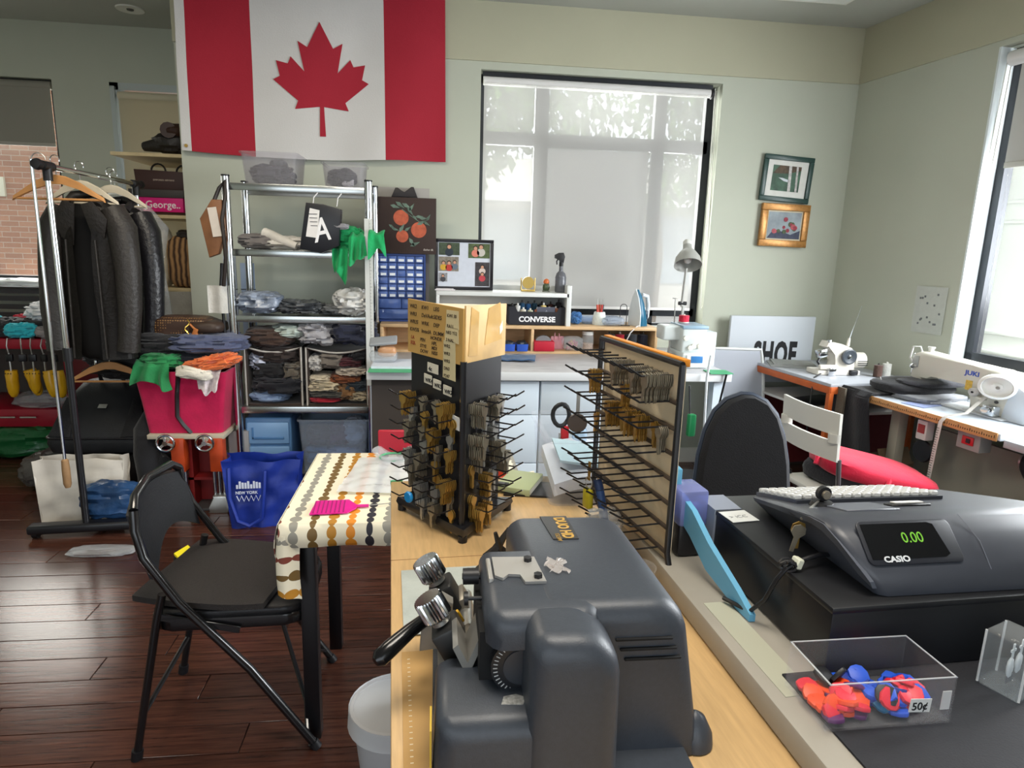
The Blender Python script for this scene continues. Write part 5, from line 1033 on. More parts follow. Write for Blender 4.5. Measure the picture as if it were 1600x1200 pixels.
for z in (.03, .225): d_ = P('drawer', B().bb(-.07, -.05, -.29, .21, z, z+.175, .006), mat('unit_grey2', '7b7775', .45), du); P('label_holder', B().bb(-.074, -.07, .08, .15, z+.10, z+.145), mat('label_pale', 'a8a4a0', .5), d_); P('finger_slot', B().bb(-.073, -.07, -.1, .1, z+.03, z+.06), mat('slot_dark', '2c2a2c', .6), d_)
O('wood_block', B().bb(-.04, .04, -.1, .1, 0, .045, .004), mat('block_wood', '7d6248', .6), 'small wooden block lying on the grey drawer unit', 'block', loc=wl(-.39, -2.0, .422), rz=WR)
O('cardboard_box', B().bb(-.13, .13, -.1, .1, 0, .36, .003).box((-.02, -.1, .40), (.22, .004, .1), 0, 1, (-25, 0, 0)), mat('cardboard', '6e5c46', .8, 0, .08, 6), 'open brown cardboard box standing under the sewing table', 'box', loc=wl(-.33, -.98, 0), rz=10)
# the big machine
jk_ = T('industrial_sewing_machine', 'large cream industrial sewing machine on the white sewing table', 'sewing machine', wl(-.27, -1.37, .761), WR-90); jk_.scale = (1.22, 1.1, .88)
# local: x runs along the arm (needle at -x, wheel at +x), y towards the wall
JM = mat('arm_cream', 'c9c6ba', .3)
P('bed', B().bb(-.25, .24, -.085, .085, 0, .012, .004), mat('bed_cream', 'bfc2c4', .3), jk_)
P('arm', B().prism([(-.24, .12), (-.235, .265), (-.20, .285), (.06, .262), (.17, .262), (.225, .24), (.235, .13), (.215, .012), (.07, .012), (.075, .135), (.05, .165), (-.13, .165), (-.16, .14), (-.165, .115), (-.20, .10)], -.055, .055, FRONT, .018), JM, jk_)
P('face_plate', B().box((-.243, 0, .195), (.01, .08, .14), .004), CHROME, jk_); P('needle_bar', B().cyl((-.205, 0, .03), (-.205, 0, .12), .005, n=8), CHROME, jk_); P('presser_foot', B().cyl((-.19, 0, .018), (-.19, 0, .11), .004, n=8).box((-.198, 0, .016), (.03, .012, .005), .001), CHROME, jk_)
P('needle_plate', B().bb(-.25, -.15, -.03, .03, .012, .014), STEEL, jk_); P('thread_guard', B().tube([(-.25, -.03, .2), (-.27, -.03, .23), (-.27, -.02, .30), (-.24, -.01, .305), (-.235, 0, .27)], .0045, 8), paper('d0d0cc'), jk_); P('tension_post', B().cyl((-.19, 0, .28), (-.19, 0, .315), .012, n=10).cyl((-.19, 0, .305), (-.19, 0, .315), .016, n=10), WHITEP, jk_)
P('tension_disc', B().lathe([(.001, 0), (.015, 0), (.015, .012), (.001, .02)], (-.22, -.055, .19), 14, (0, -1, 0)), CHROME, jk_); P('guide_plate', B().box((-.215, -.056, .22), (.035, .004, .07), .002), STEEL, jk_)
P('handwheel', B().lathe([(.001, .0), (.062, .0), (.068, .02), (.066, .045), (.055, .05), (.052, .034), (.02, .034), (.02, .045), (.001, .045)], (.185, -.058, .18), 32, (.55, -.83, 0)), WHITEP, jk_); P('wheel_bolt', B().cyl((.215, -.098, .18), (.222, -.108, .18), .008, n=10), STEEL, jk_)
P('stitch_dial', B().lathe([(.001, 0), (.024, 0), (.024, .02), (.018, .026), (.001, .026)], (.10, -.055, .12), 20, (0, -1, 0)), mat('dial_grey', 'b5b2ae', .35), jk_); P('dial_mark', B().cyl((.10, -.081, .12), (.10, -.083, .12), .006, n=8), INK, jk_)
text('lettering', 'JUKI', .036, mat('logo_blue', '2a49a8', .4), jk_, (.035, -.0556, .205), bold=.0012, sx=.95)
P('warning_label', B().bb(.045, .075, -.0565, -.055, .12, .175), mat('label_yellow', 'c9a545', .6, 0, .25, 90), jk_)
for x, z in ((.15, .2), (.175, .12), (.19, .09)): P('plug_screw', B().cyl((x, -.055, z), (x, -.060, z), .008, n=10), mat('screw_dark', '3d3a38', .4), jk_)
P('reverse_lever', B().box((.135, -.07, .095), (.03, .03, .014), .003), JM, jk_); P('bobbin_winder', B().box((.19, -.08, .045), (.05, .04, .055), .006).cyl((.19, -.105, .05), (.19, -.12, .05), .016, n=14), CHROME, jk_); P('belt_cover', B().prism([(.21, 0), (.33, 0), (.33, .05), (.29, .17), (.245, .21), (.215, .2)], -.03, .05, FRONT, .008), mat('cover_pale', 'c4cad0', .3), jk_); P('knee_bracket', B().prism([(.08, .012), (.15, .012), (.13, .045), (.1, .045)], .056, .062, FRONT), STEEL, jk_)
mt = T('tape_measure', 'white tape measure hanging from the large machine over the table edge', 'tape measure', (0, 0, 0))
p = [wl(-.34, -1.57, .87), wl(-.38, -1.57, .85), wl(-.50, -1.60, .79), wl(-.572, -1.56, .768), wl(-.592, -1.555, .74), wl(-.596, -1.55, .60), wl(-.60, -1.545, .40), wl(-.605, -1.54, .18)]
b = B(); tv = Vector(wl(0, 1, 0))-Vector(wl(0, 0, 0)); nv = Vector(wl(1, 0, 0))-Vector(wl(0, 0, 0))
b.rings([[Vector(q)-tv*.011, Vector(q)+tv*.011, Vector(q)+tv*.011+nv*.0015+Vector((0, 0, .0015)), Vector(q)-tv*.011+nv*.0015+Vector((0, 0, .0015))] for q in p])
P('tape', b, paper('c2bfba'), mt)
b = B()
for k in range(45):
    z = .19+k*.0118; f = (z-.18)/.58; q = Vector(wl(-.6075+.012*f, -1.54-.012*f, z)); b.box(q, (.002, .012 if k % 5 else .018, .002), 0, 1, (0, 0, WR))
tag(P('printed_marks', b, INK, mt), kind='stuff')
# black trousers over the gap
tz = T('black_trousers', 'black trousers draped over the corner between the two sewing tables', 'trousers', (2.8, 4.4, 0), WR)
BT = cloth('15151a')
P('hanging_leg', B().sheet(lambda u, v: (-.595-.012*math.sin(u*8) if v > .45 else -.59+.40*(1-v/.45), -1.12+.27*u+.02*math.sin(v*4)-.10*max(0, v-.45), .775+.02*noise.noise((u*3, v*3, 1)) if v < .42 else .79-(v-.42)*.78), 16, 30, .014, (.5, 0, .8)), BT, tz)
P('waist', B().blob((-.30, -1.08, .81), (.2, .16, .038), .06, 2, 7, 36, 18, .7), BT, tz); P('waist_fold', B().blob((-.26, -1.16, .845), (.18, .10, .02), .07, 2, 9, 32, 14, .7), cloth('1d1d24'), tz); P('zip_tag', B().prism([(-.012, 0), (.012, 0), (0, .022)], 0, .004, Matrix.Translation(Vector((-.46, -1.02, .83))) @ Matrix.Rotation(R(-90), 4, 'Z') @ FRONT), mat('tag_grey', 'a9a9a9', .5), tz)
O('grey_trouser', B().sheet(lambda u, v: (-.60, -.94+.06*u, .77-.5*v), 6, 10, .012, (1, 0, 0)), cloth('5c5548'), 'brown grey cloth strip hanging beside the black trousers', 'cloth', loc=(2.8, 4.4, 0), rz=WR)
O('folded_shirt', B().blob((0, 0, .016), (.17, .12, .018), .1, 3, 4, 28, 12, .5), cloth('7d7f84'), 'grey folded cloth under the black trousers beside the needle', 'cloth', loc=wl(-.30, -1.20, .762), rz=15)
O('pattern_paper', B().bb(-.09, .09, -.06, .06, 0, .002), mat('paper_violet', '8f9cc4', .7), 'small violet blue paper on the table near the needle', 'paper', loc=wl(-.44, -1.30, .7615), rz=20)
# white folding chair with cushions
wc = T('white_folding_chair', 'white folding chair with a slotted plastic back before the sewing table', 'folding chair', (1.96, 2.80, 0), -84)
# local: +y is the direction the sitter faces
WCM = mat('chair_white', 'd0cfc8', .4)
def bk(x0, x1, z0, z1, bow): return B().sheet(lambda u, v: (x0+(x1-x0)*u, -.20-.05*(z0+(z1-z0)*v-.45)-.025*math.sin(PI*u), z0+(z1-z0)*v), 12, 4, .014, (0, 1, 0))
P('back_top', bk(-.20, .20, .73, .83, 1), WCM, wc); P('back_bottom', bk(-.20, .20, .61, .70, 1), WCM, wc)
for k in (-1, 1): P('back_side', bk(min(k*.20, k*.14), max(k*.20, k*.14), .695, .735, 1), WCM, wc)
for k in (-1, 1):
    P('upright', B().tube([(k*.195, -.205, .62), (k*.2, -.19, .45), (k*.21, .20, 0)], .011, 8), mat('grey_tube', '6e6c70', .35, .6), wc); P('rear_leg', B().tube([(k*.185, .05, .42), (k*.19, -.12, .2), (k*.195, -.25, 0)], .011, 8), mat('grey_tube', '6e6c70', .35, .6), wc); P('hinge', B().box((k*.195, -.17, .42), (.02, .05, .05), .006), BLACKP, wc)
P('seat', B().prism(rrect(-.2, .2, -.19, .20, .05), .395, .42, None, .006), WCM, wc)
O('black_cushion', B().blob((0, 0, .05), (.21, .2, .055), .07, 2, 3, 32, 16, .55), cloth('1c1c22'), 'black cushion lying on the white folding chair', 'cushion', loc=(2.05, 2.83, .422), rz=15)
rc = T('red_cushion', 'bright red seat pillow on top of the black cushion', 'cushion', (2.08, 2.78, .525), -12)
b = B().blob((0, 0, .0), (.27, .20, .055), .04, 2, 8, 40, 18, .6)
for v in b.bm.verts: v.co.z += -.20*v.co.x - .02
P('pad', b, cloth('c01436', .15), rc); P('tie', B().tube([(-.22, .0, .05), (-.27, -.06, .07), (-.29, -.09, .02)], .012, 6), cloth('c01436', .15), rc); P('tie', B().tube([(.0, -.19, .0), (-.02, -.22, -.03), (.02, -.225, -.1)], .012, 6), cloth('c01436', .15), rc)
# office chair
oc = T('office_chair', 'black office chair with tall rounded backrest beyond the cash register', 'office chair', (1.285, 2.64, 0), -14)
DF = mat('chair_fabric', '15161b', .8, 0, .1, 20, .2, 220)
b = B(); rr = []
prof = [(.44, .165), (.50, .175), (.60, .178), (.70, .17), (.80, .15), (.88, .118), (.93, .075), (.955, .02)]
for y_, k in ((-.335, .90), (-.31, 1.0), (-.285, 1.0), (-.265, .92)):
    rr.append([(w_*k, y_-.035*math.cos((z-.44)/.5*PI), .44+(z-.44)*(.98+.02*k)) for z, w_ in prof] + [(-w_*k, y_-.035*math.cos((z-.44)/.5*PI), .44+(z-.44)*(.98+.02*k)) for z, w_ in prof[::-1]])
P('backrest', b.rings(rr), DF, oc, sm=50)
P('back_edge', B().tube([(x*1.0, y_+.02, z) for x, y_, z in rr[2]], .012, 6, True), mat('chair_edge', '2b3648', .5), oc)
P('seat', B().prism(rrect(-.24, .24, -.22, .24, .09), .40, .48, None, .025), DF, oc)
P('gas_column', B().cyl((0, 0, .08), (0, 0, .41), .028, n=14), BLACKP, oc); P('back_stem', B().tube([(0, -.05, .39), (0, -.36, .38), (0, -.37, .55)], .022, 8), BLACKP, oc)
for k in range(5):
    a = 2*PI*k/5; lg = P('base_leg', B().tube([(0, 0, .1), (.28*math.cos(a), .28*math.sin(a), .065)], [.03, .018], 8), BLACKP, oc); P('caster', B().lathe([(.001, -.02), (.028, -.02), (.028, .02), (.001, .02)], (.29*math.cos(a), .29*math.sin(a), .029), 14, (-math.sin(a), math.cos(a), 0)), BLACKP, lg)
for k in (-1,): P('armrest', B().tube([(k*.25, .12, .44), (k*.29, .12, .5), (k*.30, .11, .66), (k*.30, .04, .70), (k*.30, -.12, .70), (k*.29, -.17, .66), (k*.28, -.18, .48)], .020, 8), BLACKP, oc)
# ================================================================== folding chair and small table, front left
fc = T('folding_chair', 'black metal folding chair with padded back in the foreground', 'folding chair', (-.62, 1.97, 0), 2)
BKV = mat('black_vinyl', '17171a', .38, 0, .08, 12, .1, 160); TUBE = mat('black_tube', '121214', .25, 0, .05, 10, coat=.4)
# local: x is the way the sitter faces, y the width
for k in (-1, 1):
    yb, yf = k*.205, k*.205
    P('front_frame', B().tube([(-.205, k*.18, .765), (-.203, k*.19, .71), (-.182, k*.203, .635), (-.10, k*.207, .50), (.08, k*.21, .28), (.255, k*.212, .012)], .0125, 10), TUBE, fc)
    P('rear_leg', B().tube([(-.145, k*.195, .52), (-.165, k*.197, .44), (-.25, k*.2, .012)], .0115, 10), TUBE, fc)
    P('foot_cap', B().cyl((.25, k*.212, .02), (.262, k*.212, 0), .016, n=10), BLACKP, fc); P('foot_cap', B().cyl((-.247, k*.2, .03), (-.252, k*.2, 0), .016, n=10), BLACKP, fc)
    P('link_bar', B().box((-.05, k*.198, .425), (.22, .006, .022), .002, 1, (0, 14, 0)), TUBE, fc)
P('front_rung', B().tube([(.235, .21, .045), (.22, .13, .10), (.14, .05, .345), (.13, 0, .37), (.14, -.05, .345), (.22, -.13, .10), (.235, -.21, .045)], .007, 8), TUBE, fc)
P('rear_rung', B().cyl((-.225, -.2, .14), (-.225, .2, .14), .008, n=8), TUBE, fc)
P('top_rail', B().tube([(-.205, -.18, .765), (-.215, -.14, .79), (-.235, 0, .795), (-.215, .14, .79), (-.205, .18, .765)], .0125, 10), TUBE, fc)
P('backrest', B().sheet(lambda u, v: (-.222+.045*(1-v)-.028*math.sin(PI*u), -.19+.38*u, .565+.22*v-.03*(1-math.sin(PI*u))*v + .075*(math.sin(PI*u))*(1-v)), 20, 12, .022, (-1, 0, .2)), BKV, fc, sm=60)
P('seat_pan', B().prism(rrect(-.20, .245, -.19, .19, .07, 5), .40, .435, None, .006), TUBE, fc)
P('seat_pad', B().prism(rrect(-.195, .24, -.185, .185, .07, 5), .43, .455, None, .01), BKV, fc)
MESHF = mat('mesh_cushion', '2a2625', .7, 0, .25, 240, .5, 420)
O('seat_cushion', B().sheet(lambda u, v: ((-.215+.39*u), (-.205+.41*v)*(1-.10*abs(2*u-1)**3), .019+.010*(math.sin(PI*u)*math.sin(PI*v))**.35 + .006*noise.noise((u*2, v*2, 3))), 20, 20, .018), MESHF, 'dark mesh cushion lying askew on the folding chair seat', 'cushion', loc=(-.63, 1.99, .459), rz=-10)
tb = T('small_table', 'small black legged table beside the folding chair', 'table', (0, 0, 0))
P('tabletop', B().bb(-.42, .28, 1.77, 2.38, .69, .725, .003), BLACKM, tb)
for x, y_ in ((-.39, 1.80), (-.39, 2.26), (.24, 1.80), (.24, 2.26)): P('leg', B().bb(x, x+.045, y_, y_+.045, 0, .69, .003), mat('leg_black', '131316', .3), tb)
# tablecloth with bead columns
def bead_mat():
    m = bpy.data.materials.new('bead_cloth'); m.use_nodes = True; nt = m.node_tree; bs_ = nt.nodes['Principled BSDF']; bs_.inputs['Roughness'].default_value = .6
    N = lambda t: nt.nodes.new('ShaderNode'+t); L = nt.links.new
    def M(op, a, b_=None, c=None):
        n = N('Math'); n.operation = op
        for i, v in enumerate((a, b_, c)):
            if v is None: continue
            if isinstance(v, (int, float)): n.inputs[i].default_value = v
            else: L(v, n.inputs[i])
        return n.outputs[0]
    uv = N('UVMap'); sp = N('SeparateXYZ'); L(uv.outputs[0], sp.inputs[0])
    u = M('DIVIDE', sp.outputs[0], .052); v = M('DIVIDE', sp.outputs[1], .036)
    cid = M('FLOOR', u); fu = M('SUBTRACT', M('FRACT', u), .5)
    wn = N('TexWhiteNoise'); wn.noise_dimensions = '1D'; L(cid, wn.inputs['W'])
    v2 = M('ADD', v, wn.outputs['Value']); fv = M('SUBTRACT', M('FRACT', v2), .5); bid = M('FLOOR', v2)
    wn2 = N('TexWhiteNoise'); wn2.noise_dimensions = '2D'; cb_ = N('CombineXYZ'); L(cid, cb_.inputs[0]); L(bid, cb_.inputs[1]); L(cb_.outputs[0], wn2.inputs['Vector'])
    a = M('ADD', M('MULTIPLY', wn2.outputs['Value'], .16), .17)
    e = M('ADD', M('POWER', M('ABSOLUTE', M('DIVIDE', fu, a)), 2), M('POWER', M('ABSOLUTE', M('DIVIDE', fv, .52)), 2))
    msk = M('LESS_THAN', e, 1)
    cr = N('ValToRGB'); cr.color_ramp.interpolation = 'CONSTANT'; els = cr.color_ramp.elements
    cols = ('d8861e', '6b5226', '23212a', '7a3a2c', 'b07a22', '8d8a80')
    els[0].color = lin(cols[0]); els[0].position = 0
    els[1].color = lin(cols[1]); els[1].position = .167
    for i in range(2, 6):
        q = els.new(i*.167); q.color = lin(cols[i])
    md = M('FRACT', M('MULTIPLY', cid, .3819)); L(md, cr.inputs[0])
    mx = N('Mix'); mx.data_type = 'RGBA'; L(msk, mx.inputs[0]); mx.inputs[6].default_value = lin('e4dcc4'); L(cr.outputs[0], mx.inputs[7])
    L(mx.outputs[2], bs_.inputs['Base Color']); return m
def uvsheet(name, fn, nu, nv, uvf, m, parent, th=.002, d=(0, 0, 1)):
    b = B().sheet(fn, nu, nv, th, d); lay = b.bm.loops.layers.uv.new('UVMap')
    for f in b.bm.faces:
        for l in f.loops: l[lay].uv = uvf(l.vert.co)
    return P(name, b, m, parent, sm=60)
tc = T('tablecloth', 'cream tablecloth with columns of coloured beads on the small table', 'tablecloth', (0, 0, 0))
BEAD = bead_mat()
uvsheet('top', lambda u, v: (-.43+.72*u, 1.752+.635*v, .731), 10, 10, lambda c: (c.x, c.y), BEAD, tc)
uvsheet('front_drop', lambda u, v: (-.43+.72*u, 1.752-.012*math.sin(PI*v)-.006*math.sin(u*18)*v, .7305-.068*v), 30, 6, lambda c: (c.x, 1.75-(.73-c.z)), BEAD, tc, .002, (0, 1, 0))
uvsheet('corner_flap', lambda u, v: (-.435-.005*math.sin(v*3)+.062*u, 1.748-.010*math.sin(u*5)-.01*v, .70-.175*v-.02*u*v), 8, 12, lambda c: (c.z*1.0+.02, c.x+.5), BEAD, tc, .002, (0, 1, 0))
uvsheet('side_drop', lambda u, v: (-.432-.012*math.sin(PI*v)-.008*math.sin(u*12)*v, 1.752+.635*u, .7305-.14*v), 20, 6, lambda c: (c.z, c.y), BEAD, tc, .002, (1, 0, 0))
fs = T('fly_swatter', 'pink plastic fly swatter lying on the tablecloth', 'fly swatter', (-.33, 1.85, .735), 4)
PNK = plastic('d4148a', .4)
P('paddle', B().prism([(-.03, -.045), (.075, -.045), (.10, -.012), (.10, .012), (.075, .055), (-.02, .055)], 0, .003), PNK, fs); P('paddle_grid', (lambda b: [b.bb(-.022+.012*k, -.018+.012*k, -.04, .05, .003, .0042) for k in range(8)] and b)(B()), mat('pink_dark', '9c0f66', .4), fs); P('neck', B().cyl((.10, 0, .003), (.135, 0, .003), .005, n=8), PNK, fs); P('wire_handle', B().cyl((.13, 0, .004), (.29, .02, .004), .0015, n=6), STEEL, fs)
O('plastic_sheet', B().sheet(lambda u, v: (-.19+.40*u, -.15+.34*v, .006+.016*abs(noise.noise((u*5, v*5, 2)))), 22, 22, .0006), clear('sheet_film', 'f4f6f8', .16, .62), 'crumpled clear plastic sheet spread on the tablecloth', 'plastic sheet', loc=(-.10, 2.10, .734), rz=-6)
bw = T('glass_bowl', 'clear shallow bowl with green rim at the back of the tablecloth', 'bowl', (-.15, 2.31, .733)); P('bowl', B().lathe([(.001, 0), (.05, 0), (.075, .03), (.078, .034), (.07, .032), (.047, .004), (.001, .004)], n=28), FILM, bw); P('rim', B().tube([(.05*math.cos(2*PI*i/24), .05*math.sin(2*PI*i/24), .006) for i in range(24)], .004, 6, True), mat('mat_green', '4da676', .6), bw)
O('red_folder', B().box((0, 0, .0), (.22, .02, .09), .003, 1), plastic('b01a30', .45), 'red folder standing at the back of the small table', 'folder', loc=(-.10, 2.37, .779), rz=0)
# ================================================================== key counter (turned 3.8 degrees)
KR = 3.8
def kc(x, y_, z=0):
    a = R(KR); return (-.05+x*math.cos(a)-(y_)*math.sin(a), .667+x*math.sin(a)+(y_)*math.cos(a), z)
CW = mat('counter_wood', 'c2a070', .42, 0, .1, 7, stretch=(20, 2, 2))
kt = T('key_counter', 'wooden counter carrying the key machine and key displays', 'counter', (-.05, .667, 0), KR)
P('worktop', B().bb(0, .50, -.50, .96, .86, .90, .003), CW, kt)
P('side_panel', B().bb(.03, .05, -.45, .9, 0, .86), mat('counter_side', '8f6a42', .5, 0, .1, 6), kt); P('end_panel', B().bb(.03, .47, .88, .9, 0, .86), mat('counter_side', '8f6a42', .5, 0, .1, 6), kt)
P('joint_line', B().bb(.0, .40, .52, .5215, .8998, .9003), mat('joint_brown', '7d5a34', .6), kt); P('edge_tape', B().bb(-.001, .03, .955, .962, .892, .902), mat('mat_green', '4da676', .6), kt)
# waste bin
wb = T('waste_bin', 'frosted plastic waste bin on the floor beside the key counter', 'waste bin', (-.10, 1.555, 0)); wb.scale = (.85, .85, .85)
P('tub', B().lathe([(.001, .0), (.10, 0), (.135, .34), (.142, .345), (.142, .355), (.131, .355), (.097, .01), (.001, .01)], n=32), clear('frosted_bin', 'dcdde0', .4, .45), wb)
P('liner', B().lathe([(.09, .02), (.128, .33), (.146, .358), (.150, .30), (.149, .30), (.144, .352)], n=32), clear('liner_film', 'eceef0', .3, .55), wb)
# ---- key spinner (three-sided)
kd = T('key_spinner', 'black three sided spinning key display with cardboard sign on the counter', 'key display', (.045, 1.385, .90))
A, Bp, Cp = Vector((.010, -.105, 0)), Vector((-.102, .045, 0)), Vector((.103, .035, 0))
def tri(s, z): return [(A.x*s, A.y*s, z), (Cp.x*s, Cp.y*s, z), (Bp.x*s, Bp.y*s, z)]
P('column', B().rings([tri(.96, .03), tri(.96, .375)]), mat('column_black', '17171b', .4, 0, .1, 10), kd)
P('base_plate', B().rings([tri(1.28, .012), tri(1.32, .018), tri(1.28, .03)]), BLACKM, kd)
for q in (A, Bp, Cp): P('foot', B().cyl((q.x*1.18, q.y*1.18, 0), (q.x*1.18, q.y*1.18, .014), .010, n=10), BLACKP, kd)
P('corner_post', B().cyl((A.x, A.y, .02), (A.x, A.y, .375), .007, n=8), BLACKM, kd)
KRAFT = mat('kraft_card', 'b9914f', .75, 0, .12, 6)
MARK = mat('marker', '3a2a1c', .8); TAPE = mat('masking_tape', 'cbb98e', .7, 0, .08, 14)
def face(Pa, Pb):
    d = (Pb-Pa).normalized(); n = Vector((d.y, -d.x, 0)); return d, n
FL = face(Bp, A); FRR = face(A, Cp)
def fm(Pa, d, n):       # matrix: local x along face, local y up, local z outwards
    m = Matrix((d, Vector((0, 0, 1)), n)).transposed().to_4x4(); m.translation = Pa; return m
for i, (Pa, Pb, fc_) in enumerate(((Bp, A, FL), (A, Cp, FRR))):
    m = fm(Pa*1.0, *fc_); L = (Pb-Pa).length
    s_ = P('cardboard_sign', B().prism([(.0, .372), (L, .372-.004), (L+.002, .48), (.0, .486)], -.0, .004, m), KRAFT if i == 0 else mat('kraft_pale', 'c9a468', .4, 0, .25, 12), kd)
    if i == 0:
        e = Matrix(m).to_euler(); er = [math.degrees(a) for a in e]
        def wr(s, x, z, size=.012, mt=MARK): text('handwriting', s, size, mt, s_, m @ Vector((x, z, .0045)), er, bold=.00012, shear=.12, depth=.0002)
        for r_, row in enumerate((('WK2', 'KW1', 'LEG'), ('WR3', 'DeVAult', 'SIDES'), ('WR35', 'WRK', 'DEP'), ('KW5%', 'InvacIA', 'DUMM'))):
            for c_, tx in enumerate(row): wr(tx, (.008, .05, .092)[c_], .468-.0165*r_, .0115)
        for tx, x, z in (('LA', .012, .402), ('SQL', .010, .390), ('PEN', .045, .400), ('STYE', .045, .387), ('DOW', .046, .376), ('HONDR', .082, .408), ('HPL', .086, .397), ('MDI', .086, .387), ('NISS', .086, .377)): wr(tx, x, z, .0105, mat('marker_red', '8a2a1c', .8) if tx in ('LA', 'SQL') else MARK)
        for x, z0, z1, w_, lines in ((.135, .44, .474, .042, ('KWI 30', 'RA11')), (.132, .412, .44, .045, ('NR5 Y12', '3 NAL')), (.126, .335, .412, .042, ('WR2', 'WR3', 'WR5', 'DN3', 'P247'))):
            tp_ = P('paper_strip', B().prism([(x, z0), (x+w_, z0-.003), (x+w_-.002, z1), (x+.002, z1)], .0045, .0052, m), TAPE if z0 > .40 else mat('strip_cream', 'c4b58c', .7), kd)
            for k, tx in enumerate(lines): text('handwriting', tx, .0095, MARK, tp_, m @ Vector((x+.004, z1-.014-(z1-z0-.012)*k/max(1, len(lines)-1)*.95, .0056)), er, bold=.0001, depth=.0002)
        for tx, x, z, w_ in (('4c', .07, .338, .036), ('WK4', .058, .312, .026), ('WK5', .09, .306, .026), ('WK2', .125, .299, .026)):
            c_ = P('label_card', B().prism([(x, z), (x+w_, z-.002), (x+w_, z+.018), (x, z+.02)], .001, .003, m), paper('cfc8b4'), kd); text('handwriting', tx, .012, INK, c_, m @ Vector((x+.005, z+.003, .0035)), er, bold=.0003, depth=.0002)
    else:
        P('tape_patch', B().prism([(.01, .385), (.045, .382), (.05, .47), (.02, .482)], .0045, .005, m), mat('gloss_tape', 'c29c5e', .10, 0, .2, 14), kd); P('tape_patch', B().prism([(.075, .40), (.15, .405), (.14, .485), (.09, .475)], .0045, .005, m), mat('gloss_tape', 'c29c5e', .10, 0, .2, 14), kd); P('torn_spot', B().prism([(.14, .415), (.152, .425), (.15, .445), (.138, .432)], .005, .0056, m), paper('e0dccb'), kd)
P('top_card', B().rings([tri(1.0, .474), tri(1.0, .477)]), paper('c6bda6'), kd)
m = fm(A, *FL); P('stock_label', B().prism([(-.035, .235), (.0, .232), (.0, .258), (-.035, .262)], .002, .006, m), paper('c9c9c6'), kd)
# hooks and keys
hook_me = B().tube([(0, 0, 0), (0, .0, .048), (0, .014, .068)], .0017, 6).mesh('hook'); hook_me.materials.append(BLACKM)
def key_mesh(head, m):
    b = B(); pts = [(-.0035, .004), (-.0105, .0065), (-.0125, -.003), (-.011, -.014), (-.0045, -.0195), (-.004, -.042), (0, -.0465), (.0032, -.042), (.0036, -.036), (.0022, -.033), (.004, -.029), (.003, -.025), (.0045, -.0195), (.011, -.014), (.0125, -.003), (.0105, .0065), (.0035, .004)]
    if head == 'round': pts = [(-.011*math.sin(R(a)), -.007+.0115*math.cos(R(a))) for a in (20, 60, 100, 140)] + [(-.0042, -.018), (-.004, -.044), (0, -.048), (.0035, -.044), (.0028, -.036), (.004, -.03), (.0042, -.018)] + [(.011*math.sin(R(a)), -.007+.0115*math.cos(R(a))) for a in (140, 100, 60, 20)]
    b.prism(pts, -.0011, .0011); me = b.mesh('key'); me.materials.append(m); return me
KM = {(h, n): key_mesh(h, mm) for h in ('square', 'round') for n, mm in (('brass', BRASS), ('nickel', NICKEL), ('steel', STEEL))}
NK = [0]
def keys(mhook, n, kind, head, label, group, d0=.006, step=.0036, jit=2, limit=True):
    rg = random.Random(NK[0]); NK[0] += 1
    for k in range(n):
        o = bpy.data.objects.new('key', KM[(head, kind)]); COL.objects.link(o)
        o.matrix_world = mhook @ Matrix.Translation((0, -.003, d0+k*step)) @ Matrix.Rotation(R(rg.uniform(-jit*3, jit*3)), 4, 'Z') @ Matrix.Rotation(R(rg.uniform(-jit, jit)), 4, 'Y')
        tag(o, label, 'key', group)
def addhook(parent, mh):
    o = bpy.data.objects.new('hook', hook_me); COL.objects.link(o); o.parent = parent; o.matrix_local = mh; return o
base = Matrix.Translation((.045, 1.385, .90))
LPOS = {  # row, column -> (n, kind, head) on the left face
 (0, 0): (7, 'brass', 'square'), (0, 1): (3, 'nickel', 'round'), (0, 2): (3, 'nickel', 'round'), (0, 3): (8, 'brass', 'square'),
 (1, 0): (3, 'steel', 'square'), (1, 1): (3, 'brass', 'round'), (1, 3): (2, 'brass', 'round'),
 (2, 0): (5, 'nickel', 'square'), (2, 1): (3, 'nickel', 'square'), (2, 2): (6, 'brass', 'square'), (2, 3): (2, 'steel', 'round'),
 (3, 1): (3, 'steel', 'square'), (3, 2): (3, 'nickel', 'square'), (3, 3): (4, 'brass', 'square'),
 (4, 0): (5, 'steel', 'square'), (4, 1): (6, 'nickel', 'square'), (4, 2): (3, 'brass', 'round'),
 (5, 0): (4, 'nickel', 'square'), (5, 2): (2, 'brass', 'round'), (5, 3): (7, 'brass', 'square'),
 (6, 1): (6, 'steel', 'square'), (6, 2): (3, 'steel', 'square'), (6, 3): (2, 'nickel', 'round'),
 (7, 1): (4, 'steel', 'square'), (7, 2): (6, 'nickel', 'square'), (7, 3): (2, 'brass', 'round')}
RPOS = {(0, 0): (8, 'nickel', 'square'), (0, 1): (2, 'steel', 'round'), (0, 2): (6, 'nickel', 'square'), (0, 3): (3, 'steel', 'round'),
 (1, 1): (3, 'steel', 'round'), (1, 2): (2, 'steel', 'round'), (2, 0): (9, 'nickel', 'square'), (2, 2): (4, 'steel', 'square'), (3, 0): (6, 'nickel', 'square'),
 (3, 1): (2, 'steel', 'round'), (3, 2): (8, 'nickel', 'square'), (4, 0): (2, 'brass', 'round'), (4, 3): (7, 'nickel', 'square'), (5, 1): (6, 'brass', 'square'), (5, 2): (3, 'steel', 'round'),
 (6, 0): (3, 'brass', 'round'), (7, 0): (7, 'brass', 'square'), (7, 1): (6, 'brass', 'square'), (6, 2): (2, 'steel', 'round')}
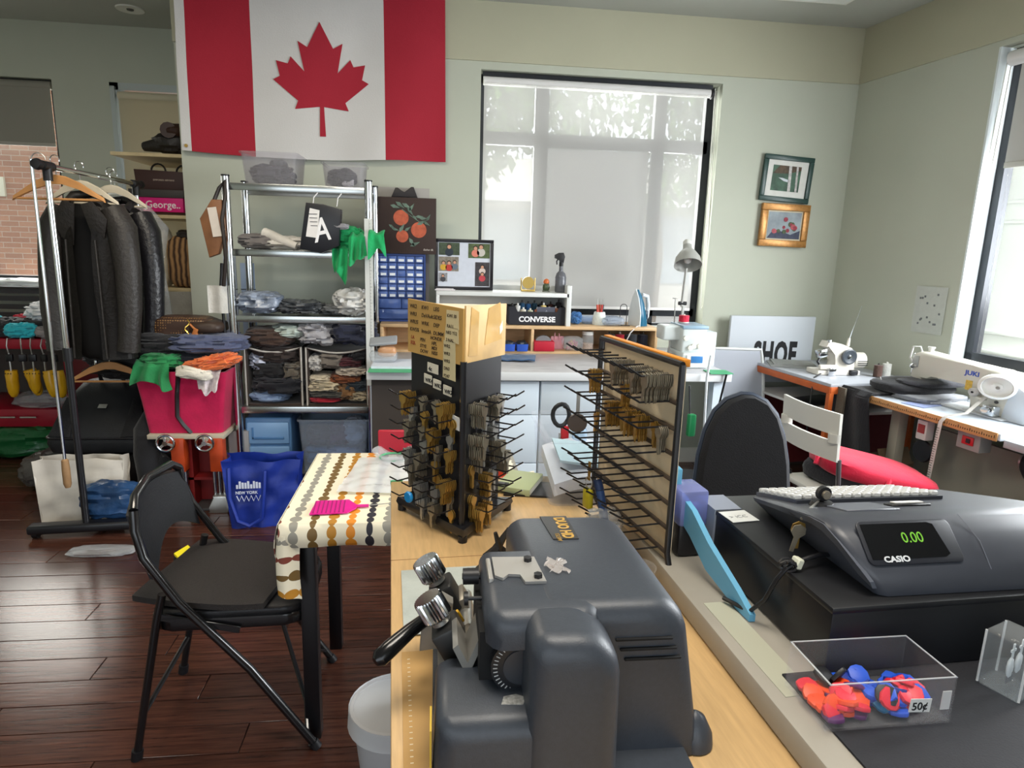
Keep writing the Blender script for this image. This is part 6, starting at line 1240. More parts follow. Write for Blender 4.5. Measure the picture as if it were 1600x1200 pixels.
ORD = ('top', 'second', 'third', 'fourth', 'fifth', 'sixth', 'seventh', 'bottom'); CO = ('first', 'second', 'third', 'last')
CN = {'brass': 'brass', 'nickel': 'dull silver', 'steel': 'steel'}
for (Pa, Pb, fc_, tbl, side) in ((Bp, A, FL, LPOS, 'left'), (A, Cp, FRR, RPOS, 'right')):
    m = fm(Pa, *fc_); L = (Pb-Pa).length
    for r_ in range(8):
        for c_ in range(4):
            mh = m @ Matrix.Translation((.022+(L-.05)*c_/3+(.006 if r_ % 2 else 0), .285-.0325*r_-.006*c_*0, 0))
            addhook(kd, mh)
            if (r_, c_) in tbl:
                n, kind, head = tbl[(r_, c_)]
                keys(base @ mh, n, kind, head, '%s %s key, spinner %s face, %s row, %s hook' % (CN[kind], head, side, ORD[r_], CO[c_]), 'blank keys on the spinning display', .008, .0042 if side == 'left' else .0042)
o = O('blue_key_cap', B().lathe([(.001, -.004), (.011, -.004), (.0125, 0), (.011, .004), (.001, .004)], (0, 0, 0), 20, tuple(FL[1])), plastic('1583c4', .4), 'bright blue round key head low on the spinner', 'key cap', loc=tuple((base @ fm(Bp, *FL)) @ Vector((.085, .075, .062))))
m = fm(Cp, *face(Cp, Bp))
for r_ in range(8):
    for c_ in range(4): addhook(kd, m @ Matrix.Translation((.03+.05*c_, .285-.0325*r_, 0)))
# ---- wire key rack
kr = T('wire_key_rack', 'black wire key rack with a beige panel and orange strip at the counter edge', 'key rack', (.423, 1.07, .90), 10.3)
# local: y runs from the near post to the far post, hooks point to -x
RL = .335
P('post', B().tube([(0, 0, .41), (0, 0, .06), (.002, -.01, .03), (.005, -.09, .005), (.02, -.10, .005), (.035, -.03, .005), (.04, .12, .005), (.03, .20, .006)], .006, 8), BLACKM, kr)
P('post', B().tube([(0, RL, .41), (0, RL, .05), (.01, RL-.03, .02), (.03, RL-.07, .005), (.05, RL-.02, .005)], .006, 8), BLACKM, kr)
P('top_bar', B().cyl((0, 0, .41), (0, RL, .41), .006, n=8), BLACKM, kr)
P('panel', B().bb(.006, .012, .006, RL-.006, .03, .405), mat('panel_beige', 'd8c6a8', .6, 0, .06, 8), kr)
P('orange_strip', B().bb(.004, .018, .004, RL-.002, .405, .418, .001), mat('strip_orange', 'c47a1e', .5, 0, .1, 30), kr)
P('green_tag', B().bb(.012, .026, -.018, -.006, .285, .325, .003), plastic('1a7a4a', .4), kr); P('tag_chain', B().cyl((.016, -.010, .325), (.012, -.008, .375), .0015, n=6), BLACKM, kr)
rowz = [.407-.0466*k for k in range(8)]
rbase = Matrix.Translation((.423, 1.07, .90)) @ Matrix.Rotation(R(10.3), 4, 'Z')
mrow = Matrix(((0, 0, -1), (-1, 0, 0), (0, 1, 0))).to_4x4()     # local z -> -x, local y -> z
KEYR = {(0, 0): (14, 'nickel', 'square'), (0, 1): (9, 'nickel', 'square'), (0, 2): (11, 'nickel', 'square'), (0, 4): (12, 'nickel', 'square'),
 (2, 0): (5, 'nickel', 'round'), (2, 1): (2, 'brass', 'round'), (2, 2): (7, 'brass', 'square'), (2, 3): (8, 'brass', 'square'), (2, 4): (5, 'brass', 'square'), (2, 5): (9, 'brass', 'square'), (1, 4): (5, 'brass', 'square'), (1, 8): (7, 'brass', 'square'), (3, 8): (2, 'brass', 'round')}
for r_ in range(8):
    P('cross_bar', B().cyl((-.002, 0, rowz[r_]-.02), (-.002, RL, rowz[r_]-.02), .0042, n=8), mat('bar_worn', '4a4038', .45, .4, .2, 40), kr) if r_ else None
    for c_ in range(9):
        mh = Matrix.Translation((-.002, .025+.0365*c_, rowz[r_]-.02)) @ mrow
        hk = addhook(kr, mh); hk.scale = (1, 1.1, 1.3)
        if (r_, c_) in KEYR:
            n, kind, head = KEYR[(r_, c_)]
            keys(rbase @ mh, n, kind, head, '%s %s key, wire rack %s row, %s hook from the near post' % (CN[kind], head, ORD[r_], ('first', 'second', 'third', 'fourth', 'fifth', 'sixth', 'seventh', 'eighth', 'ninth')[c_]), 'blank keys on the wire rack', .006, .0038, 2)
kf = T('key_fob', 'yellow plastic key fob hanging low on the wire rack', 'key fob', (.318, 1.265, 1.02), 20); P('fob', B().box((0, 0, -.03), (.012, .03, .045), .006), clear('fob_yellow', 'd9cf3c', .2, .3), kf); P('ring', B().tube(arc((0, 0, .005), .012, 0, 340, 12, 'yz'), .0012, 5), STEEL, kf); P('key_blade', B().bb(-.001, .001, -.004, .004, .01, .05), BRASS, kf)
kf = T('car_key', 'dark long bladed car key hanging at the far end of the wire rack', 'key', (.312, 1.375, 1.135), 0); P('blade', B().bb(-.004, .004, -.001, .001, .0, .06), STEEL, kf); P('head', B().lathe([(.004, -.003), (.02, -.003), (.022, 0), (.02, .003), (.004, .003)], (0, 0, -.012), 18, (.2, 1, 0)), mat('head_brown', '4a3f38', .4), kf)
# ================================================================== key cutting machine
km = T('key_cutting_machine', 'dark grey key duplicating machine with clamps on the wooden counter', 'key machine', (0, 0, 0))
KMB = mat('machine_slate', '363b43', .42, 0, .07, 160, .06, 500)
def sect(x0, x1, z0, zt, sl, sr, rl, rr_, n=7):     # cross-section: foot slopes sl, sr and rounded top corners
    w_ = (x1-x0)/2; rl = min(rl, w_*.98); rr_ = min(rr_, w_*.98)
    pts = [(x1+sr, z0), (x1+sr*.8, z0+.012)]
    cx, cz = x1-rr_, zt-rr_
    pts += [(cx+rr_*math.cos(R(a)), cz+rr_*math.sin(R(a))) for a in [5+85*i/n for i in range(n+1)]]
    cx = x0+rl
    pts += [(cx+rl*math.cos(R(a)), zt-rl+rl*math.sin(R(a))) for a in [90+85*i/n for i in range(n+1)]]
    pts += [(x0-sl*.8, z0+.012), (x0-sl, z0)]
    return pts
def hull(ylist, **kw):
    rs = []
    for y_, ins in ylist:
        p = sect(kw['x0']+ins, kw['x1']-ins, kw['z0'], kw['zt']-ins, kw.get('sl', 0), kw.get('sr', 0), kw.get('rl', .02), kw.get('rr', .03))
        sk = kw.get('skew', 0); rs.append([(x+sk*(y_-kw.get('yr', 0)), y_, z) for x, z in p])
    return B().rings(rs)
P('main_cover', hull([(.655, .022), (.659, .009), (.668, .002), (.68, 0), (.90, 0), (.918, .006), (.926, .018)], x0=.115, x1=.298, z0=.902, zt=1.105, sr=.032, sl=.0, rl=.022, rr=.045, skew=-.04, yr=.66), KMB, km, sm=60)
P('side_cover', hull([(.644, .016), (.650, .007), (.662, 0), (.80, 0), (.815, .012)], x0=.058, x1=.19, z0=1.062, zt=1.104, rl=.016, rr=.02), KMB, km, sm=60)
P('front_cover', hull([(.592, .022), (.597, .009), (.606, .002), (.62, 0), (.73, 0)], x0=.100, x1=.200, z0=.902, zt=1.103, sr=.004, rl=.02, rr=.075), KMB, km, sm=60)
P('lower_cover', hull([(.602, .02), (.608, .007), (.62, 0), (.715, 0), (.728, .006)], x0=.002, x1=.194, z0=.902, zt=1.004, sl=.004, rl=.014, rr=.02), KMB, km, sm=60)
P('foot', B().lathe([(.001, 0), (.024, 0), (.022, .016), (.012, .036), (.001, .044)], (.322, .678, .902), 20), KMB, km); P('base_plate', B().bb(-.002, .30, .60, .93, .90, .915), KMB, km)
for k in range(3): P('vent_slot', B().box((.240+.006*k, .6535, 1.064-.0128*k), (.068, .004, .0035), .001, 1), mat('slot_black', '060608', .8), km)
P('cavity', B().bb(.052, .106, .676, .80, 1.0, 1.066), mat('cavity_shade', '0b0b0d', .8), km)  # black block fills the recess, its shade put into the colour
wl_ = P('cutter_wheel', B().lathe([(.001, 0), (.034, 0), (.036, .003), (.036, .012), (.001, .012)], (.100, .672, 1.030), 36, (0, -1, 0)), mat('wheel_dark', '1b1c20', .35), km)
P('wheel_face', B().lathe([(.010, 0), (.022, 0), (.022, .0015), (.010, .0015)], (.100, .660, 1.030), 28, (0, -1, 0)), mat('wheel_mid', '33363c', .35), wl_)
b = B()
for k in range(40):
    a = 2*PI*k/40; b.box((.100+.031*math.cos(a), .6595, 1.030+.031*math.sin(a)), (.005, .001, .0009), 0, 1, (0, -math.degrees(a), 0))
tag(P('dial_marks', b, paper('c9c9c9'), wl_), kind='stuff')
P('dust_patch', B().prism([(.074, .632), (.098, .63), (.103, .642), (.092, .648), (.078, .645)], 1.0035, 1.0045), mat('dust', '8f8f8c', .8, 0, .4, 200), km)
yl = P('yellow_label', B().bb(-.0045, -.0025, .62, .66, .915, .985), mat('label_gold', 'c9a83a', .5), km)
bz = P('name_plate', B().prism([(.156, .908), (.196, .908), (.199, .830), (.163, .830)], 1.1045, 1.1062), mat('plate_dark2', '2b2a2c', .3), km)
text('lettering', 'DUO HD', .022, mat('gold_print', 'b08a3c', .4), bz, (.176, .902, 1.1064), (0, 0, -88), bold=.0008, sx=.80); text('lettering', '13.5W', .009, mat('gold_print', 'b08a3c', .4), bz, (.168, .848, 1.1064), (0, 0, -88))
sp_ = P('steel_bracket', B().prism([(.073, .778), (.128, .776), (.134, .712), (.108, .712), (.104, .73), (.09, .732), (.082, .722), (.073, .73)], 1.1045, 1.108), mat('bracket_grey', '9a9894', .4, .3), km)
for x, y_ in ((.118, .765), (.125, .722)): P('bolt', B().cyl((x, y_, 1.108), (x, y_, 1.113), .0055, n=6), BLACKM, sp_)
P('bracket_drop', B().box((.068, .75, 1.08), (.006, .055, .055), .002), mat('bracket_grey', '9a9894', .4, .3), km)
P('thumb_screw', B().cyl((.035, .772, 1.085), (.066, .772, 1.085), .004, n=8).cyl((.036, .772, 1.085), (.056, .772, 1.085), .0105, n=14), BLACKP, km); P('thumb_screw', B().cyl((.04, .735, 1.075), (.066, .735, 1.075), .0025, n=8).cyl((.036, .735, 1.075), (.041, .735, 1.075), .0085, n=14), BLACKP, km)
P('film_scrap', B().plane(lambda u, v: (.141+.024*u+.004*math.sin(v*9), .735+.034*v+.004*math.sin(u*11), 1.1065+.006*abs(noise.noise((u*6, v*6, 1)))), 10, 10), clear('scrap_film', 'f2ece8', .1, .7), km)
# carriage with two clamps
CG = mat('carriage_grey', '8a867e', .4, .4, .1, 40); CD = mat('clamp_dark', '232323', .45)
P('carriage', B().box((.035, .79, .965), (.055, .19, .035), .006, 2, (0, -28, 0)), CG, km)
P('carriage_shaft', B().cyl((.045, .70, .985), (.045, .90, .985), .011, n=14), STEEL, km)
P('carriage_base', B().bb(.005, .075, .73, .88, .915, .95, .004), CG, km); P('carriage_arm', B().prism([(.055, .72), (.065, .72), (.065, .80), (.055, .80)], .95, 1.045), CG, km)
P('vee_plate', B().prism([(.04, .99), (.062, 1.045), (.056, 1.05), (.04, 1.01), (.028, 1.035), (.022, 1.03)], -.76, -.70, FRONT), mat('vee_grey', '8f8d88', .35, .4), km)
for i, (x, y_, z, lb) in enumerate(((.008, .868, 1.02, 'far'), (.013, .765, 1.02, 'near'))):
    c_ = P('clamp', B().box((x+.008, y_, z-.015), (.036, .046, .042), .004, 2, (0, -28, 0)), CD, km)
    P('clamp_jaw', B().box((x+.034, y_, z-.028), (.016, .044, .034), .002, 2, (0, -28, 0)), mat('jaw_steel', '8b867c', .35, .6), c_)
    ax = Vector((-.48, .05, .87)).normalized(); o_ = Vector((x-.004, y_, z+.006))
    P('washer', B().lathe([(.001, 0), (.0125, 0), (.0125, .005), (.009, .009), (.001, .009)], o_, 20, ax), STEEL, c_)
    b = B(); q_ = Vector((0, 0, 1)).rotation_difference(ax).to_matrix(); rs = []
    for z_, k in ((.008, .9), (.010, 1), (.036, 1), (.039, .93)): rs.append([o_ + q_ @ Vector(((.0195 if j % 2 else .0178)*k*math.cos(2*PI*j/56), (.0195 if j % 2 else .0178)*k*math.sin(2*PI*j/56), z_)) for j in range(56)])
    P('clamp_knob', b.rings(rs), CHROME, km, sm=25)
P('yellow_mark', B().box((.030, .795, 1.012), (.014, .006, .02), .001, 1, (0, -28, 20)), mat('mark_yellow', 'd0a020', .5), km)
P('lever_plate', B().prism([(-.02, .96), (.02, .965), (.025, 1.03), (.01, 1.04), (-.016, 1.01)], -.82, -.80, FRONT, .003), CG, km)
P('lever_handle', B().tube([(.0, .80, 1.012), (-.014, .792, 1.012), (-.030, .778, 1.008), (-.055, .755, .998), (-.068, .743, .992), (-.073, .739, .990)], [.008, .009, .0095, .0115, .0115, .006], 14), mat('lever_black', '0f0f11', .22), km)
# ---- things around the machine
O('cleaning_cloth', B().sheet(lambda u, v: (-.09+.19*u, -.105+.21*v, .002+.003*abs(noise.noise((u*3, v*3, 1)))), 10, 10, .0015), cloth('a9b0ac'), 'pale grey cloth under the clamps of the key machine', 'cloth', loc=(.035, 1.04, .9015), rz=4)
pm_ = T('plastic_ruler', 'clear amber plastic ruler sheet on the counter in front of the machine', 'ruler', (-.006, .78, .9008), 3.5); P('sheet', B().bb(-.036, .05, -.25, .11, 0, .0015), mat('ruler_amber', 'b8935f', .25), pm_); tag(P('ruler_marks', (lambda b: [b.bb(-.028, -.024, -.24+k*.01, -.2385+k*.01, .0015, .0019) for k in range(34)] and b)(B()), paper('d8c8a8'), pm_), kind='stuff')
pl = T('pliers', 'dark pliers standing open behind the key machine', 'pliers', (.125, 1.15, .9015), 15)
P('jaw', B().tube([(-.03, 0, .02), (-.01, 0, .035), (.02, .01, .07)], [.010, .009, .004], 6), mat('tool_dark', '2f2c2a', .4, .5), pl); P('jaw', B().tube([(-.03, .01, .012), (.0, 0, .03), (-.012, 0, .07)], [.009, .009, .004], 6), mat('tool_dark', '2f2c2a', .4, .5), pl); P('handle', B().tube([(0, 0, .035), (.03, .005, .008), (.06, .01, .006)], [.008, .006, .005], 6), mat('tool_dark', '2f2c2a', .4, .5), pl); P('handle', B().tube([(0, 0, .03), (-.03, .0, .012), (-.05, -.01, .006)], [.008, .006, .005], 6), mat('tool_dark', '2f2c2a', .4, .5), pl)
nb = T('notebook', 'pale green notebook lying on the counter behind the spinner', 'notebook', (.215, 1.575, .9015), -24); P('cover', B().bb(-.045, .045, -.065, .065, 0, .018, .002), mat('cover_sage', 'a9b48c', .55), nb); P('pages', B().bb(-.042, .0455, -.062, .062, .003, .015), paper('d3d0c0'), nb); P('pen_loop', B().box((-.03, -.05, .02), (.03, .018, .003), .001), BLACKP, nb)
O('dark_pouch', B().bb(-.06, .06, -.05, .05, 0, .004), BLACKP, 'flat black sleeve under the pale green notebook', 'sleeve', loc=(.235, 1.55, .9012), rz=-10)
t = T('orange_cup', 'orange paper cup on the small table behind the spinner', 'cup', (.19, 1.90, .735)); P('cup', B().lathe([(.001, 0), (.028, 0), (.036, .085), (.033, .085), (.026, .004), (.001, .004)], n=20), plastic('c8482c', .5), t)
t = T('glass_dish', 'clear round dish with dark contents behind the green notebook', 'dish', (.265, 1.92, .735)); P('dish', B().lathe([(.001, 0), (.05, 0), (.058, .06), (.055, .06), (.047, .004), (.001, .004)], n=24), CLEAR, t); P('contents', B().blob((0, 0, .02), (.04, .04, .02), .3, 4, 3), mat('olive_bits', '6b5a2a', .6, 0, .5, 60), t)
for i in range(2): O('wooden_stick', B().cyl((-.07, -.03-.012*i, .1), (.07, .03-.012*i, .105), .004, n=8), paper('d3cdbc'), ('front', 'rear')[i] + ' pale wooden stick resting on the glass dish', 'stick', loc=(.24, 1.92, .70))
cbx = tub('clear_bin', 'clear plastic bin with papers at the end of the key counter', (.365, 1.555, .9015), .21, .26, .17, CLEAR)
O('paper_pile', B().sheet(lambda u, v: (-.085+.17*u, -.11+.20*v, .05+.035*v+.02*math.sin(u*3)), 8, 8, .03), paper('ccd2da'), 'white paper pile inside the clear bin', 'paper', loc=(.365, 1.55, .905))
O('paper_pile', B().sheet(lambda u, v: (-.075+.14*u, -.08+.12*v, .10+.02*v-.02*u), 6, 6, .006), paper('9fb8bf'), 'blue grey sheet on top inside the clear bin', 'paper', loc=(.372, 1.55, .905))
t = T('scissors', 'black handled scissors standing in the clear bin', 'scissors', (.33, 1.65, .93)); P('loop', B().tube([(.022*math.cos(2*PI*i/16), .004*math.sin(i), .14+.03*math.sin(2*PI*i/16)) for i in range(16)], .006, 8, True), BLACKP, t); P('grip', B().box((.012, 0, .085), (.022, .014, .05), .005), plastic('b01a24', .4), t); P('blade', B().bb(-.004, .012, -.002, .002, 0, .09), STEEL, t)
t = T('green_bowl', 'green bowl with small bottles behind the bin', 'bowl', (.37, 1.64, .92)); P('bowl', B().lathe([(.001, 0), (.035, 0), (.062, .07), (.059, .07), (.033, .004), (.001, .004)], n=24), plastic('1f8a5c', .4), t); P('bottle', B().lathe([(.001, .01), (.02, .01), (.02, .11), (.008, .13), (.008, .15), (.001, .15)], (.01, 0, 0), 16), clear('bottle_blue', 'cfe4f4', .1, .6), t)
t = T('glue_bottle', 'small pale glue bottle with pointed nozzle behind the key machine', 'bottle', (.268, 1.05, .9015)); P('bottle', B().lathe([(.001, 0), (.018, 0), (.018, .07), (.012, .08), (.001, .08)], n=16), mat('bottle_cream', 'c4c2b0', .4), t); P('nozzle', B().lathe([(.008, .08), (.006, .095), (.002, .125), (.001, .126)], n=12), mat('bottle_cream', 'c4c2b0', .4), t)
t = T('paper_cup', 'tan paper cup standing under the wire rack', 'cup', (.335, 1.19, .9015)); P('cup', B().lathe([(.001, 0), (.028, 0), (.036, .07), (.034, .07), (.026, .004), (.001, .004)], n=22), paper('b99a74'), t); P('film', B().blob((0, 0, .07), (.03, .03, .02), .3, 4, 2), FILM, t)
t = T('blue_tool', 'dark blue marker leaning in the tan cup', 'marker', (.345, 1.20, .94)); P('barrel', B().cyl((0, 0, 0), (-.012, .03, .08), .009, n=10), plastic('24406e', .4), t); P('cap', B().cyl((-.012, .03, .08), (-.016, .04, .1), .0095, n=10), plastic('1a2c50', .4), t)
O('clear_cup', B().lathe([(.001, 0), (.026, 0), (.033, .06), (.031, .06), (.024, .004), (.001, .004)], n=22), CLEAR, 'clear plastic cup under the wire rack beside the key machine', 'cup', loc=(.352, 1.02, .9015))
# ================================================================== cash desk
cd_ = T('cash_desk', 'grey edged cash desk beside the wooden key counter', 'counter', (-.05, .667, 0), 3.2)
CDT = mat('desk_grey', '9b968c', .45, 0, .12, 5)
P('worktop', B().bb(.482, 1.15, -.45, .66, .902, .94, .003), CDT, cd_); P('side_panel', B().bb(.54, .56, -.4, .60, 0, .90), mat('desk_side', '6b655c', .6), cd_); P('back_panel', B().bb(.56, 1.12, .58, .60, 0, .90), mat('desk_side', '6b655c', .6), cd_)
O('desk_mat', B().bb(-.09, .5, -.42, .092, 0, .003), mat('mat_black', '1b1c22', .75, 0, .08, 40, .2, 500), 'black mat covering the front of the cash desk', 'mat', loc=(.565, .655, .9405), rz=3.2)
dr = T('cash_box', 'black steel cash drawer box under the register', 'cash box', (.515, .735, .9435), 3.2)
CBK = mat('drawer_black', '141519', .42, 0, .1, 18)
P('body', B().bb(.012, .46, 0, .395, 0, .098, .003), CBK, dr); P('top_edge', B().bb(.010, .462, -.002, .397, .090, .10, .003), CBK, dr)
P('clear_corner', B().bb(.008, .06, .33, .40, .02, .101), clear('tape_clear', 'c9d2e4', .12, .6), dr)
bcd = T('business_card', 'white business card lying on the cash drawer', 'card', (.535, 1.035, 1.0445), 8); P('card', B().bb(-.026, .026, -.024, .022, 0, .0008), paper('c9cccb'), bcd); text('lettering', '> iCC', .014, mat('grey_print', '8d9092', .6), bcd, (-.02, -.008, .001), (0, 0, 0))
rg_ = T('cash_register', 'dark grey electronic cash register with green digits on its rear display', 'cash register', (.570, .755, 1.0445), 2)
RGB_ = mat('register_grey', '3a3d45', .38, 0, .05, 30); RGL = mat('register_light', '565a64', .38)
W_ = .42
prof = [(0, 0), (.0, .022), (.012, .038), (.042, .068), (.072, .082), (.11, .078), (.20, .055), (.33, .020), (.335, .008), (.30, 0)]
b = B(); rs = []
for x, k in ((-.004, .93), (0, .97), (.010, 1), (W_-.01, 1), (W_, .97)): rs.append([(x+(.04*max(0, 1-z/.07) if x < .1 else 0), .16+(y_-.16)*k, z*k) for y_, z in prof])
P('body', b.rings(rs), RGB_, rg_, sm=50)
P('side_stripe', B().rings([[(x+.04*max(0, 1-z/.07), .16+(y_-.16)*.985, z) for y_, z in ((.0, .012), (.0, .022), (.012, .034), (.046, .064), (.076, .075), (.11, .072), (.20, .050), (.325, .018), (.325, .010), (.20, .040), (.11, .060), (.085, .060), (.056, .048), (.026, .02))] for x in (-.0065, .0)]), RGL, rg_)
sl = Matrix.Translation((-.004, .0215, .0475)) @ Matrix.Rotation(math.atan2(.030, .030), 4, 'X')
dv = sl @ Matrix.Identity(4)
P('display_frame', B().prism(rrect(.030, .178, -.012, .052, .010), .0, .0035, sl, .001), mat('disp_frame', '25272e', .3), rg_)
dp = P('display_window', B().prism([(.036, -.004), (.150, -.004), (.158, .0), (.150, .044), (.142, .047), (.036, .047)], .0035, .0045, sl), mat('disp_black', '0c0d10', .12), rg_)
er = [math.degrees(a) for a in sl.to_euler()]
text('digits', '0.00', .022, mat('led_green', '5f9a2a', .4, emit=.5), dp, sl @ Vector((.092, .018, .005)), er, sx=.9)
text('lettering', 'CASIO', .0115, paper('c4c8cc'), rg_, sl @ Vector((.052, -.0085, .005)), er, bold=.0004, sx=1.2)
kb = P('keyboard', B().rings([[(x, y_, z) for y_, z in ((.20, .061), (.325, .027), (.325, .015), (.20, .05))] for x in (.03, .30)]), RGB_, rg_)
kme = B().box((0, 0, .004), (.015, .013, .009), .002, 1).mesh('key_cap'); kme.materials.append(mat('keycap_pale', 'b4b6b6', .45))
for r_ in range(6):
    for c_ in range(15):
        o = bpy.data.objects.new('key_button', kme); COL.objects.link(o); o.parent = kb
        y_ = .215+r_*.0195; o.location = (.038+c_*.0182, y_, .0605-(y_-.20)*.272); o.rotation_euler = (R(-15.2), 0, 0)
P('receipt_slot', B().box((.19, .15, .068), (.07, .02, .006), .001, 1, (-14, 0, 0)), BLACKP, rg_); P('receipt_paper', B().box((.19, .152, .0725), (.05, .012, .002), 0, 1, (-14, 0, 0)), paper('d8d8d6'), rg_)
P('printer_lid', B().box((.10, .145, .0695), (.09, .07, .004), .001, 1, (-14, 0, 0)), RGL, rg_)
kl = P('mode_lock', B().lathe([(.001, 0), (.02, 0), (.016, .008), (.001, .01)], (.058, .175, .060), 20), BLACKP, rg_); P('lock_fin', B().prism(circ(16, .012, 0, .008), -.004, .004, Matrix.Translation((.058, .175, .074)) @ FRONT), BLACKP, kl); P('lock_key', B().cyl((.058, .170, .082), (.058, .165, .082), .007, n=12), NICKEL, kl)
P('seam_line', B().tube([(.212, .006, .03), (.21, .03, .062), (.205, .07, .086)], .0008, 4), RGL, rg_)
ks = T('register_keys', 'bunch of small keys on a chain hanging down the side of the register', 'keys', (.568, .90, 1.098), 0)
P('chain', B().tube([(.045, .03, .015), (.02, .01, .012), (-.002, -.005, .002)], .0025, 5), STEEL, ks)
for k, (dy, a) in enumerate(((0, 0), (-.012, 14))): P('key', B().prism([(-.010, -.004), (-.012, -.014), (-.004, -.022), (-.003, -.045), (.003, -.045), (.004, -.022), (.012, -.014), (.010, -.004), (.0, .0)], -.001, .001, Matrix.Translation((-.008-.004*k, dy-.01, 0)) @ Matrix.Rotation(R(a), 4, 'Y') @ FRONT), NICKEL if k else BRASS, ks)
pcb = T('register_cable', 'black power cord coiled with white tape coming out under the register', 'cable', (0, 0, 0)); P('cord', B().tube([(.595, .86, 1.056), (.575, .85, 1.062), (.55, .84, 1.062), (.53, .838, 1.056), (.515, .835, 1.050), (.505, .84, 1.03), (.495, .85, .99), (.49, .88, .953), (.47, .93, .948)], .0035, 8), BLACKP, pcb); P('coil', B().tube([(.518+.010*math.cos(i*.7), .838+.006*math.sin(i*.5), 1.052+.008*math.sin(i*.7)) for i in range(22)], .003, 6), BLACKP, pcb); P('tape', B().box((.532, .838, 1.056), (.012, .016, .016), .002, 1, (0, 20, 10)), paper('c4c6b4'), pcb)
# items at the left of the register
bbp = T('blue_clipboard', 'sky blue plastic board leaning against the side of the cash drawer', 'board', (.475, 1.0, .9415), 0)
b = B(); b.rings([[(x0, y_, z), (x0+.010, y_, z), (x0+.010, y_, z+h_), (x0, y_, z+h_)] for y_, x0, z, h_ in ((-.13, .010, .0, .012), (-.09, .006, .0, .03), (.0, -.008, .02, .05), (.06, -.016, .055, .05), (.12, -.022, .075, .045), (.155, -.028, .09, .03))]); P('sheet', b, mat('sky_plastic', '5fa0c2', .4), bbp)
P('upper_fold', B().bb(-.024, -.012, .125, .165, .09, .16, .003), mat('sky_plastic', '5fa0c2', .4), bbp)
t = T('pen_holder', 'translucent blue and black desk holder behind the sky blue board', 'holder', (.475, 1.125, .9415), 5); P('lower', B().bb(-.028, .024, -.035, .03, 0, .07, .006), mat('holder_black', '15151a', .4), t); P('upper', B().bb(-.03, .026, -.037, .032, .06, .13, .006), clear('holder_blue', 'a9b2e8', .12, .6), t)
O('clear_sleeve', B().bb(-.012, .03, -.13, .10, 0, .0006), mat('paper_cream', 'a9a998', .4), 'pale strip of tape on the edge of the cash desk', 'tape', loc=(.455, .83, .9402), rz=4)
# acrylic box with rubber key caps
ab = T('acrylic_box', 'clear acrylic box of rubber key caps with a price label', 'box', (.545, .677, .9445), 1)
AC = clear('acrylic', 'fdfdfe', .02, .965); hw_, hd, hh = .083, .044, .062
P('bottom', B().bb(-hw_, hw_, -hd, hd, 0, .003), AC, ab)
for nm, q in (('front', (-hw_, hw_, -hd, -hd+.002)), ('back', (-hw_, hw_, hd-.002, hd)), ('end', (-hw_, -hw_+.002, -hd+.002, hd-.002)), ('end', (hw_-.002, hw_, -hd+.002, hd-.002))): P(nm, B().bb(q[0], q[1], q[2], q[3], .003, hh), AC, ab)
EDGE = clear('acrylic_edge', 'e8ecf0', .2, .6)
for q in ((-hw_, hw_, -hd, -hd+.002), (-hw_, hw_, hd-.002, hd), (-hw_, -hw_+.002, -hd, hd), (hw_-.002, hw_, -hd, hd)): P('polished_edge', B().bb(q[0], q[1], q[2], q[3], hh, hh+.001), EDGE, ab)
lb_ = P('price_label', B().box((.038, -hd-.0008, .028), (.028, .0008, .018), 0, 1, (0, 3, 0)), paper('d3d3d1'), ab); text('lettering', '50¢', .0145, INK, lb_, (.0265, -hd-.0014, .0225), bold=.0002)
P('tape_bit', B().bb(.066, .078, -hd-.0008, -hd, .02, .045), clear('tape_white', 'e8e8e8', .3, .4), ab)
def cap_mesh():
    b = B(); pts = [(-.010, -.010), (-.0125, 0), (-.010, .009), (-.004, .0125), (.004, .0125), (.010, .009), (.0125, 0), (.010, -.010), (.004, -.0125), (-.004, -.0125)]
    b.prism(pts, -.0028, .0028, None, .0009); b.cyl((0, .007, .0027), (0, .007, .0031), .0016, n=6); return b
CAPC = {'orange': 'e2481a', 'red': 'd8263a', 'blue': '1c4fc4', 'navy': '16308a', 'teal': '15709c', 'black': '18181a', 'purple': '5a1a5c'}
cms = {}
for k, c in CAPC.items(): me = cap_mesh().mesh('key_cap'); me.materials.append(mat('rubber_'+k, c, .45)); cms[k] = me
rg = random.Random(12)
seq = []
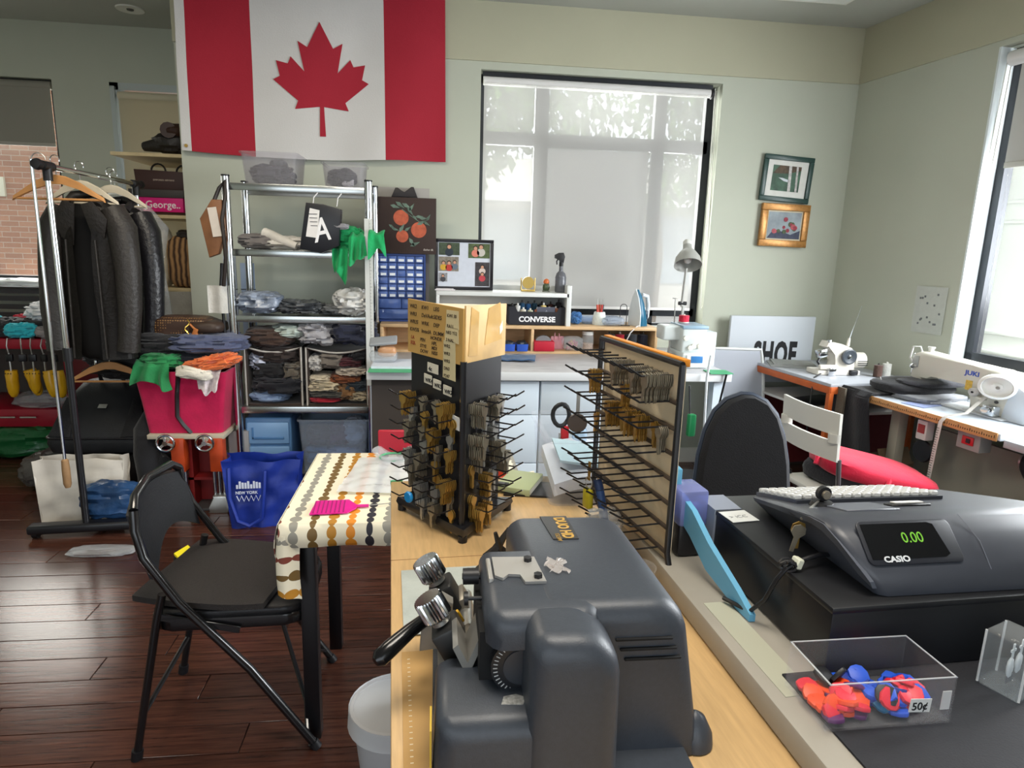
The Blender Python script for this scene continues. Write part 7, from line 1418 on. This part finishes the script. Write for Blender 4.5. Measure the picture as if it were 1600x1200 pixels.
for i in range(80):
    layer = 0 if i < 36 else (1 if i < 66 else 2)
    x = rg.uniform(-.068, .068); y_ = rg.uniform(-.030, .030)
    f = (x+.066)/.132
    if f < .38: col = rg.choice(['orange', 'orange', 'orange', 'red', 'purple'] if rg.random() < .85 else ['black'])
    elif f < .78: col = rg.choice(['blue', 'blue', 'navy', 'teal', 'red', 'black'])
    else: col = rg.choice(['red', 'red', 'blue', 'navy'])
    if y_ > .012 and f > .3: col = rg.choice(['blue', 'navy', 'blue'])
    o = bpy.data.objects.new('rubber_key_cap', cms[col]); COL.objects.link(o)
    v = Matrix.Rotation(R(1), 3, 'Z') @ Vector((x, y_, 0))
    o.location = (.545+v.x, .677+v.y, .9445+.0065+layer*.0068+rg.uniform(0, .003) - (.004*layer if abs(x) > .05 else 0))
    tl_ = 12+14*layer if rg.random() < .75 else 55
    o.rotation_euler = (R(rg.uniform(-tl_, tl_)), R(rg.uniform(-tl_, tl_)), rg.uniform(0, 6.3))
    if tl_ == 55: o.location.z += .006
    tag(o, {'orange': 'orange', 'red': 'red', 'blue': 'blue', 'navy': 'dark blue', 'teal': 'teal blue', 'black': 'black', 'purple': 'purple'}[col]+' rubber key cap in the clear acrylic box', 'key cap', 'rubber key caps in the acrylic box')
# crystal block
cy = T('crystal_block', 'clear crystal block with engraved crosses and praying hands on the cash desk', 'crystal', (.758, .690, .9445), 22)
CRY = clear('crystal_clear', 'f4f8fa', .02, .90)
P('block', B().box((0, 0, .041), (.052, .052, .082), .004, 1), CRY, cy)
for sx in (-1, 1):
    for sy in (-1, 1): P('bevelled_edge', B().cyl((sx*.0245, sy*.0245, .003), (sx*.0245, sy*.0245, .079), .0016, n=6), clear('crystal_edge', 'ffffff', .05, .65), cy)
ENG = mat('engraving', 'cfd2d4', .7)
for k, x in ((0, -.010), (1, .012)):
    P('engraved_cross', B().bb(x-.0017, x+.0017, -.004, -.0025, .05, .070).bb(x-.006, x+.006, -.004, -.0025, .059, .0624), ENG, cy); P('engraved_hands', B().blob((x-.001, -.003, .036), (.006, .003, .014), .15, 4, k+2, 16, 12, .9), ENG, cy)
P('engraved_base', B().bb(-.016, .0, -.004, -.0025, .014, .024), mat('engraving_dark', '6b6e72', .6), cy)
bpy.context.view_layer.update()
